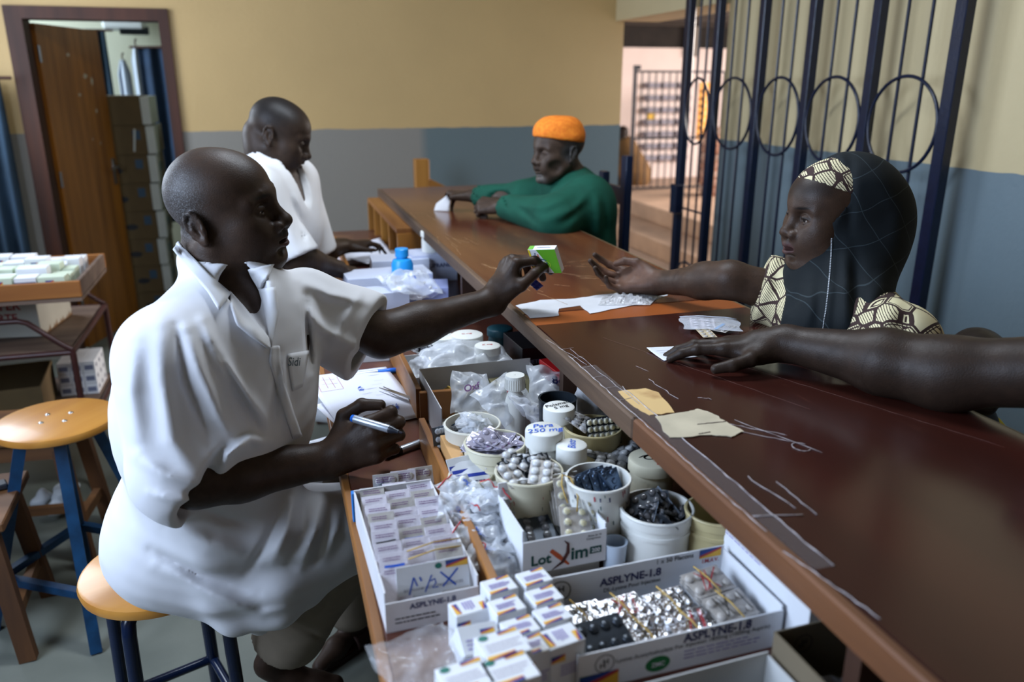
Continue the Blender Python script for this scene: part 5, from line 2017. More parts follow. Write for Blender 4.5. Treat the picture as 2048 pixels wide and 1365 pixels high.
# ------------------------------------------------------------------ the long carton of strips on the bench edge
ax0, ax1, ay0, ay1 = .090, .215, .882, 1.165
AX, AY = (ax0 + ax1) / 2, (ay0 + ay1) / 2
ab = open_box('box', (AX, AY, BZ), (ax1 - ax0, ay1 - ay0, .062), .03, 'long white carton packed with three columns of strips in front of the seated man', hs=(.044, .060, .062, .060), m=mat('dented_white_card', srgb(214, 212, 214), .55, var=.10, vscale=10, bump=.3, bscale=25, bdist=.006))
w2, d2 = (ax1 - ax0) / 2, (ay1 - ay0) / 2
letters('ASPLYNE-1.8', ab, INKN, .062, None, (.0, -d2 - .0007, .034), 'front', bold=.025)
lines(ab, (-w2 + .012, -d2 - .0006, .012), (.06, 0, 0), (0, 0, .006), 2, INKK, .3, seed=2)
cr = empty('card', (AX + .010, AY - d2 + .016, BZ + .014), .03, 'white card with blue handwriting and a rainbow corner at the front of the long carton', 'card')
CRm = rotm(-.18, 0, 0)
sheet = MB().cbox((0, 0, .033), (.098, .0016, .062), bev=.0004).obj('sheet', WCARD, cr, rot=(-.18, 0, 0))
rainbow(sheet, (.018, -.0012, .052), (.030, 0, 0), (0, 0, .010))
MB().disc(.004, 0, 14, R=rotm(PI / 2, 0, 0), t=(.008, -.0012, .057), up=True, sx=1.2).obj('green_seal', RBW[3], sheet)
fy = -.0013
for pts, w in ([[(-.034, fy, .022), (-.026, fy, .047)], .002], [[(-.026, fy, .047), (-.022, fy, .034)], .0018], [[(-.018, fy, .046), (-.016, fy, .040)], .0022], [[(-.012, fy, .024), (-.002, fy, .046)], .0018],
               [[(-.004, fy, .038), (.002, fy, .040), (.003, fy, .034), (-.002, fy, .028), (.006, fy, .028)], .0018], [[(.010, fy, .048), (.030, fy, .026)], .0024], [[(.012, fy, .027), (.034, fy, .049)], .0024]):
    stroke(sheet, pts, w, (0, -1, 0), INKB)
letters('BIOPHARM INDUSTRIE SCIENCES', sheet, mat('ink_grey_print', srgb(150, 150, 160)), .08, None, (0, -.0011, .030), 'front')
lines(sheet, (-.036, -.0011, .010), (.075, 0, 0), (0, 0, .004), 2, INKL, .3, seed=3)
q = random.Random(7)
for col in range(3):
    x = AX - .038 + .038 * col
    n = 8
    for k in range(n):
        f = k / (n - 1)
        y = AY + d2 - .022 - f * (2 * d2 - .062) + q.uniform(-.003, .003) + (.008 if col == 1 else 0)
        z = BZ + .040 + .016 * f * (1 if col != 1 else .8) - .001 * col
        mt = FOILW if (k + col) % 3 else FOILG
        if col == 0 and k > 4:
            mt = FOILW
        o = blister((x + q.uniform(-.0015, .0015), y, z), rotm(.74 + q.uniform(-.06, .06), 0, q.uniform(-.05, .05)), .0385, .064, 1, 1, .0006, .0001, 'printed strip %s in the %s column of the long white carton' % (['furthest back', 'second from the back', 'third from the back', 'fourth from the back', 'fourth from the front', 'third from the front', 'second from the front', 'nearest the front'][k], ['left', 'middle', 'right'][col]), mt, mt, None, '%s column of strips in the long white carton' % ['left', 'middle', 'right'][col])
        lines(o, (-.014, .0215, .0014), (.028, 0, 0), (0, .0032, 0), 2, INKP, .35, seed=10 * col + k)
        lines(o, (-.014, .004, .0014), (.028, 0, 0), (0, .0036, 0), 2, INKP, .35, seed=20 * col + k)
        if (col, k) in ((0, 3), (1, 3), (0, 5)):
            stroke(o, [(-.014, .014, .0026), (0, .0145, .0026), (.014, .0155, .0026)], .0022, (0, 0, 1), INKK, 'marker_stroke')
        if (col, k) in ((2, 3), (2, 4), (2, 5), (1, 5), (0, 8), (0, 7)):
            stroke(o, [(-.013, .014, .0026), (0, .0135, .0026), (.014, .0140, .0026)], .0034, (0, 0, 1), INKB, 'marker_stroke')
for x0_, x1_, yb_, zb_ in ((AX - .018, AX + .058, AY - .072, BZ + .079), (AX - .018, AX + .058, AY - .085, BZ + .075)):
    tag(MB().tube([(x0_, yb_ - .006, zb_ - .004), ((x0_ + x1_) / 2, yb_, zb_), (x1_, yb_ + .006, zb_ - .004)], .0011, 6).obj('rubber_band', ELAS, None, smooth=True), 'tan rubber band across the strips of the long white carton', 'rubber band', 'rubber bands on the long white carton')
lq = carton('carton', (AX - .040, AY + d2 + .012, BZ), (.06, .012, .052), .02, 'bright blue carton edge behind the long white carton', m=mat('bright_blue_card', srgb(36, 116, 190), .5))
for i in range(3):
    o = blister((AX - .012 + .03 * i, AY + d2 + .020 + .004 * i, BZ + .036), rotm(1.25, 0, .05 * i - .05), .042, .066, 2, 3, .0065, .0014, 'loose printed strip standing behind the long white carton', FOILG if i != 1 else FOILW, FOILG, None, 'loose strips behind the long white carton')
    lines(o, (-.016, .020, .0020), (.032, 0, 0), (0, .0034, 0), 3, INKP, .4, seed=60 + i)

# ------------------------------------------------------------------ small rainbow cartons in the foreground
def small_carton(x, y, z, size, rz, label, style=0, seed=0):
    p = ptz(x, y, z + size[2])
    c_ = carton('carton', (p[0], p[1], z), size, rz, label, 'carton', 'small cartons with rainbow flashes in the foreground')
    w, d, h = size
    zz = h + .0005
    if style == 0:
        rainbow(c_, (w * .02, d * .30, zz), (w * .44, 0, 0), (0, d * .16, 0))
        rainbow(c_, (-w * .46, -d * .48, zz), (w * .62, 0, 0), (0, d * .18, 0), True)
        lines(c_, (-w * .34, -d * .18, zz), (w * .72, 0, 0), (0, d * .085, 0), 4, INKL, .6, seed=seed)
    else:
        rainbow(c_, (-w * .46, d * .30, zz), (0, -d * .7, 0), (w * .16, 0, 0))
        rainbow(c_, (w * .30, -d * .46, zz), (0, d * .5, 0), (w * .16, 0, 0))
        lines(c_, (-w * .16, d * .3, zz), (0, -d * .62, 0), (w * .085, 0, 0), 4, INKL, .6, seed=seed)
    rainbow(c_, (-w * .48, -d / 2 - .0005, h * .70), (w * .4, 0, 0), (0, 0, h * .14))
    lines(c_, (-w * .2, -d / 2 - .0005, h * .40), (w * .6, 0, 0), (0, 0, h * .06), 4, INKL, .5, seed=seed + 3)
    return c_


sz = (.040, .032, .068)
small_carton(998, 1170, BZ, sz, .16, 'small rainbow carton, back left of the foreground block', 0, 1)
small_carton(1068, 1154, BZ, sz, .16, 'small rainbow carton, back right of the foreground block', 0, 2)
small_carton(1013, 1210, BZ, sz, .16, 'small rainbow carton, second in the left row of the block', 0, 3)
small_carton(1088, 1190, BZ, sz, .16, 'small rainbow carton, second in the right row of the block', 0, 4)
small_carton(1105, 1228, BZ, sz, .17, 'small rainbow carton, third in the right row of the block', 0, 5)
small_carton(1040, 1252, BZ, sz, .16, 'small rainbow carton, third in the left row of the block', 0, 6)
small_carton(1062, 1290, BZ, sz, .16, 'small rainbow carton, fourth in the left row of the block', 0, 7)
small_carton(1122, 1272, BZ, (.046, .034, .068), .16, 'small rainbow carton turned sideways at the right of the block', 1, 8)
small_carton(937, 1212, BZ, (.044, .030, .062), .14, 'single small rainbow carton right in front of the long white carton', 1, 9)
bz_ = (.052, .044, .092)
for i, (x, y, lab) in enumerate([(1005, 1288, 'larger green-sealed carton at the back of the nearest row'), (1020, 1338, 'larger green-sealed carton at the front of the nearest row'), (930, 1352, 'larger green-sealed carton at the bottom left of the nearest row')]):
    p = ptz(x, y, BZ + bz_[2])
    c_ = carton('carton', (p[0], p[1], BZ), bz_, .14, lab)
    w, d, h = bz_
    rainbow(c_, (w * .02, d * .32, h + .0005), (w * .44, 0, 0), (0, d * .14, 0))
    rainbow(c_, (-w * .48, -d * .49, h + .0005), (w * .64, 0, 0), (0, d * .16, 0), True)
    MB().disc(.0045, h + .0005, 14, t=(-w * .32, d * .36, 0), sx=1.3).obj('green_seal', RBW[3], c_)
    lines(c_, (-w * .38, -d * .2, h + .0005), (w * .8, 0, 0), (0, d * .12, 0), 3, mat('ink_pale_print', srgb(196, 190, 200)), .4, seed=i)
zip_bag(ptz(850, 1330, .955), rotm(.15, .1, .3), .12, .12, .045, 'loose clear plastic bag at the bottom beside the rainbow cartons', mat('thin_clear_film', (.7, .72, .75), .12, alpha=.16, spec=1.0, bump=.8, bscale=40, bdist=.006), 0, None, None, 120)
wr_ = carton('carton', tuple(ptz(948, 1300, .955)), (.050, .036, .030), .1, 'film-wrapped small carton leaning against the rainbow cartons', rot=(.5, .1, .12))
lines(wr_, (-.018, -.012, .0306), (.036, 0, 0), (0, .005, 0), 3, INKL, .4, seed=8)
rainbow(wr_, (.002, .004, .0306), (.018, 0, 0), (0, .006, 0))

# ------------------------------------------------------------------ the ASPLYNE carton with silver strips
sx0, sx1, sy0, sy1 = .291, .568, .712, .852
SXc, SYc = (sx0 + sx1) / 2, (sy0 + sy1) / 2
asb = open_box('box', (SXc, SYc, BZ), (sx1 - sx0, sy1 - sy0, .062), .02, 'wide white carton lettered ASPLYNE-1.8 filled with silver strips', hs=(.052, .058, .062, .052), m=WCARD, mi=WCARD)
w2, d2 = (sx1 - sx0) / 2, (sy1 - sy0) / 2


def hh_logo(parent, c, y, s):
    ring = [(c[0] + s * math.cos(t), y, c[1] + s * math.sin(t)) for t in np.linspace(0, 2 * PI, 33)]
    MB().ribbon(ring, s * .10, (0, -1, 0)).obj('logo_ring', INKK, parent)
    mb = MB()
    for dx, dz in ((.12, .22), (-.22, -.22)):
        for p_, q_ in (((-.22, -.3), (-.22, .3)), ((.22, -.3), (.22, .3)), ((-.22, 0), (.22, 0))):
            mb.ribbon([(c[0] + s * (p_[0] + dx), y, c[1] + s * (p_[1] + dz)), (c[0] + s * (q_[0] + dx), y, c[1] + s * (q_[1] + dz))], s * .13, (0, -1, 0))
    mb.obj('logo_letters', INKK, parent)


yi = d2 - .0026
hh_logo(asb, (-.108, .040), yi, .015)
letters('ASPLYNE-1.8', asb, INKN, .092, None, (-.005, yi, .041), 'front', bold=.03)
letters('DL-Lysine Pour Injection', asb, INKK, .085, None, (-.002, yi, .027), 'front', bold=.01)
letters('1 x 50 Flacons', asb, INKK, .056, None, (.062, yi, .0565), 'front', bold=.01)
letters('I.M./I.V.', asb, INKR, .026, None, (.118, yi, .043), 'front', bold=.01)
rainbow(asb, (.100, yi, .048), (.034, 0, 0), (0, 0, .0135))
yo = -d2 - .0006
hh_logo(asb, (-.105, .034), yo, .012)
letters('ASPLYNE-1.8', asb, INKN, .095, None, (.045, yo, .044), 'front', bold=.03)
letters('Lysine Acetylsalicylate For Injection 1800mg (1000mg Aspirin)', asb, INKK, .21, None, (.015, yo, .033), 'front', bold=.005)
MB().disc(.011, 0, 24, R=rotm(PI / 2, 0, 0), t=(-.035, yo, .016), sx=1.5, up=True).obj('green_seal', ink('seal_green', 30, 110, 60), asb)
letters('ZMC', asb, WCARD, .018, None, (-.035, yo - .0008, .016), 'front', bold=.02)
rainbow(asb, (-w2 + .002, yo, .002), (.050, 0, 0), (0, 0, .020))
lines(asb, (.0, yo, .014), (.12, 0, 0), (0, 0, .005), 3, INKL, .3, seed=12)
sp = [(-.095, .020, .032, .1), (-.040, .016, .034, .16), (.025, .012, .033, .14), (.085, .022, .046, .18), (.092, -.024, .038, .16), (.030, -.036, .032, .12), (-.030, -.034, .030, .10)]
for i, (dx, dy, dz, rz) in enumerate(sp):
    for k in range(3):
        o = blister((SXc + dx, SYc + dy, BZ + dz - .005 * (2 - k) + .0), rotm(.12 + .03 * i, .02, rz), .062, .044, 4, 2, .0062, .0036, 'silver strip bundled with a rubber band in the ASPLYNE carton', FOILS if i not in (3, 4) else FOILG, FOILS if i not in (3, 4) else FOILG, None, 'silver strips in the ASPLYNE carton')
        if k == 2:
            mk = MB()
            qq = random.Random(i)
            for j in range(4):
                mk.ribbon([(-.026 + .004 * j + qq.uniform(0, .04), -.016, .0045), (-.024 + .004 * j + qq.uniform(0, .04), .016, .0045)], .0016)
            mk.obj('marker_stroke', INKR if i % 2 else INKK, o)
    tag(MB().tube([(SXc + dx + .004, SYc + dy - .026, BZ + dz + .001), (SXc + dx, SYc + dy, BZ + dz + .0055), (SXc + dx - .008, SYc + dy + .026, BZ + dz + .008)], .0011, 6).obj('rubber_band', ELAS, None, smooth=True), 'rubber band round a silver bundle in the ASPLYNE carton', 'rubber band', 'rubber bands on the silver bundles')
for k in range(2):
    blister((SXc - .088, SYc - .034, BZ + .034 + .006 * k), rotm(.3, 0, .12), .066, .052, 4, 2, .0066, .004, 'dark side of a strip at the left front in the ASPLYNE carton', FOILD, FOILD, None, 'dark strips in the ASPLYNE carton')

# white carton with a red line under the counter edge
rc = carton('carton', (.655, .775, BZ), (.16, .20, .115), 0.0, 'white carton with a thin red line tucked under the counter')
w, d, h = .16, .20, .115
MB().box((-w / 2 - .0006, -d / 2, h - .012), (-w / 2 + .0, d / 2, h - .0105)).obj('red_line', INKR, rc)
lines(rc, (-w / 2 - .0006, .09, .075), (0, -.12, 0), (0, 0, .006), 4, INKL, .3, seed=31)
# boxes at the very bottom
ob = open_box('box', (.405, .560, BZ), (.20, .17, .055), .04, 'white open carton at the bottom edge holding pale blue strips', hs=(.05, .055, .058, .05), m=mat('soft_white_card', srgb(188, 188, 186), .6, var=.06, vscale=10))
for i in range(8):
    blister((.385 + .012 * i, .590 - .002 * i, BZ + .034), rotm(1.15, .1, .3), .045, .055, 2, 3, .007, .005, 'pale blue strip standing in the bottom open carton', FOILB, PVC, None, 'pale blue strips in the bottom carton')
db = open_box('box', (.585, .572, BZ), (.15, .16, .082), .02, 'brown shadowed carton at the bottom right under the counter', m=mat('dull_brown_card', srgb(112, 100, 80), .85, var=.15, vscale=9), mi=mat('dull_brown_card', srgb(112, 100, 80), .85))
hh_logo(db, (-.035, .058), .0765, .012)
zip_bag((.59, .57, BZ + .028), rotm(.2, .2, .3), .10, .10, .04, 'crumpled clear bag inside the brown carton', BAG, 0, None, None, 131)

# ------------------------------------------------------------------ papers, scissors and pens on the bench
PAPL = mat('prescription_paper', srgb(214, 216, 228), .8, var=.04, vscale=10)


def sheet_quad(name, P, z, m, label, cat, curl=(0, 0, 0, 0), bow=.0, seed=0):
    A, B, C_, D_ = [V(*ptz(x, y, z)[:2]) for x, y in P]
    def f(u, v):
        p = (A * (1 - u) + B * u) * (1 - v) + (D_ * (1 - u) + C_ * u) * v
        h = (curl[0] * (1 - u) * (1 - v) ** 2 + curl[1] * u * (1 - v) ** 2 + curl[2] * u * v * v + curl[3] * (1 - u) * v * v)
        return (p[0], p[1], z + .0012 + h + bow * math.sin(PI * u) * math.sin(PI * v))
    o = grid_mb(f, 16, 16, 0, None, .0006).obj(name, m, None, smooth=True)
    tag(o, label, cat)
    return o, f


def on(f, pts):
    return [V(*f(u, v)) + V(0, 0, .0009) for u, v in pts]


pa2, f0 = sheet_quad('paper', [(628, 812), (690, 868), (820, 838), (790, 770)], BZ, PAPL, 'lower prescription sheet, mostly covered by the one with the red stamp', 'paper')
pa1, f1 = sheet_quad('paper', [(690, 868), (856, 832), (772, 738), (612, 768)], BZ + .002, PAPL, 'large prescription sheet with a red stamp and blue ink marks', 'paper', (.0, .0, .004, .016), .004)
INKRS = ink('stamp_red', 196, 130, 140)
mbx = MB()
for a, b in (((.10, .98), (.06, .70)), ((.06, .70), (.32, .68)), ((.32, .68), (.34, .92)), ((.14, .90), (.30, .88)), ((.12, .82), (.30, .80)), ((.18, .95), (.16, .74)), ((.25, .93), (.24, .72))):
    mbx.ribbon(on(f1, [(a[0] + (b[0] - a[0]) * t, a[1] + (b[1] - a[1]) * t) for t in np.linspace(0, 1, 6)]), .0011)
mbx.obj('red_stamp', INKRS, pa1)
mbx = MB()
q = random.Random(3)
for cx_, cy_, n_, s_ in ((.48, .62, 14, .03), (.72, .22, 16, .025), (.10, .12, 6, .02), (.42, .30, 5, .03)):
    for i in range(n_):
        u, v = cx_ + q.uniform(-s_, s_), cy_ + q.uniform(-s_, s_)
        mbx.ribbon(on(f1, [(u, v), (min(u + q.uniform(.01, .04), .99), min(max(v + q.uniform(-.03, .03), .01), .99))]), .0016)
mbx.obj('blue_ink', INKB, pa1)
mbx = MB()
for i in range(16):
    u, v = q.uniform(.40, .8), q.uniform(.35, .95)
    mbx.ribbon(on(f1, [(u, v), (u + .05, v - .004), (min(u + .12, .98), v + .004)]), .0007)
mbx.obj('faint_writing', mat('ink_faint', srgb(150, 152, 176)), pa1)
# scissors
STEEL = mat('scissor_steel', (.40, .41, .42), .28, metal=1)
s0, s1, s2 = ptz(762, 776, BZ + .014), ptz(836, 803, BZ + .014), ptz(862, 808, BZ + .014)
sc_ = empty('scissors', tuple(s1), 0, 'steel scissors lying open on the prescription sheet', 'scissors')
dv = (s0 - s1)[:2]
L_ = np.linalg.norm(dv)
ang_ = math.atan2(dv[1], dv[0])
for sg in (-1, 1):
    bl_ = MB().add([(0, -.0065, 0), (L_, sg * .0015, 0), (L_ * .98, sg * .0035, 0), (0, .0065, 0), (0, -.0065, .0016), (L_, sg * .0015, .0012), (L_ * .98, sg * .0035, .0012), (0, .0065, .0016)],
                   [(0, 3, 2, 1), (4, 5, 6, 7), (0, 1, 5, 4), (1, 2, 6, 5), (2, 3, 7, 6), (3, 0, 4, 7)])
    bl_.obj('blade', STEEL, sc_, (0, 0, .0018 * (sg > 0)), (0, 0, ang_ + sg * .035))
    ring = [(-.034 + .016 * math.cos(t), sg * .017 + .012 * math.sin(t), .002) for t in np.linspace(0, 2 * PI, 24, endpoint=False)]
    MB().tube(ring, .0020, 8, closed=True).obj('handle_ring', STEEL, sc_, (0, 0, 0), (0, 0, ang_), smooth=True)
    MB().tube([(0, 0, .002), (-.012, sg * .004, .002), (-.023, sg * .008, .002)], .0024, 8).obj('shank', STEEL, sc_, (0, 0, 0), (0, 0, ang_), smooth=True)
MB().lathe([(.0005, .0055), (.003, .005), (.0035, .003)], 12).obj('pivot_screw', STEEL, sc_, smooth=True)


def marker(a, b, label, capm, tipped=True, end=None, r=.0068):
    a, b = V(*a), V(*b)
    L0 = np.linalg.norm(b - a)
    m_ = empty('marker_pen', tuple(a), 0, label, 'pen')
    R = frame(b - a)
    m_.rotation_euler = Matrix(R.tolist()).to_euler()
    Rz = rotm(0, PI / 2, 0)
    MB().lathe([(.0005, 0), (r * .95, 0), (r, .002), (r, L0 * .72), (r * .98, L0 * .725)], 24, R=Rz).obj('barrel', mat('silver_barrel', srgb(176, 184, 196), .3, metal=.5), m_, auto=35)
    if tipped:
        MB().lathe([(r * .98, L0 * .722), (r * .98, L0 * .77), (r * .6, L0 * .85), (r * .5, L0 * .92), (r * .34, L0 * .925), (.0005, L0 * .93)], 24, R=Rz).obj('collar', mat('dark_collar', srgb(30, 34, 44), .35), m_, auto=35)
        MB().lathe([(r * .32, L0 * .925), (r * .30, L0 * .985), (.0005, L0)], 14, R=Rz).obj('felt_tip', mat('felt_navy', srgb(24, 18, 30), .8), m_, auto=35)
    else:
        MB().lathe([(r * 1.06, L0 * .60), (r * 1.06, L0 * .98), (r * .9, L0), (.0005, L0)], 24, R=Rz).obj('cap', capm, m_, auto=35)
    if end:
        MB().lathe([(.0005, -.006), (r * .8, -.005), (r * .97, -.001), (r * .97, .012), (r * 1.01, .013)], 24, R=Rz).obj('end_plug', end, m_, auto=35)
    return m_


BLUEP = mat('blue_pen_plastic', srgb(28, 108, 216), .3)
marker(pt(708, 838, 1.418), pt(806, 867, 1.385), 'silver marker pen with bare dark tip held in the seated man\'s fist', BLUEP, True, BLUEP, .0072)
e0, e1 = ptz(846, 884, BZ + .008), ptz(770, 912, BZ + .008)
marker(e0, e1, 'silver and black capped marker lying on the bench beside the fist', mat('black_cap', srgb(18, 22, 26), .25), False, None, .0072)
marker(ptz(690, 752, BZ + .007), ptz(798, 740, BZ + .007), 'blue pen lying at the far side of the prescription sheets', BLUEP, False, None, .006)

# ------------------------------------------------------------------ further trays along the bench
fb = open_box('box', (.195, 2.02, BZ), (.13, .13, .06), -.05, 'white carton lettered ASPLYNE at the far end of the prescription sheets', m=mat('greyish_white_card', srgb(190, 190, 188), .6, var=.06, vscale=10))
letters('ASPLYNE-1.8', fb, INKK, .09, None, (0, -.0657, .042), 'front', bold=.02)
lines(fb, (-.05, -.0656, .012), (.06, 0, 0), (0, 0, .009), 2, INKK, .25, seed=41)
for i in range(5):
    blister((.17 + .013 * i, 2.03, BZ + .055), rotm(1.1, 0, .1 * i), .036, .055, 2, 3, .006, .004, 'strip standing in the far ASPLYNE carton', FOILW, FOILW, None, 'strips in the far ASPLYNE carton')
# second tray: jars, glass vials, milky bag
jar(tuple(ptz(934, 668, BZ + .085) * V(1, 1, 0) + V(0, 0, BZ)), .040, .085, 'wide white jar with a red note on its lid, middle of the second tray', .02, None, ['C mg'], INKR, .0, .9, .012)
jar(tuple(ptz(888, 672, BZ + .075) * V(1, 1, 0) + V(0, 0, BZ)), .032, .075, 'plain white jar at the left of the second tray', .02)
jar(tuple(ptz(975, 690, BZ + .08) * V(1, 1, 0) + V(0, 0, BZ)), .032, .08, 'white jar with pink lettering at the right of the second tray', .02, None, ['K mg'], INKR, .0, .9, .012)
jar(tuple(ptz(1000, 655, BZ + .075) * V(1, 1, 0) + V(0, 0, BZ)), .034, .075, 'dark teal lidded jar by the counter edge in the second tray', .02, mat('teal_plastic', srgb(20, 60, 70), .35))
mk_ = open_box('box', (.395, 1.755, BZ), (.25, .16, .05), .02, 'low white carton heaped with a milky bag in the second tray', m=WCARD)
zip_bag((.415, 1.76, BZ + .045), rotm(.1, .05, .0), .22, .15, .055, 'big milky plastic bag spilling over the low white carton', BAGM, 0, None, None, 140)
zip_bag((.305, 1.74, BZ + .040), rotm(.4, -.3, .4), .07, .09, .02, 'small bag with blue scrawl at the left end of the low white carton', BAG, 5, None, ('2m', INKN, .02), 141)
for i in range(10):
    q = random.Random(700 + i)
    blister((.315 + .012 * i, 1.90 + q.uniform(-.02, .02), BZ + .035), rotm(q.uniform(.4, 1.2), q.uniform(-.4, .4), q.uniform(0, 2)), .034, .055, 2, 4, .0055, .005, 'dark red and silver strip heaped behind the low white carton', FOILD if i % 2 else mat('wine_foil', srgb(96, 40, 52), .3, metal=.5), PVC, None, 'dark strips heaped behind the low white carton')
bk = carton('carton', (.60, 1.80, BZ), (.12, .14, .075), 0.05, 'black carton under the counter edge at the end of the second tray', m=mat('black_card', srgb(22, 22, 26), .4))
letters('METRO 250', bk, mat('ink_pale_grey', srgb(110, 120, 140)), .07, None, (-.01, -.0706, .04), 'front', bold=.01)
rd = carton('carton', (.62, 1.60, BZ), (.10, .13, .07), 0.1, 'bright red carton half hidden under the counter edge', m=mat('red_card', srgb(196, 28, 34), .45))
# third tray and beyond
for i, (x, y, w_, d_, h_, rz, lab) in enumerate([(.27, 2.42, .22, .10, .07, .1, 'long white carton lying behind the reaching forearm'), (.35, 2.62, .28, .14, .08, .05, 'white carton topped with a bag, middle of the third tray'),
                                                 (.42, 2.80, .20, .12, .09, -.05, 'white carton at the back of the third tray'), (.46, 2.50, .14, .12, .06, -.2, 'bluish white carton by the counter edge in the third tray'), (.19, 2.30, .06, .05, .06, .3, 'tiny white carton beside the reaching sleeve')]):
    carton('carton', (x, y, BZ), (w_, d_, h_), rz, lab, m=mat('bluish_white_card', srgb(200, 206, 224), .5, var=.08, vscale=10) if i != 3 else mat('lavender_card', srgb(150, 160, 206), .5))
zip_bag((.40, 2.45, BZ + .075), rotm(.2, .1, .3), .20, .14, .05, 'bulging clear bag on the cartons of the third tray', BAGM, 6, None, ('L1', INKB, .03), 150)
bo = empty('bottle', tuple(ptz(805, 540, BZ + .09) * V(1, 1, 0) + V(0, 0, BZ)), 0, 'bright blue plastic bottle with a blue cap below the pigeonhole shelf', 'bottle')
BB = mat('bright_blue_bottle', srgb(36, 148, 222), .35)
MB().lathe([(.001, 0), (.034, 0), (.036, .004), (.036, .11), (.030, .125), (.018, .130), (.018, .135), (.001, .135)], 28).obj('body', BB, bo, auto=35)
MB().lathe([(.001, .162), (.020, .162), (.022, .160), (.022, .136), (.018, .136)], 28).obj('cap', BB, bo, auto=35)
pb2 = ptz(855, 560, BZ)
wc = carton('carton', (pb2[0] + .02, pb2[1] + .02, BZ), (.16, .12, .10), .05, 'pale carton with blue lettering carrying a white jar, below the pigeonhole shelf', m=mat('bluish_white_card2', srgb(196, 202, 224), .5, var=.08, vscale=10))
letters('DOLIPRANE', wc, INKN, .11, None, (0, -.0606, .06), 'front', bold=.02)
jar((pb2[0] + .02, pb2[1] + .02, BZ + .1005), .036, .075, 'white jar standing on the pale carton with blue lettering', .02)
w3 = carton('carton', (pb2[0] - .10, pb2[1] - .02, BZ), (.06, .07, .085), .1, 'narrow white carton in front of the bright blue bottle', m=WCARD)
sheet_quad('paper', [(655, 505), (735, 528), (788, 515), (760, 478)], BZ + .02, PAPL, 'open register sheet under the second man\'s hands', 'paper', (0, 0, .006, .004), .004)
bkr = carton('register', (ptz(715, 510, BZ)[0], ptz(715, 510, BZ)[1], BZ), (.26, .34, .018), .25, 'thick paper register lying on the far bench under the open sheet', 'book', m=PAPL)

# ------------------------------------------------------------------ things on the counter top
# the little green carton the seated man holds out
hc = pt(1094, 518, 1.80)
GREENM = mat('leaf_green_card', srgb(98, 168, 40), .4)
U = _RT * 52 - _UP * 2 - _FW * 28                          # across the carton
U /= np.linalg.norm(U)
Vd = _RT * 17 - _UP * 44 + _FW * 34                        # down its printed face
Vd -= U * (U @ Vd)
Vd /= np.linalg.norm(Vd)
Nn = np.cross(U, -Vd)                                     # out of the printed face
BR = np.array([U, -Vd, Nn]).T                             # x across, y up the face, z out
gw_, gh_, gd_ = .066, .064, .016
hb_ = bpy.data.objects.new('carton', None)
link(hb_)
M = Matrix(BR.tolist()).to_4x4()
M.translation = Vector(pt(1092, 519, 1.79))
hb_.matrix_world = M
tag(hb_, 'small green and white tablet carton held out in the seated man\'s fingers', 'carton')
MB().cbox((0, 0, 0), (gw_, gh_, gd_), bev=.0005).obj('box', WCARD, hb_)
zf = gd_ / 2 + .0004
plane_mb((-gw_ / 2, -gh_ / 2, zf), (gw_, 0, 0), (0, gh_, 0), [(.30, 1), (1, 1), (1, 0), (.72, 0), (.62, .25), (.50, .55)]).obj('green_panel', GREENM, hb_)
plane_mb((-gw_ / 2, -gh_ / 2, zf), (gw_, 0, 0), (0, gh_, 0), [(0, 1), (.06, 1), (.10, 0), (0, 0)]).obj('yellow_stripe', ink('card_yellow', 232, 206, 40), hb_)
ring = [(-.004 + .009 * math.cos(t), -.002 + .008 * math.sin(t), zf + .0004) for t in np.linspace(0, 2 * PI, 24)]
MB().ribbon(ring, .0022).obj('ring_logo', ink('card_navy', 30, 70, 110), hb_)
MB().ribbon([(p_[0] + .007, p_[1] - .006, p_[2] + .0002) for p_ in ring], .0014).obj('ring_logo', ink('card_lime', 180, 210, 60), hb_)
letters('ALBENDAZOLE', hb_, INKN, .036, None, (-.018, .006, zf + .0003), 'top', rz=-PI / 2, bold=.02)
letters('400', hb_, ink('card_orange', 220, 110, 50), .010, None, (-.012, .016, zf + .0003), 'top', rz=-PI / 2, bold=.02)
tp_ = MB().box((-gw_ / 2 + .012, gh_ / 2 + .0002, -gd_ / 2 + .001), (gw_ / 2, gh_ / 2 + .0005, gd_ / 2 - .001))
MB().box((-gw_ / 2, gh_ / 2 + .0002, -gd_ / 2 + .001), (-gw_ / 2 + .012, gh_ / 2 + .0005, gd_ / 2 - .001)).obj('green_panel', GREENM, hb_)
letters('ALBENDAZOLE', hb_, INKN, .034, None, (.004, gh_ / 2 + .0006, 0), 'back', rz=PI, bold=.01, R=np.diag([1., 1., 1.]))
# blue strip held in the curled fingers below
bs_ = blister(pt(1070, 568, 1.79), BR @ rotm(.2, .3, .5), .020, .034, 2, 3, .004, .002, 'deep blue foil strip tucked in the seated man\'s curled fingers', mat('deep_blue_foil', srgb(24, 48, 150), .3), mat('deep_blue_foil', srgb(24, 48, 150), .3))
# paper slip under the woman's hand
sl, f3 = sheet_quad('paper', [(1328, 723), (1396, 715), (1356, 695), (1293, 701)], CT, PAPERW, 'small written slip under the woman\'s fingertips', 'paper', (0, 0, .001, .004), .001)
mbx = MB()
for i in range(4):
    mbx.ribbon(on(f3, [(.14 + .02 * i, .70 - .16 * i), (.34, .70 - .16 * i), (.50, .68 - .16 * i)]), .0009)
mbx.obj('handwriting', mat('ink_slip', srgb(90, 90, 110)), sl)
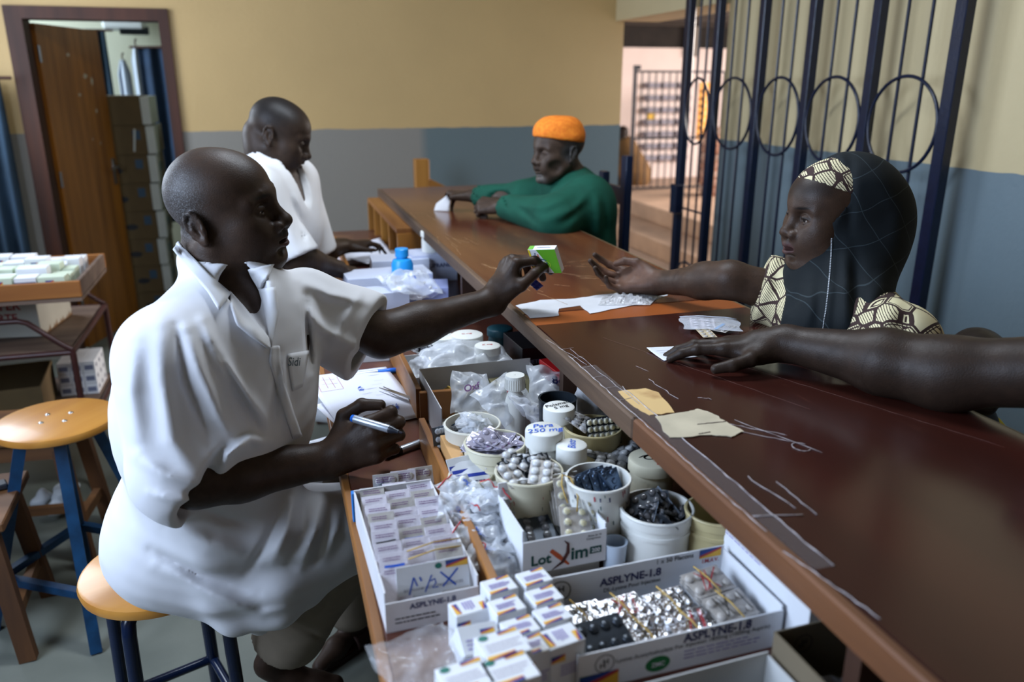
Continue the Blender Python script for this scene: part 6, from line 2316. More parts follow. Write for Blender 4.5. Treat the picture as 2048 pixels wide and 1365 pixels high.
# zip bag with strips
za, zb2, zc2, zd = [V(*ptz(x, y, CT)[:2]) for x, y in ((1348, 655), (1450, 672), (1487, 650), (1408, 622))]
zc_ = (za + zb2 + zc2 + zd) / 4
zc_ = ptz(1420, 656, CT)
zb_o = zip_bag((zc_[0], zc_[1], CT + .0095), rotm(0, 0, -.40), .125, .10, .010, 'clear zip bag with two printed strips on the counter in front of the girl', BAG, 0, mat('clear_zip', srgb(200, 204, 214), .3), None, 160, cr=.16)
s1_ = blister(tuple(ptz(1405, 648, CT + .009)), rotm(.06, 0, -.45), .052, .064, 2, 4, .0055, .002, 'white strip with black print inside the clear zip bag on the counter', FOILW, FOILW)
lb_ = MB()
for i in range(2):
    for j in range(4):
        lb_.ribbon([(-.022 + .025 * i, -.023 + .0155 * j, .0030), (-.004 + .025 * i, -.023 + .0155 * j, .0030)], .0034)
lb_.obj('black_print', INKK, s1_)
s2_ = blister(tuple(ptz(1446, 656, CT + .0075)), rotm(.03, 0, -.95), .036, .056, 2, 4, .005, .0015, 'grey strip with a light blue band inside the clear zip bag', FOILG, FOILG)
MB().box((-.010, -.024, .0024), (-.003, .020, .0027)).obj('blue_band', ink('band_cyan', 60, 140, 200), s2_)
lines(s2_, (.0, -.024, .0024), (0, .044, 0), (.004, 0, 0), 4, INKN, .35, seed=55)
s3_ = blister(tuple(ptz(1412, 666, CT + .006)), rotm(.04, 0, -.2), .030, .056, 2, 4, .005, .0015, 'folded cream strip at the bottom of the clear zip bag', mat('cream_foil', srgb(196, 180, 150), .4), FOILG)
# paper slip of the old man
gp = [ptz(868, 422, CT), ptz(898, 424, CT), ptz(905, 392, CT), ptz(884, 414, CT)]
o_ = MB()
a_, b_, = gp[0], gp[1]
grid_mb(lambda u, v: V(*(a_ * (1 - u) + b_ * u)) + V(.012 * v, .012 * v, .001 + .075 * v * (.35 + .65 * u)), 8, 10, 0, o_, .0008)
tag(o_.obj('paper', PAPERW, None, smooth=True), 'folded white slip standing under the old man\'s far hand', 'paper')

# ------------------------------------------------------------------ medicine cartons in the pine tray on the trolley
tz0 = trz + .0165
q = random.Random(77)
tcx, tcy = tray.location.x, tray.location.y
pos = []
row = 0
labels = ['front', 'second', 'third', 'fourth', 'back']
for j in range(5):
    x = tcx + tw / 2 - .05
    i = 0
    while x > tcx - .30:
        w_ = q.uniform(.05, .11)
        h_ = q.uniform(.065, .10) if j else q.uniform(.075, .085)
        d_ = .07
        c_ = carton('carton', (x - w_ / 2, tcy - td / 2 + .060 + j * .092, tz0), (w_ - .006, d_, h_), q.uniform(-.05, .05), 'white medicine carton number %s from the right in the %s row of the pine tray' % (['one', 'two', 'three', 'four', 'five', 'six', 'seven', 'eight', 'nine', 'ten', 'eleven', 'twelve', 'thirteen', 'fourteen', 'fifteen', 'sixteen', 'seventeen', 'eighteen'][i], labels[j]), 'carton', 'medicine cartons in the pine tray', m=WCARD if q.random() < .75 else mat('pale_green_card', srgb(196, 208, 186), .5))
        if q.random() < .45:
            rainbow(c_, (-w_ * .2, -d_ / 2 - .0006, h_ * .6), (w_ * .3, 0, 0), (0, 0, h_ * .25))
        if j == 0 and i == 1:
            MB().box((-w_ * .46, -d_ / 2 - .0008, .006), (w_ * .44, -d_ / 2 - .0001, h_ * .8)).obj('navy_panel', ink('panel_navy', 26, 44, 88), c_)
            letters('Dolexa', c_, WCARD, w_ * .5, None, (.0, -d_ / 2 - .0014, h_ * .35), 'front', bold=.02)
        x -= w_
        i += 1
# pack of dotted boxes and open brown box on the lower shelf
pk0 = ptz(150, 792, .251)
DOT = ink('dot_navy', 44, 52, 90)
for i in range(3):
    for j in range(3):
        for k in range(3):
            c_ = carton('carton', (pk0[0] - .03 + .052 * i, pk0[1] + .07 * j + .04, .2505 + .052 * k), (.050, .068, .050), 0.0, 'small white carton with navy dots, %s layer, %s of its row, %s column' % (['bottom', 'middle', 'top'][k], ['front', 'middle', 'rear'][j], ['left', 'centre', 'right'][i]), 'carton', 'shrink pack of dotted cartons on the lower trolley shelf')
            MB().disc(.011, 0, 14, R=rotm(0, PI / 2, 0), t=(.0256, 0, .025)).obj('navy_dot', DOT, c_)
            MB().box((-.018, -.0346, .012), (.018, -.0341, .034)).obj('navy_panel', ink('panel_grey_blue', 110, 116, 140), c_)
ob2 = open_box('box', (-1.20, 3.66, .2505), (.42, .36, .16), .1, 'open brown cardboard box on the lower trolley shelf', t=.005, m=KRAFT, mi=KRAFT)
# ------------------------------------------------------------------ the seated dispenser in the white coat
CLOTH = mat('white_coat_cotton', srgb(206, 206, 208), .85, attr='Col', var=.06, vscale=6, bump=.12, bscale=900, sheen=.15, bdist=.0006)
KHAKI = mat('grey_brown_trousers', srgb(98, 90, 80), .9, attr='Col', var=.15, vscale=20, bump=.3, bscale=700, bdist=.0008)
SK1, SK1P, HAIR1 = (.046, .0265, .0175), (.13, .062, .038), (.042, .034, .030)


M_rsh, M_lsh = pt(345, 708, 1.31), pt(612, 612, 1.56)
M_rel, M_rwr = pt(388, 962, 1.36), pt(652, 922, 1.44)
M_lel, M_lwr = pt(762, 672, 1.69), pt(985, 603, 1.80)
M_hip = V(-.175, 1.60, .71)
M_rhip, M_lhip = V(-.235, 1.535, .71), V(-.11, 1.66, .71)
M_rkn, M_lkn = V(.12, 1.52, .70), V(.17, 1.86, .69)
M_rank, M_lank = pt(552, 1305, 1.92), V(.115, 2.04, .10)
M_head = pt(446, 420, 1.43)
M_hR = frame((.927, -.375, .10), (0.0, -.14, 1))


def main_man():
    S = Sculpt()
    # trunk under the coat
    mid = (M_rsh + M_lsh) / 2
    S.cap(M_rsh, M_lsh, .055, .055, .05)
    S.cap(mid - V(0, 0, .08), M_hip + V(0, 0, .08), .105, .11, .08)
    neck0, neck1 = mid + V(-.01, .015, .01), M_head + M_hR @ V(-.030, 0, -.045)
    S.cap(neck0, neck1, .062, .056, .04)
    # trapezius and sterno muscles
    S.cap(neck1 - V(0, 0, .05), M_rsh + V(.05, .05, .02), .035, .03, .05)
    S.cap(neck1 - V(0, 0, .05), M_lsh + V(-.05, -.05, .02), .035, .03, .05)
    S.cap(M_head + M_hR @ V(-.02, -.055, -.06), mid + V(.055, -.05, -.005), .013, .011, .025)
    sculpt_head(S, M_hR, M_head, .985, dict(lip=1.12, nose=1.2, cheek=1.12, open=.0030, jaw=1.15, brow=1.45, eye=.8, wide=1.03, back=.82))
    S.at(M_hR, M_head)
    # creases of the forehead and nape, fold beside the mouth
    S.chain([(-.085, -.035, -.035), (-.097, 0, -.038), (-.085, .035, -.035)], [.004, .005, .004], .012, 's')
    for sd in (1, -1):
        S.chain([(.090, sd * .030, -.030), (.083, sd * .038, -.046), (.072, sd * .041, -.062)], [.0035, .0045, .0030], .007)
        S.chain([(.081, sd * .022, -.012), (.076, sd * .036, -.014), (.066, sd * .046, -.010)], [.0025, .0032, .0022], .006)
        S.chain([(.094, sd * .010, .027), (.088, sd * .028, .031), (.074, sd * .046, .025)], [.0022, .0026, .0016], .004)
    # moustache
    S.chain([(.1015, 0, -.0475), (.0985, -.014, -.0500), (.0885, -.026, -.0570)], [.0035, .0036, .0022], .003)
    S.chain([(.1015, 0, -.0475), (.0985, .014, -.0500), (.0885, .026, -.0570)], [.0035, .0036, .0022], .003)
    sculpt_arm(S, M_rsh, M_rel, M_rwr, (.055, .045, .043, .029), flat=((0, .3, 1), .92))
    sculpt_arm(S, M_lsh, M_lel, M_lwr, (.052, .046, .043, .030))
    # right hand: fist round a marker pen, back of the hand up and to the camera
    hx = pt(742, 878, 1.42) - M_rwr
    rf = frame(hx, (-.15, -.86, .42))
    c = [(30, 78, 40), (40, 84, 44), (44, 86, 44), (48, 84, 44)]
    RH = sculpt_hand(S, M_rwr + hx * .10, rf, 1.06, 1, c, [1, 0, -1, -3], fat=1.16,
                     tpts=[(.020, .026, -.012), (.046, .056, -.018), (.082, .060, -.022), (.112, .046, -.026)])
    S.at()
    S.cap(M_rwr, M_rwr + hx * .3, .028, .024, .02)
    # left hand: holds the little carton out between thumb and fingertips, palm to the camera
    lx = V(.045, .010, .085)
    lf = frame(lx, (-.89, -.10, .45))
    c2 = [(58, 34, 12), (66, 46, 20), (72, 66, 34), (76, 74, 40)]
    LH = sculpt_hand(S, M_lwr + lx * .06, lf, 1.05, -1, c2, [4, 1, -2, -4], fat=1.15,
                     tpts=[(.020, -.024, -.012), (.050, -.046, -.024), (.084, -.046, -.040), (.110, -.034, -.062)])
    S.at()
    S.cap(M_lwr, M_lwr + lx * .35, .029, .024, .02)
    # legs
    for hp, kn, an in ((M_rhip, M_rkn, M_rank), (M_lhip, M_lkn, M_lank)):
        S.cap(hp, kn, .075, .055, .03)
        S.cap(kn, kn + (an - kn) * .35, .052, .050, .03)
        S.cap(kn + (an - kn) * .35, an, .050, .036, .02)
    # feet: the right one tucked under on the stool's rung, the left flat in its slipper
    ra = M_rank
    S.chain([ra + V(-.02, .0, -.03), ra + V(.03, -.01, -.075), ra + V(.085, -.02, -.10), ra + V(.13, -.025, -.105)], [.035, .032, .030, .022], .02)
    la = M_lank
    S.chain([la + V(.01, .02, -.05), la + V(-.05, -.05, -.055), la + V(-.10, -.10, -.065)], [.032, .030, .020], .02)
    # skin tones
    S.at(M_hR, M_head)
    S.paint((-.050, 0, .030), (.085, .095, .075), (*HAIR1, 0.25), .03, R=rotm(0, -.18, 0))
    S.paint((.103, 0, -.0710), (.014, .020, .0065), (.085, .042, .038), .006)
    S.paint((.100, 0, -.0490), (.010, .027, .0048), (.014, .012, .011), .004)
    S.paint((.086, -.030, .024), (.02, .016, .004), (.012, .010, .009), .005)
    S.paint((.086, .030, .024), (.02, .016, .004), (.012, .010, .009), .005)
    S.at(lf, M_lwr + lx * .06)
    S.paint((.06, 0, -.034), (.06, .045, .022), SK1P, .02)
    S.at(rf, M_rwr + hx * .10)
    S.paint((.06, 0, -.042), (.05, .045, .018), SK1P, .02)
    hb = M_head
    boxes = [(hb - V(.14, .14, .15), hb + V(.15, .13, .145), .0024),
             (M_rwr - V(.03, .10, .08), M_rwr + V(.20, .12, .12), .0026),
             (M_lwr - V(.03, .09, .10), M_lwr + V(.19, .11, .12), .0026),
             ((-.50, 1.0, .02), (.62, 2.16, 1.34), .0062)]
    o = S.build('person', boxes, SKIN, base=SK1)
    tag(o, 'man in a white coat seated on a stool, holding out a small green carton', 'person')
    return o, RH, LH


def man_coat(parent):
    S = Sculpt()
    mid = (M_rsh + M_lsh) / 2
    fwd = V(.69, -.72, 0)
    left = V(.72, .69, 0)
    # lap: cloth over both thighs
    S.cap(M_rhip + V(0, 0, .01), M_rkn + V(.0, 0, .005), .105, .095, .05)
    S.cap(M_lhip + V(0, 0, .01), M_lkn + V(-.08, -.03, .0), .105, .085, .06)
    # near skirt panel hanging below the thigh
    A, B = ptY(292, 1120, 1.50), ptY(700, 1090, 1.44)
    S.chain([ptY(345, 1060, 1.47), ptY(430, 1075, 1.43), ptY(560, 1060, 1.42), ptY(690, 1030, 1.43)], [.055, .06, .055, .05], .05)
    S.chain([ptY(350, 1150, 1.475), ptY(440, 1180, 1.43), ptY(560, 1160, 1.42), ptY(690, 1080, 1.43)], [.030, .036, .034, .028], .06)
    S.chain([ptY(405, 1212, 1.475), ptY(470, 1238, 1.44), ptY(560, 1222, 1.43), ptY(680, 1120, 1.44)], [.018, .020, .020, .016], .06)
    S.chain([ptY(430, 1246, 1.50), ptY(520, 1252, 1.47), ptY(620, 1190, 1.455), ptY(712, 1112, 1.455)], [.008, .009, .009, .008], .04)
    # hem: nothing below the thighs except the hanging panel
    S.cut(M_rkn + V(.02, 0, 0), (.98, -.1, .0), M_rkn + V(.1, 0, 0), .22, .01)
    # shoulders, chest, belly, seat
    S.cap(M_rsh + V(.0, .0, .0), M_lsh, .080, .072, .05)
    S.cap(mid + V(-.01, .02, .025), mid + V(-.02, .03, -.02), .095, .11, .06)
    TR = np.array([fwd, left, V(0, 0, 1)]).T
    S.ell(mid + V(-.050, -.005, -.12), (.150, .180, .19), .08, R=TR)
    S.ell(mid * .55 + M_hip * .45 + V(-.035, -.025, .0), (.150, .165, .20), .08, R=TR)
    S.ell(M_hip + V(-.01, 0, .07), (.155, .17, .15), .08, R=TR)
    S.ell(M_hip + V(-.05, -.03, -.0), (.145, .16, .12), .06, R=TR)
    A_ = Sculpt()
    # sleeves
    e1 = M_rel + (M_rwr - M_rel) * .13
    A_.cap(M_rsh + V(-.005, .0, -.01), M_rel + V(-.015, 0, .02), .084, .082, .03)
    A_.cap(M_rel + V(-.015, 0, .02), e1 + V(.01, 0, .02), .082, .084, .03)
    e2 = M_lel - (M_lwr - M_lel) * .06
    A_.cap(M_lsh, M_lel, .070, .080, .04)
    # hanging slack of the reaching sleeve
    A_.cap(M_lsh + V(.02, -.01, -.05), e2 + V(.0, .0, -.075), .05, .045, .06)
    A_.cap(e2 - (M_lel - M_lsh) * .2, e2 + V(.015, .0, -.01), .082, .083, .03)
    ax = (M_rwr - M_rel) / np.linalg.norm(M_rwr - M_rel)
    A_.cut(pt(412, 968, 1.36), _RT * .85 - _UP * .53, e1 + ax * .08, .17, .006)
    A_.cap(e1 - ax * .03, e1 + ax * .2, .066, .072, .006, 's')
    bx = (M_lwr - M_lel) / np.linalg.norm(M_lwr - M_lel)
    A_.cut(pt(737, 665, 1.66), _RT * .92 - _UP * .40, e2 + bx * .06 + V(0, 0, -.02), .17, .006)
    A_.cap(e2 - bx * .03, e2 + bx * .18 + V(0, 0, -.01), .058, .068, .006, 's')
    S.merge(A_, .016)
    # openings: neck V
    nk = M_head + M_hR @ V(-.030, 0, -.045)
    S.cap(nk * .5 + mid * .5 + V(-.02, .02, .030), mid + V(-.005, 0, .03), .066, .088, .02)
    S.cap(nk + V(-.005, .005, .08), mid + V(-.01, .01, .03), .066, .056, .010, 's')
    S.chain([pt(484, 575, 1.37), pt(515, 635, 1.335), pt(538, 690, 1.325)], [.042, .024, .004], .010, 's')
    Z = lambda a, D: [pt(x, y, D) for x, y in a]
    fl = S.folds([
        # raised folds of the near sleeve and shoulder
        (Z([(405, 640), (440, 720), (500, 800), (545, 860)], 1.24), 0.0189, 0.0094, .12),
        (Z([(375, 660), (400, 740), (440, 830), (470, 880)], 1.24), 0.0175, 0.0125, .12),
        (Z([(320, 650), (325, 760), (345, 880), (400, 960)], 1.24), 0.0135, 0.0140, .12),
        (Z([(270, 680), (262, 790), (280, 900)], 1.26), 0.0108, 0.0140, .12),
        (Z([(545, 885), (500, 880), (460, 910), (435, 960)], 1.26), 0.0243, 0.0109, .12),
        (Z([(275, 915), (330, 950), (400, 970)], 1.26), 0.0108, 0.0094, .12),
        (Z([(300, 985), (350, 1000), (400, 1000)], 1.28), 0.0081, 0.0062, .12),
        # chest
        (Z([(480, 560), (500, 640), (540, 720)], 1.30), 0.0081, 0.0109, .12),
        (Z([(560, 720), (575, 820), (590, 900)], 1.32), 0.0068, 0.0078, .12),
        # reaching sleeve
        (Z([(600, 560), (660, 590), (735, 605)], 1.55), 0.0135, 0.0109, .12),
        (Z([(600, 610), (650, 660), (720, 700)], 1.55), 0.0135, 0.0109, .12),
        (Z([(660, 700), (690, 640), (720, 590)], 1.55), 0.0081, 0.0078, .12),
        # lap and skirt
        (Z([(590, 985), (575, 1060), (545, 1120)], 1.40), 0.0162, 0.0109, .12),
        (Z([(640, 990), (632, 1060), (600, 1140)], 1.42), 0.0135, 0.0101, .12),
        (Z([(680, 1010), (672, 1060), (650, 1120)], 1.43), 0.0108, 0.0094, .12),
        (Z([(310, 1130), (400, 1180), (520, 1230), (600, 1215)], 1.43), 0.0108, 0.0109, .12),
        (Z([(330, 1040), (420, 1090), (500, 1110)], 1.40), 0.0108, 0.0156, .12),
        (Z([(420, 1000), (470, 980), (540, 990)], 1.35), 0.0108, 0.0125, .12),
        # valleys
        (Z([(425, 690), (480, 790), (540, 900)], 1.24), -0.0162, 0.0055, .12),
        (Z([(352, 650), (370, 760), (420, 890)], 1.24), -0.0121, 0.0062, .12),
        (Z([(556, 700), (552, 800), (545, 890)], 1.27), -0.0135, 0.0062, .12),
        (Z([(610, 590), (616, 670), (622, 740)], 1.45), -0.0162, 0.0062, .12),
        (Z([(568, 1005), (530, 1090), (490, 1150)], 1.37), -0.0189, 0.0078, .12),
        (Z([(612, 990), (606, 1060), (575, 1130)], 1.40), -0.0108, 0.0062, .12),
        (Z([(660, 1000), (652, 1060), (630, 1130)], 1.42), -0.0095, 0.0062, .12),
        (Z([(400, 1015), (450, 1040), (520, 1050)], 1.35), -0.0108, 0.0078, .12),
        (Z([(300, 1100), (400, 1150), (520, 1190)], 1.42), -0.0081, 0.0078, .12),
    ])
    S.disp = lambda P: fl(P) + .0018 * lump(P * V(1, 1, .55), 24, 3) + .0010 * lump(P, 60, 5)
    o = S.build('coat', [((-.56, 1.02, .40), (.32, 1.92, 1.34), .0047)], CLOTH, parent, base=srgb(212, 212, 216))
    return o


def drape(coat, A, B, name, material, parent, off=.004, nu=12, nv=6, thick=.003, curl=0.0):
    """a piece of cloth laid on the coat between two outlines"""
    from mathutils.bvhtree import BVHTree
    me = coat.data
    n0 = len(me.vertices)
    vs = [v.co for v in me.vertices] + [v.co for v in parent.data.vertices]
    bv = BVHTree.FromPolygons(vs, [tuple(p.vertices) for p in me.polygons] + [tuple(n0 + k for k in p.vertices) for p in parent.data.polygons])
    def along(L, t):
        n = len(L) - 1
        i = min(int(t * n), n - 1)
        f = t * n - i
        return V(*L[i]) * (1 - f) + V(*L[i + 1]) * f
    org = Vector((0, 0, CAM_H))
    G = np.zeros((nu + 1, nv + 1, 3))
    ok = np.zeros((nu + 1, nv + 1), bool)
    dep = np.zeros((nu + 1, nv + 1))
    ry = {}
    for i in range(nu + 1):
        for j in range(nv + 1):
            p = along(A, i / nu) * (1 - j / nv) + along(B, i / nu) * (j / nv)
            r = _ray(*p)
            hit = bv.ray_cast(org, Vector(r / np.linalg.norm(r)))
            ry[i, j] = r / np.linalg.norm(r)
            if hit[0] is not None:
                ok[i, j] = True
                dep[i, j] = hit[3]
    med = np.median(dep[ok])
    good = ok & (np.abs(dep - med) < .08)
    idx = np.argwhere(good)
    for i in range(nu + 1):
        for j in range(nv + 1):
            if not good[i, j]:
                k = idx[np.argmin(((idx - (i, j)) ** 2).sum(1))]
                dep[i, j] = dep[tuple(k)]
    for _ in range(2):
        q = np.pad(dep, 1, mode='edge')
        dep = np.minimum(dep, (q[1:-1, 1:-1] * 2 + q[:-2, 1:-1] + q[2:, 1:-1] + q[1:-1, :-2] + q[1:-1, 2:]) / 6 + .001)
    for i in range(nu + 1):
        for j in range(nv + 1):
            G[i, j] = ry[i, j] * (dep[i, j] - off - curl * (j / nv)) + V(0, 0, CAM_H)
    mb = grid_mb(lambda u, v: G[round(u * nu), round(v * nv)], nu, nv, 0, None, thick)
    return mb.obj(name, material, parent, smooth=True)


def zc(L):
    return [(200 + x * .4541, 270 + y * .4541) for x, y in L]


def man_trim(coat, parent):
    drape(coat, zc([(342, 470), (425, 555), (500, 635), (575, 700)]), zc([(322, 505), (395, 600), (475, 690), (525, 772)]), 'collar', CLOTH2, parent, .006, 14, 6, .004, .006)
    drape(coat, zc([(572, 690), (640, 765), (700, 845), (742, 895)]), zc([(578, 752), (602, 835), (665, 890), (748, 945)]), 'lapel', CLOTH2, parent, .004, 14, 6, .004, .006)
    drape(coat, zc([(655, 592), (672, 640), (705, 690)]), zc([(766, 572), (748, 612), (716, 655)]), 'collar', CLOTH2, parent, .005, 8, 6, .004, .005)
    drape(coat, zc([(700, 680), (728, 770), (746, 900)]), zc([(772, 672), (788, 780), (756, 935)]), 'lapel', CLOTH2, parent, .004, 12, 6, .004, .005)
    drape(coat, zc([(752, 930), (748, 1000), (775, 1100), (820, 1250), (850, 1340)]), zc([(790, 930), (795, 1000), (812, 1100), (855, 1230), (890, 1330)]), 'placket', CLOTH2, parent, .003, 20, 4, .003)
    pk = drape(coat, zc([(828, 965), (835, 1040), (850, 1130)]), zc([(918, 950), (905, 1030), (890, 1110)]), 'breast_pocket', CLOTH2, parent, .004, 8, 6, .003)
    # name stitched on the pocket
    from mathutils.bvhtree import BVHTree
    n0 = len(coat.data.vertices)
    bv = BVHTree.FromPolygons([v.co for v in coat.data.vertices] + [v.co for v in pk.data.vertices],
                              [tuple(p.vertices) for p in coat.data.polygons] + [tuple(n0 + k for k in p.vertices) for p in pk.data.polygons])
    hits = []
    for x in (572, 586, 600):
        for y in (718, 730):
            r = _ray(x, y) / np.linalg.norm(_ray(x, y))
            h = bv.ray_cast(Vector((0, 0, CAM_H)), Vector(r))
            if h[0] is not None:
                hits.append(np.array(h[0]))
    if len(hits) == 6:
        hits = np.array(hits)
        c = hits.mean(0)
        ux = hits[4:6].mean(0) - hits[0:2].mean(0)
        uy = hits[0::2].mean(0) - hits[1::2].mean(0)
        ux /= np.linalg.norm(ux)
        nn = np.cross(ux, uy)
        nn /= np.linalg.norm(nn)
        Rt = np.array([ux, np.cross(nn, ux), nn]).T
        letters('Sidi', pk, mat('ink_pocket', srgb(60, 74, 80)), .030, None, tuple(c + nn * .003), 'top', R=Rt, bold=.01, shear=.2, name='stitched_name')


CLOTH2 = mat('white_coat_collar_cotton', srgb(208, 208, 211), .85, var=.06, vscale=6, bump=.12, bscale=900, sheen=.15, bdist=.0006)
EYE = mat('eyeball', (.5, .45, .4), .12, attr='Col', spec=.6)


def eyes(parent, R, t, sc=1.0, sides=(1, -1), look=0.0):
    for sd in sides:
        S = Sculpt().at(R, t, sc)
        S.ell((.0745, sd * .032, .0005), (.0132, .0132, .0118), .001)
        S.paint((.0880, sd * (.032 + look), .0005), (.006, .0062, .0062), (.006, .004, .003), .001)
        c = S.w((.0745, sd * .032, 0))
        S.build('eye', [(c - .018, c + .018, .0012)], EYE, parent, base=(.34, .29, .25))


def man_trousers(parent):
    S = Sculpt()
    an = M_rank
    S.cap(M_rhip, M_rkn, .088, .078, .03)
    S.cap(M_rkn, M_rkn + (an - M_rkn) * .80, .078, .082, .03)
    S.cap(M_rkn + (an - M_rkn) * .80, M_rkn + (an - M_rkn) * .95, .082, .085, .01)
    S.cap(M_rkn + (an - M_rkn) * .70, M_rkn + (an - M_rkn) * 1.3, .064, .076, .004, 's')
    ax = (an - M_rkn) / np.linalg.norm(an - M_rkn)
    S.cut(M_rkn + (an - M_rkn) * .86, ax + V(.15, 0, .1), an, .14, .004)
    la = M_lank
    S.cap(M_lhip, M_lkn, .088, .078, .03)
    S.cap(M_lkn, M_lkn + (la - M_lkn) * .9, .078, .075, .03)
    S.cap(M_hip - V(0, 0, .02), M_hip + V(0, 0, .05), .13, .12, .05)
    Z = lambda a, D: [pt(x, y, D) for x, y in a]
    S.disp = S.folds([(Z([(560, 1235), (620, 1265), (665, 1290)], 1.78), -.006, .004, .1), (Z([(700, 1160), (650, 1220), (600, 1250)], 1.74), .006, .012, .12),
                      (Z([(710, 1200), (680, 1240), (655, 1270)], 1.76), -.006, .010, .12)])
    S.build('trousers', [((-.36, 1.36, .10), (.30, 2.20, .86), .0065)], KHAKI, parent, base=srgb(128, 116, 100))


LEATHER = mat('worn_brown_leather', srgb(58, 38, 32), .6, var=.4, vscale=30, bump=.3, bscale=200)


def slipper(parent, heel, toe, w=.042):
    heel, toe = V(*heel), V(*toe)
    R = frame(toe - heel)
    L = np.linalg.norm(toe - heel)
    def sole(z0, z1, k=1.0):
        vs, n = [], 28
        for z in (z0, z1):
            for i in range(n):
                a = 2 * PI * i / n
                x = L / 2 + L / 2 * math.cos(a)
                y = w * k * math.sin(a) * (.86 + .20 * math.cos(a))
                vs.append((x, y, z))
        fs = [tuple(range(n))[::-1], tuple(range(n, 2 * n))] + [(i, (i + 1) % n, n + (i + 1) % n, n + i) for i in range(n)]
        return vs, fs
    mb = MB()
    mb.add(*sole(.001, .018), 0, R, heel)
    mb.add(*sole(.0185, .0215, .9), 1, R, heel)
    r = mb.obj('slipper', [LEATHER, mat('insole_red_brown', srgb(110, 62, 52), .7, var=.4, vscale=25)], parent, auto=40)
    st = MB()
    grid_mb(lambda u, v: heel + R @ V(L * (.50 + .34 * v), (w + .004) * math.cos(PI * u) * (1.0 - .12 * v), .016 + (.050 - .018 * v) * math.sin(PI * u)), 16, 6, 0, st, .004)
    st.obj('strap', LEATHER, r, smooth=True)
    return r


MAN, MAN_RH, MAN_LH = main_man()
eyes(MAN, M_hR, M_head, .985)
man_trousers(MAN)
slipper(MAN, ptz(648, 1345, .0), ptz(738, 1262, .0))
MAN_COAT = man_coat(MAN)
man_trim(MAN_COAT, MAN)
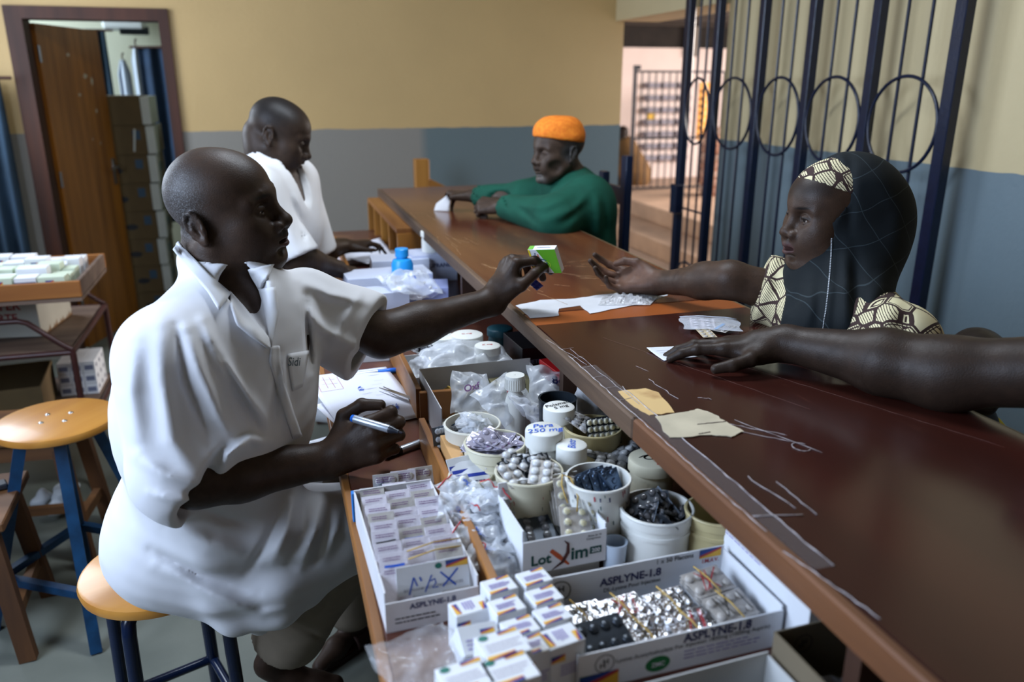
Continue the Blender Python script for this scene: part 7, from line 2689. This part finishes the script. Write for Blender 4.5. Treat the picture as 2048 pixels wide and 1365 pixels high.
# ------------------------------------------------------------------ second man in white, further along the bench
def second_man():
    hd = pt(556, 268, 2.58)
    hR = frame((.88, -.16, -.40), (.35, -.05, 1))
    rsh, lsh = pt(522, 385, 2.46), pt(590, 362, 2.78)
    rel, rwr = pt(592, 520, 2.50), pt(676, 538, 2.66)
    lel, lwr = pt(632, 505, 2.90), pt(690, 492, 3.05)
    mid = (rsh + lsh) / 2
    hip = V(-.12, 2.62, .66)
    S = Sculpt()
    nk = hd + hR @ V(-.012, 0, -.058)
    S.cap(mid, nk, .060, .056, .07)
    S.cap(mid + V(-.02, 0, .0), hd + hR @ V(-.055, 0, -.02), .05, .05, .06)
    S.cap(rsh, lsh, .055, .055, .04)
    S.cap(mid - V(0, 0, .1), hip, .10, .11, .05)
    sculpt_head(S, hR, hd, .985, dict(lip=1.15, nose=1.15, jaw=1.08, cheek=1.1, back=.9))
    sculpt_arm(S, rsh, rel, rwr, (.05, .045, .043, .03))
    sculpt_arm(S, lsh, lel, lwr, (.05, .045, .043, .03))
    x = pt(718, 548, 2.74) - rwr
    sculpt_hand(S, rwr + x * .05, frame(x, (-.2, -.5, .85)), 1.0, 1, [(30, 40, 20), (34, 46, 24), (38, 50, 26), (42, 54, 28)])
    x = pt(716, 488, 3.08) - lwr
    sculpt_hand(S, lwr + x * .05, frame(x, (-.1, 0, 1)), 1.0, -1, [(22, 30, 16)] * 4)
    S.at()
    for s, kn, an in ((-.09, V(.22, 2.46, .62), V(.16, 2.40, .08)), (.09, V(.24, 2.74, .62), V(.20, 2.76, .08))):
        h = hip + V(.02, s, .0)
        S.cap(h, kn, .08, .06, .03)
        S.cap(kn, an, .052, .036, .02)
        S.chain([an + V(-.03, 0, -.045), an + V(.08, 0, -.055), an + V(.15, 0, -.06)], [.032, .030, .020], .02)
    S.at(hR, hd)
    S.paint((.103, 0, -.0710), (.014, .020, .0065), (.050, .026, .024), .006)
    S.paint((-.02, 0, .06), (.09, .09, .06), (.016, .013, .012), .03)
    o = S.build('person', [(hd - V(.14, .14, .15), hd + V(.14, .14, .14), .0034),
                           (rwr - V(.02, .06, .08), rwr + V(.18, .13, .09), .004),
                           (V(-.35, 2.25, .0), V(.46, 3.22, 1.36), .0105)], SKIN, base=(.040, .024, .016))
    tag(o, 'second man in a white short-sleeved coat, looking down behind the seated man', 'person')
    C = Sculpt()
    TR = np.array([V(.8, -.6, 0), V(.6, .8, 0), V(0, 0, 1)]).T
    C.cap(rsh + V(-.01, 0, -.01), rel + (rwr - rel) * .0, .072, .080, .03)
    C.cap(lsh, lel, .070, .078, .03)
    C.cut(rel + V(.0, 0, .005), (rel - rsh) / np.linalg.norm(rel - rsh), rel + (rel - rsh) * .25, .15, .006)
    C.cap(rel - (rel - rsh) * .15, rel + (rel - rsh) * .5, .060, .070, .004, 's')
    C.cut(lel, (lel - lsh) / np.linalg.norm(lel - lsh), lel + (lel - lsh) * .25, .15, .006)
    C.cap(rsh, lsh, .074, .072, .05)
    C.ell(mid + V(-.02, .0, -.13), (.13, .18, .19), .07, R=TR)
    C.ell(mid * .5 + hip * .5 + V(-.01, 0, 0), (.14, .17, .20), .07, R=TR)
    C.ell(hip + V(.02, 0, .06), (.17, .18, .14), .07, R=TR)
    C.cap(hip + V(.05, -.09, .02), V(.20, 2.46, .62), .10, .085, .05)
    C.cap(hip + V(.05, .09, .02), V(.22, 2.74, .62), .10, .085, .05)
    # collar standing round the neck
    C.cap(nk * .5 + mid * .5 + V(-.015, 0, .030), mid + V(-.005, 0, .03), .070, .088, .02)
    C.cap(nk + V(0, 0, .03), mid + V(.0, 0, .03), .064, .060, .006, 's')
    C.chain([mid + V(.05, -.03, .06), mid + V(.09, -.06, -.02), mid + V(.12, -.09, -.10)], [.05, .034, .006], .008, 's')
    Z = lambda a, D: [pt(x_, y_, D) for x_, y_ in a]
    fl = C.folds([(Z([(530, 330), (560, 420), (590, 500)], 2.42), .010, .016, .14), (Z([(565, 350), (590, 430), (612, 490)], 2.42), -.010, .014, .14),
                  (Z([(505, 350), (530, 430), (560, 490)], 2.40), -.006, .012, .14), (Z([(590, 380), (612, 440)], 2.5), .008, .014, .14)])
    C.disp = lambda P: fl(P) + .002 * lump(P, 22, 8)
    C.build('coat', [(V(-.40, 2.15, .50), V(.34, 3.05, 1.40), .0085)], CLOTH, o, base=srgb(214, 214, 216))


second_man()


# ------------------------------------------------------------------ old man in green with the orange cap, leaning on the far counter
GREEN = mat('green_cotton', srgb(20, 78, 62), .85, attr='Col', var=.25, vscale=14, bump=.2, bscale=500, spec=.3)
ORANGE = mat('orange_embroidered_cotton', srgb(214, 110, 22), .85, col2=srgb(226, 128, 32), vscale=90, bump=.5, bscale=160, thr=(.4, .6))


def green_man():
    hd = pt(1117, 302, 2.98)
    hR = frame((-.965, -.22, -.06), (0, 0, 1))
    lsh, rsh = pt(1178, 398, 2.93), pt(1118, 378, 3.24)
    lel, lwr = pt(1112, 436, 2.84), pt(1003, 412, 3.04)
    rel, rwr = pt(1048, 398, 3.12), pt(945, 392, 3.22)
    mid = (lsh + rsh) / 2
    S = Sculpt()
    nk = hd + hR @ V(-.030, 0, -.045)
    S.cap(mid, nk, .058, .050, .04)
    S.cap(rsh, lsh, .05, .05, .04)
    sculpt_head(S, hR, hd, .96, dict(lip=1.0, nose=1.1, jaw=.95, cheek=1.0, wide=.95, brow=1.2))
    S.at(hR, hd, .96)
    S.ell((.060, .064, -.055), (.026, .016, .022), .02, 's')      # hollow cheek
    S.ell((.092, 0, -.100), (.012, .016, .014), .012)             # short beard
    S.paint((.075, 0, -.098), (.026, .03, .022), (.16, .15, .14), .02)
    S.paint((-.02, .07, .0), (.05, .03, .04), (.05, .047, .045), .02)
    sculpt_arm(S, lsh, lel, lwr, (.048, .042, .040, .028))
    sculpt_arm(S, rsh, rel, rwr, (.048, .042, .040, .028))
    x = pt(962, 408, 3.08) - lwr
    sculpt_hand(S, lwr + x * .05, frame(x, (.1, -.8, .6)), .98, -1, [(40, 80, 40), (46, 86, 44), (48, 86, 44), (50, 86, 44)], [3, 0, -3, -6],
                tpts=[(.020, -.024, -.012), (.046, -.046, -.02), (.074, -.044, -.03), (.094, -.03, -.034)])
    x = pt(905, 388, 3.26) - rwr
    sculpt_hand(S, rwr + x * .05, frame(x, (.05, .3, .95)), 1.0, 1, [(26, 30, 16), (30, 34, 18), (34, 38, 20), (38, 42, 22)], fat=1.12)
    S.at()
    b0 = V(1.20, 2.92, .62)
    S.cap(mid, b0, .10, .11, .05)
    boxes = [(hd - V(.13, .12, .14), hd + V(.12, .12, .12), .0036), (V(.70, 2.95, 1.06), V(.93, 3.42, 1.26), .0046), (V(.68, 2.5, .5), V(1.36, 3.4, 1.34), .0105)]
    o = S.build('person', boxes, SKIN, base=(.060, .038, .027))
    tag(o, 'old man in a green long-sleeved gown and orange cap leaning on the counter', 'person')
    eyes(o, hR, hd, .96, (1,))
    C = Sculpt()
    C.cap(lsh + V(-.01, 0, 0), lel, .078, .080, .04)
    C.cap(lel, lwr + (lel - lwr) * .02, .078, .044, .03)
    C.cap(rsh, rel, .072, .070, .04)
    C.cap(rel, rwr, .066, .042, .03)
    for w, e in ((lwr, lel), (rwr, rel)):
        d = (w - e) / np.linalg.norm(w - e)
        C.cut(w - d * .015, d, w + d * .05, .075, .004)
        C.cap(w - d * .08, w + d * .1, .034, .038, .004, 's')
    C.cap(rsh, lsh, .074, .078, .05)
    C.cap(mid + V(-.02, 0, .0), mid + V(.0, .0, -.3), .11, .13, .08)
    C.cap(lsh + V(.02, .02, -.08), V(1.20, 2.86, .60), .09, .11, .08)
    C.cap(rsh + V(.03, .02, -.08), V(1.20, 3.12, .60), .09, .11, .08)
    C.cap(V(1.24, 2.86, .58), V(1.25, 3.08, .40), .13, .15, .08)
    C.cap(nk * .35 + mid * .65, mid, .064, .10, .03)
    C.cap(nk + V(0, 0, .05), mid + V(-.01, 0, .01), .058, .052, .006, 's')
    Z = lambda a, D: [pt(x_, y_, D) for x_, y_ in a]
    fl = C.folds([(Z([(1180, 380), (1150, 420), (1090, 440)], 2.82), .012, .016, .16), (Z([(1170, 410), (1120, 450)], 2.80), -.012, .012, .16),
                  (Z([(1140, 395), (1090, 415), (1040, 412)], 2.86), .010, .012, .16), (Z([(1080, 450), (1050, 425), (1030, 410)], 2.9), -.010, .010, .16),
                  (Z([(1190, 380), (1200, 430), (1195, 480)], 2.86), .012, .018, .16), (Z([(1205, 400), (1212, 470)], 2.9), -.010, .014, .16),
                  (Z([(1010, 395), (1018, 425)], 2.98), -.008, .008, .12), (Z([(1000, 385), (980, 395)], 3.1), .008, .01, .12)])
    C.disp = lambda P: fl(P) + .003 * lump(P, 20, 4)
    C.build('gown', [(V(.72, 2.45, .30), V(1.52, 3.45, 1.36), .0085)], GREEN, o, base=srgb(16, 74, 58))
    K = Sculpt().at(hR, hd, .96)
    Q = rotm(0, -.20, 0)
    K.ell((-.005, 0, .060), (.108, .084, .080), .01, R=Q)
    K.cap((-.015, 0, .06), (-.015, 0, .085), .080, .072, .03)
    K.cut((0, 0, .134), Q @ V(.1, 0, 1), (0, 0, .14), .2, .03)
    K.cut((0, 0, .042), Q @ V(0, 0, -1), (0, 0, .03), .2, .006)
    K.disp = lambda P: .0016 * lump(P, 60, 2)
    K.build('cap', [(hd - V(.15, .13, .04), hd + V(.14, .13, .19), .0042)], ORANGE, o, base=srgb(214, 110, 22))


green_man()
# ------------------------------------------------------------------ printed cotton of the girl's dress and headband
def wax_print():
    m = mat('cream_brown_wax_print', srgb(206, 196, 158), .85)
    nt = m.node_tree
    N, L = nt.nodes, nt.links
    p = N['Principled BSDF']
    tc = N.new('ShaderNodeTexCoord')
    mp = N.new('ShaderNodeMapping')
    mp.inputs['Rotation'].default_value = (.5, .7, .9)
    L.new(tc.outputs['Object'], mp.inputs[0])
    wv = N.new('ShaderNodeTexWave')
    wv.wave_type = 'BANDS'
    wv.inputs['Scale'].default_value = 75
    wv.inputs['Distortion'].default_value = 1.2
    wv.inputs['Detail Scale'].default_value = 3
    L.new(mp.outputs[0], wv.inputs[0])
    vo = N.new('ShaderNodeTexVoronoi')
    vo.feature = 'DISTANCE_TO_EDGE'
    vo.inputs['Scale'].default_value = 24
    L.new(mp.outputs[0], vo.inputs[0])
    vc = N.new('ShaderNodeTexVoronoi')
    vc.inputs['Scale'].default_value = 24
    L.new(mp.outputs[0], vc.inputs[0])
    sep = N.new('ShaderNodeSeparateColor')
    L.new(vc.outputs['Color'], sep.inputs[0])
    def math_(op, a, b):
        n = N.new('ShaderNodeMath')
        n.operation = op
        for i, v in enumerate((a, b)):
            if isinstance(v, (int, float)):
                n.inputs[i].default_value = v
            else:
                L.new(v, n.inputs[i])
        return n.outputs[0]
    lines = math_('LESS_THAN', wv.outputs['Fac'], .22)
    lines = math_('MULTIPLY', lines, math_('GREATER_THAN', sep.outputs[0], .45))
    edge = math_('LESS_THAN', vo.outputs['Distance'], .06)
    edge2 = math_('MULTIPLY', math_('GREATER_THAN', vo.outputs['Distance'], .10), math_('LESS_THAN', vo.outputs['Distance'], .15))
    edge2 = math_('MULTIPLY', edge2, math_('LESS_THAN', sep.outputs[1], .5))
    dark = math_('MAXIMUM', math_('MAXIMUM', lines, edge), edge2)
    mx = N.new('ShaderNodeMix')
    mx.data_type = 'RGBA'
    L.new(dark, mx.inputs[0])
    mx.inputs[6].default_value = (*srgb(206, 196, 158), 1)
    mx.inputs[7].default_value = (*srgb(46, 26, 24), 1)
    L.new(mx.outputs[2], p.inputs['Base Color'])
    return m


def veil_cloth():
    """near-black blue veil with a thin pale windowpane check"""
    m = mat('black_checked_veil', (.006, .009, .011), .85, spec=.25)
    nt = m.node_tree
    N, L = nt.nodes, nt.links
    p = N['Principled BSDF']
    tc = N.new('ShaderNodeTexCoord')
    outs = []
    for rot in ((.35, .5, .3), (.2, 1.9, .1)):
        mp = N.new('ShaderNodeMapping')
        mp.inputs['Rotation'].default_value = rot
        L.new(tc.outputs['Object'], mp.inputs[0])
        wv = N.new('ShaderNodeTexWave')
        wv.wave_type = 'BANDS'
        wv.inputs['Scale'].default_value = 5.2
        wv.inputs['Distortion'].default_value = 1.0
        wv.inputs['Detail'].default_value = 1
        wv.inputs['Detail Scale'].default_value = 2.0
        L.new(mp.outputs[0], wv.inputs[0])
        g = N.new('ShaderNodeMath')
        g.operation = 'GREATER_THAN'
        g.inputs[1].default_value = .9984
        L.new(wv.outputs['Fac'], g.inputs[0])
        outs.append(g.outputs[0])
    a = N.new('ShaderNodeMath')
    a.operation = 'MAXIMUM'
    L.new(outs[0], a.inputs[0])
    L.new(outs[1], a.inputs[1])
    mx = N.new('ShaderNodeMix')
    mx.data_type = 'RGBA'
    L.new(a.outputs[0], mx.inputs[0])
    mx.inputs[6].default_value = (.006, .009, .011, 1)
    mx.inputs[7].default_value = (.026, .036, .041, 1)
    L.new(mx.outputs[2], p.inputs['Base Color'])
    return m


WAX, VEIL = wax_print(), veil_cloth()


def girl():
    hd = pt(1668, 430, 1.62)
    hR = frame((-.98, .12, -.03), (0.06, -.02, 1))
    rsh, lsh = pt(1572, 590, 1.74), pt(1790, 690, 1.48)
    rel, rwr = pt(1462, 560, 1.76), pt(1316, 566, 1.93)
    mid = (rsh + lsh) / 2 + V(.02, 0, .03)
    S = Sculpt()
    nk = hd + hR @ V(-.030, 0, -.045)
    S.cap(mid, nk, .052, .046, .04)
    S.cap(rsh, lsh, .045, .045, .04)
    sculpt_head(S, hR, hd, .95, dict(lip=1.32, nose=1.2, np=-.005, jaw=1.0, cheek=1.3, brow=.7, open=.0042, eye=2.2, chin=.9, wide=1.0), ears=())
    sculpt_arm(S, rsh, rel, rwr, (.046, .040, .038, .026))
    x = pt(1180, 556, 2.03) - rwr
    RF = frame(x, (.30, .50, -.55))
    sculpt_hand(S, rwr + x * .04, RF, .99, 1, [(26, 22, 12), (30, 30, 16), (36, 36, 20), (44, 42, 22)], [6, 1, -4, -10],
                tpts=[(.022, .022, -.012), (.050, .036, -.030), (.080, .034, -.036), (.102, .026, -.034)], palm_cup=.002)
    S.at()
    S.cap(rwr, rwr + x * .3, .026, .022, .02)
    ce = V(1.22, 1.22, .95)
    S.cap(mid, V(1.18, 1.36, .75), .09, .10, .05)
    S.cap(lsh, ce, .045, .04, .03)
    S.cap(ce, V(1.16, 1.40, .96), .04, .03, .02)
    S.at(hR, hd, .95)
    S.paint((.100, 0, -.064), (.016, .024, .016), (.095, .046, .042), .008)
    S.paint((.05, 0, .066), (.05, .065, .026), (.010, .008, .008), .02, R=rotm(0, .25, 0))
    for sd in (1, -1):
        S.paint((.086, sd * .030, .0235), (.02, .018, .0032), (.010, .008, .007), .004, R=rotm(sd * .12, 0, 0))
        S.paint((.086, sd * .032, .0035), (.01, .016, .0022), (.006, .005, .004), .003)
    S.at(RF, rwr + x * .04, .99)
    S.paint((.075, 0, -.030), (.085, .050, .022), (.150, .078, .052), .02)
    boxes = [(hd - V(.13, .12, .14), hd + V(.10, .12, .13), .0023), (V(.66, 1.62, 1.05), V(.93, 1.98, 1.30), .0026), (V(.80, 1.12, .70), V(1.36, 1.78, 1.40), .0075)]
    o = S.build('person', boxes, SKIN, base=(.056, .032, .021))
    tag(o, 'girl in a black veil and printed dress reaching her open hand over the counter', 'person')
    eyes(o, hR, hd, .95, (1, -1), .001)
    # dress
    C = Sculpt()
    C.cap(rsh, rsh + (rel - rsh) * .42, .066, .074, .03)
    C.cut(rsh + (rel - rsh) * .44, (rel - rsh) / np.linalg.norm(rel - rsh), rsh + (rel - rsh) * .8, .14, .006)
    C.cap(rsh + (rel - rsh) * .3, rel, .054, .058, .004, 's')
    C.cap(lsh + V(0, 0, .0), lsh + (ce - lsh) * .5, .074, .082, .04)
    C.cap(rsh, lsh, .060, .064, .05)
    C.cap(mid - V(0, 0, .06), V(1.18, 1.36, .55), .12, .16, .06)
    C.cap(V(1.18, 1.36, .6), V(1.20, 1.38, .15), .16, .20, .06)
    C.cap(nk, mid, .052, .046, .006, 's')
    Z = lambda a, D: [pt(x_, y_, D) for x_, y_ in a]
    fl = C.folds([(Z([(1790, 600), (1770, 650), (1750, 700)], 1.44), .008, .012, .14), (Z([(1815, 620), (1800, 680)], 1.44), -.008, .010, .14),
                  (Z([(1545, 530), (1560, 600)], 1.70), -.006, .008, .12)])
    C.disp = lambda P: fl(P) + .0025 * lump(P, 26, 4)
    C.build('dress', [(V(.95, 1.05, .2), V(1.45, 1.75, 1.30), .0075)], WAX, o)
    # headband of the same cloth
    H = Sculpt().at(hR, hd, .95)
    H.ell((-.004, 0, .034), (.103, .082, .087), .01)
    H.cut((.075, 0, .050), V(1, 0, -.75), (.06, 0, .05), .2, .002)
    H.cut((.0, 0, .052), V(.35, 0, -1), (0, 0, .0), .2, .002)
    H.build('headband', [(hd - V(.12, .11, .03), hd + V(.12, .11, .135), .004)], WAX, o)
    # veil
    W = Sculpt().at(hR, hd, .95)
    W.ell((-.030, 0, .034), (.108, .093, .096), .02)
    W.ell((-.094, 0, -.025), (.082, .080, .085), .07)
    W.ell((-.020, 0, -.060), (.085, .085, .10), .06)
    W.at()
    c0 = hd + hR @ V(.012, 0, -.125)
    W.cap(c0, mid + V(-.03, .0, -.03), .070, .10, .06)
    W.cap(hd + hR @ V(-.07, .02, -.07), mid + V(.0, .01, -.01), .060, .066, .06)
    W.chain([hd + hR @ V(.03, .05, -.11), ptX(1640, 600, 1.10), ptX(1640, 690, 1.10)], [.03, .045, .05], .05)
    W.chain([hd + hR @ V(.055, .0, -.128), ptX(1590, 610, 1.10), ptX(1572, 690, 1.10)], [.018, .040, .045], .05)
    W.chain([hd + hR @ V(.0, .06, -.09), ptX(1690, 600, 1.12), ptX(1690, 700, 1.12)], [.03, .045, .05], .05)
    W.cap(hd + hR @ V(-.05, .06, -.08), pt(1716, 650, 1.52), .045, .045, .05)
    W.cap(ptX(1600, 620, 1.12), ptX(1680, 620, 1.14), .05, .06, .05)
    W.at(hR, hd, .95)
    W.ell((.112, 0, -.018), (.100, .079, .096), .006, 's')
    W.cut((.016, 0, .07), V(1, 0, .10), (.08, 0, .06), .10, .004)
    W.at()
    fl2 = W.folds([(Z([(1680, 310), (1675, 400), (1668, 480)], 1.50), .006, .010, .14), (Z([(1700, 310), (1700, 400), (1700, 470)], 1.48), -.007, .009, .14),
                   (Z([(1665, 480), (1660, 580), (1650, 670)], 1.46), .008, .010, .14), (Z([(1690, 480), (1690, 580), (1690, 680)], 1.45), .010, .014, .14),
                   (Z([(1710, 500), (1715, 600), (1720, 680)], 1.45), -.010, .012, .14), (Z([(1600, 570), (1580, 640)], 1.52), -.008, .010, .14),
                   (Z([(1740, 330), (1800, 420), (1790, 500)], 1.50), .006, .02, .16), (Z([(1620, 560), (1620, 620), (1610, 670)], 1.48), .008, .012, .14),
                   (Z([(1760, 560), (1740, 620), (1730, 680)], 1.48), .008, .014, .14)])
    W.disp = lambda P: fl2(P) + .0025 * lump(P, 22, 9)
    v = W.build('veil', [(V(.96, 1.02, 1.03), V(1.40, 1.66, 1.50), .0044)], VEIL, o)
    # white stitched edge of the veil beside the cheek
    tr = [zcq for zcq in [(1663, 474), (1662, 510), (1659, 550), (1655, 590), (1650, 630), (1645, 668)]]
    from mathutils.bvhtree import BVHTree
    bv = BVHTree.FromPolygons([q.co for q in v.data.vertices], [q.vertices for q in v.data.polygons])
    P = []
    for q in tr:
        r = _ray(*q)
        r = r / np.linalg.norm(r)
        h = bv.ray_cast(Vector((0, 0, CAM_H)), Vector(r))
        if h[0] is not None:
            P.append(np.array(h[0]) - r * .002)
    if len(P) > 1:
        mb = MB()
        fine = []
        for i in range(len(P) - 1):
            for k in range(12):
                fine.append(P[i] + (P[i + 1] - P[i]) * k / 12)
        for i in range(0, len(fine) - 1, 1):
            mb.bar(fine[i], fine[i] + (fine[i + 1] - fine[i]) * .55, .0022, .0015)
        mb.obj('stitched_edge', mat('white_thread', srgb(190, 195, 200), .8), v)
    return o


girl()


# ------------------------------------------------------------------ the woman whose arm comes in from the right
BLUEORANGE = mat('orange_blue_print', srgb(22, 40, 110), .8, col2=srgb(205, 98, 30), vscale=26, thr=(.48, .52), detail=1)


def arm_woman():
    sh = pt(2230, 742, 1.14)
    el, wr = pt(1890, 748, 1.288), pt(1572, 687, 1.455)
    S = Sculpt()
    S.cap(sh, el, .056, .053, .04)
    S.cap(el, el + (wr - el) * .35, .054, .052, .04)
    S.cap(el + (wr - el) * .35, wr, .052, .031, .03)
    x = pt(1436, 690, 1.502) - wr
    F = frame(x, (-.05, .10, .97))
    sculpt_hand(S, wr + x * .05, F, 1.13, 1, [(-2, 14, 12), (0, 16, 12), (4, 18, 12), (8, 20, 12)], [6, 1, -5, -12], fat=1.05,
                tpts=[(.022, .022, -.008), (.044, .052, -.012), (.070, .070, -.017), (.096, .078, -.020)])
    S.at()
    S.cap(wr, wr + x * .4, .030, .024, .02)
    hd = V(1.50, .72, 1.50)
    hR = frame((-.95, .3, -.1))
    bod = V(1.48, .70, 1.16)
    S.cap(bod, hd + V(.02, 0, -.05), .06, .055, .04)
    S.cap(sh, bod + V(0, -.2, 0), .06, .06, .05)
    sculpt_head(S, hR, hd, .97, dict(lip=1.15), ears=(1, -1))
    S.at()
    S.cap(bod, V(1.50, .70, .7), .12, .14, .05)
    S.at(F, wr + x * .05)
    for tx, ty in ((.096, .078),):
        S.paint((tx, ty, -.026), (.010, .006, .006), (.12, .07, .055), .003)
    o = S.build('person', [(V(.66, 1.02, 1.06), V(1.00, 1.46, 1.24), .0026), (hd - V(.13, .12, .14), hd + V(.13, .12, .12), .005), (V(.9, .5, .6), V(1.62, 1.32, 1.46), .0068)],
                SKIN, base=(.032, .019, .013))
    tag(o, 'bare arm of a woman reaching in from the right, hand on a paper slip', 'person')
    C = Sculpt()
    C.cap(sh + (el - sh) * .42, sh, .076, .080, .03)
    C.cap(sh, bod + V(0, -.2, 0), .08, .08, .05)
    C.cap(bod - V(0, 0, .02), V(1.50, .70, .40), .15, .19, .06)
    C.cut(sh + (el - sh) * .38, el - sh, sh + (el - sh) * .6, .16, .004)
    C.cap(sh + (el - sh) * .2, el, .062, .060, .004, 's')
    C.disp = lambda P: .003 * lump(P, 22, 4)
    C.build('dress', [(V(1.05, .40, .3), V(1.72, 1.15, 1.34), .011)], BLUEORANGE, o)
    return o


arm_woman()


# ------------------------------------------------------------------ child behind the counter
def child():
    hd = pt(1956, 735, 1.88)
    hR = frame((-.35, -.90, -.05))
    S = Sculpt()
    sculpt_head(S, hR, hd, .80, dict(lip=1.1, jaw=.9, cheek=1.2, brow=.6))
    S.at()
    b = hd + V(.02, .03, -.17)
    S.cap(b, hd + V(.01, .02, -.06), .045, .038, .03)
    S.cap(b + V(-.08, -.02, -.02), b + V(.08, .03, -.02), .04, .04, .03)
    S.cap(b + V(-.10, -.03, -.03), b + V(-.12, -.04, -.22), .032, .026, .02)
    S.cap(b + V(.10, .03, -.03), b + V(.12, .03, -.22), .032, .026, .02)
    S.cap(b, b + V(0, 0, -.3), .08, .09, .04)
    for s in (-1, 1):
        S.cap(b + V(.04 * s, 0, -.28), b + V(.05 * s, 0, -.70), .045, .03, .02)
    o = S.build('person', [(hd - V(.11, .11, .11), hd + V(.11, .11, .11), .004), (b - V(.2, .14, .79), b + V(.2, .14, .10), .009)], SKIN, base=(.022, .015, .012))
    tag(o, 'small child in a yellow top standing behind the counter at the right', 'person')
    C = Sculpt()
    C.cap(b + V(-.06, -.02, -.04), b + V(.06, .02, -.04), .07, .07, .04)
    C.cap(b + V(0, 0, -.06), b + V(0, 0, -.36), .105, .14, .05)
    C.cap(hd + V(0, 0, -.1), b + V(0, 0, -.02), .06, .062, .006, 's')
    C.disp = lambda P: .003 * lump(P, 24, 4)
    C.build('top', [(b - V(.2, .2, .5), b + V(.2, .2, .08), .009)], mat('yellow_cotton', srgb(214, 196, 22), .8, attr='Col', var=.2, vscale=20), o, base=srgb(206, 188, 20))


child()


# ------------------------------------------------------------------ person sitting far out in the court
def court_person():
    D = 11.4
    z = lambda x, y: pt(x, y, D)
    hd = z(1246, 268)
    k = 1.3
    S = Sculpt()
    sculpt_head(S, frame((-.2, -1, -.2)), hd, 1.0)
    S.at()
    S.cap(hd + V(0, 0, -.06), z(1254, 296), .05 * k, .07 * k, .04)
    S.cap(z(1240, 318), z(1262, 330), .04 * k, .035 * k, .03)
    S.chain([z(1250, 340), z(1243, 352), z(1246, 384)], [.08 * k, .07 * k, .05 * k], .04)
    o = S.build('person', [(hd - V(.5, .4, 1.1), hd + V(.6, .4, .16), .02)], SKIN, base=(.03, .02, .016))
    tag(o, 'person in a brown robe seated far away in the court beyond the gate', 'person')
    C = Sculpt()
    C.cap(z(1254, 292), z(1262, 335), .11 * k, .17 * k, .08)
    C.cap(z(1262, 335), z(1270, 352), .17 * k, .18 * k, .08)
    C.cap(z(1240, 300), z(1244, 325), .06 * k, .06 * k, .05)
    C.disp = lambda P: .01 * lump(P, 12, 4)
    C.build('robe', [(hd - V(.7, .7, 1.2), hd + V(1.1, .7, .05), .026)], mat('ochre_brown_robe', srgb(104, 74, 40), .85, attr='Col', var=.4, vscale=9), o, base=srgb(110, 78, 40))
    s0 = z(1262, 352)
    r = empty('court_stool', (s0[0], s0[1] + .1, 0), 0, 'low wooden seat under the person in the court', 'stool')
    hh = max(s0[2] - .16, .2)
    MB().cbox((0, 0, hh - .02), (.5, .4, .04), bev=.005).obj('seat', mat('court_stool_wood', srgb(150, 92, 50), .6), r)
    for x in (-.2, .2):
        for y in (-.15, .15):
            MB().cbox((x, y, (hh - .04) / 2), (.05, .05, hh - .04)).obj('leg', mat('court_stool_wood', srgb(150, 92, 50), .6), r)


court_person()
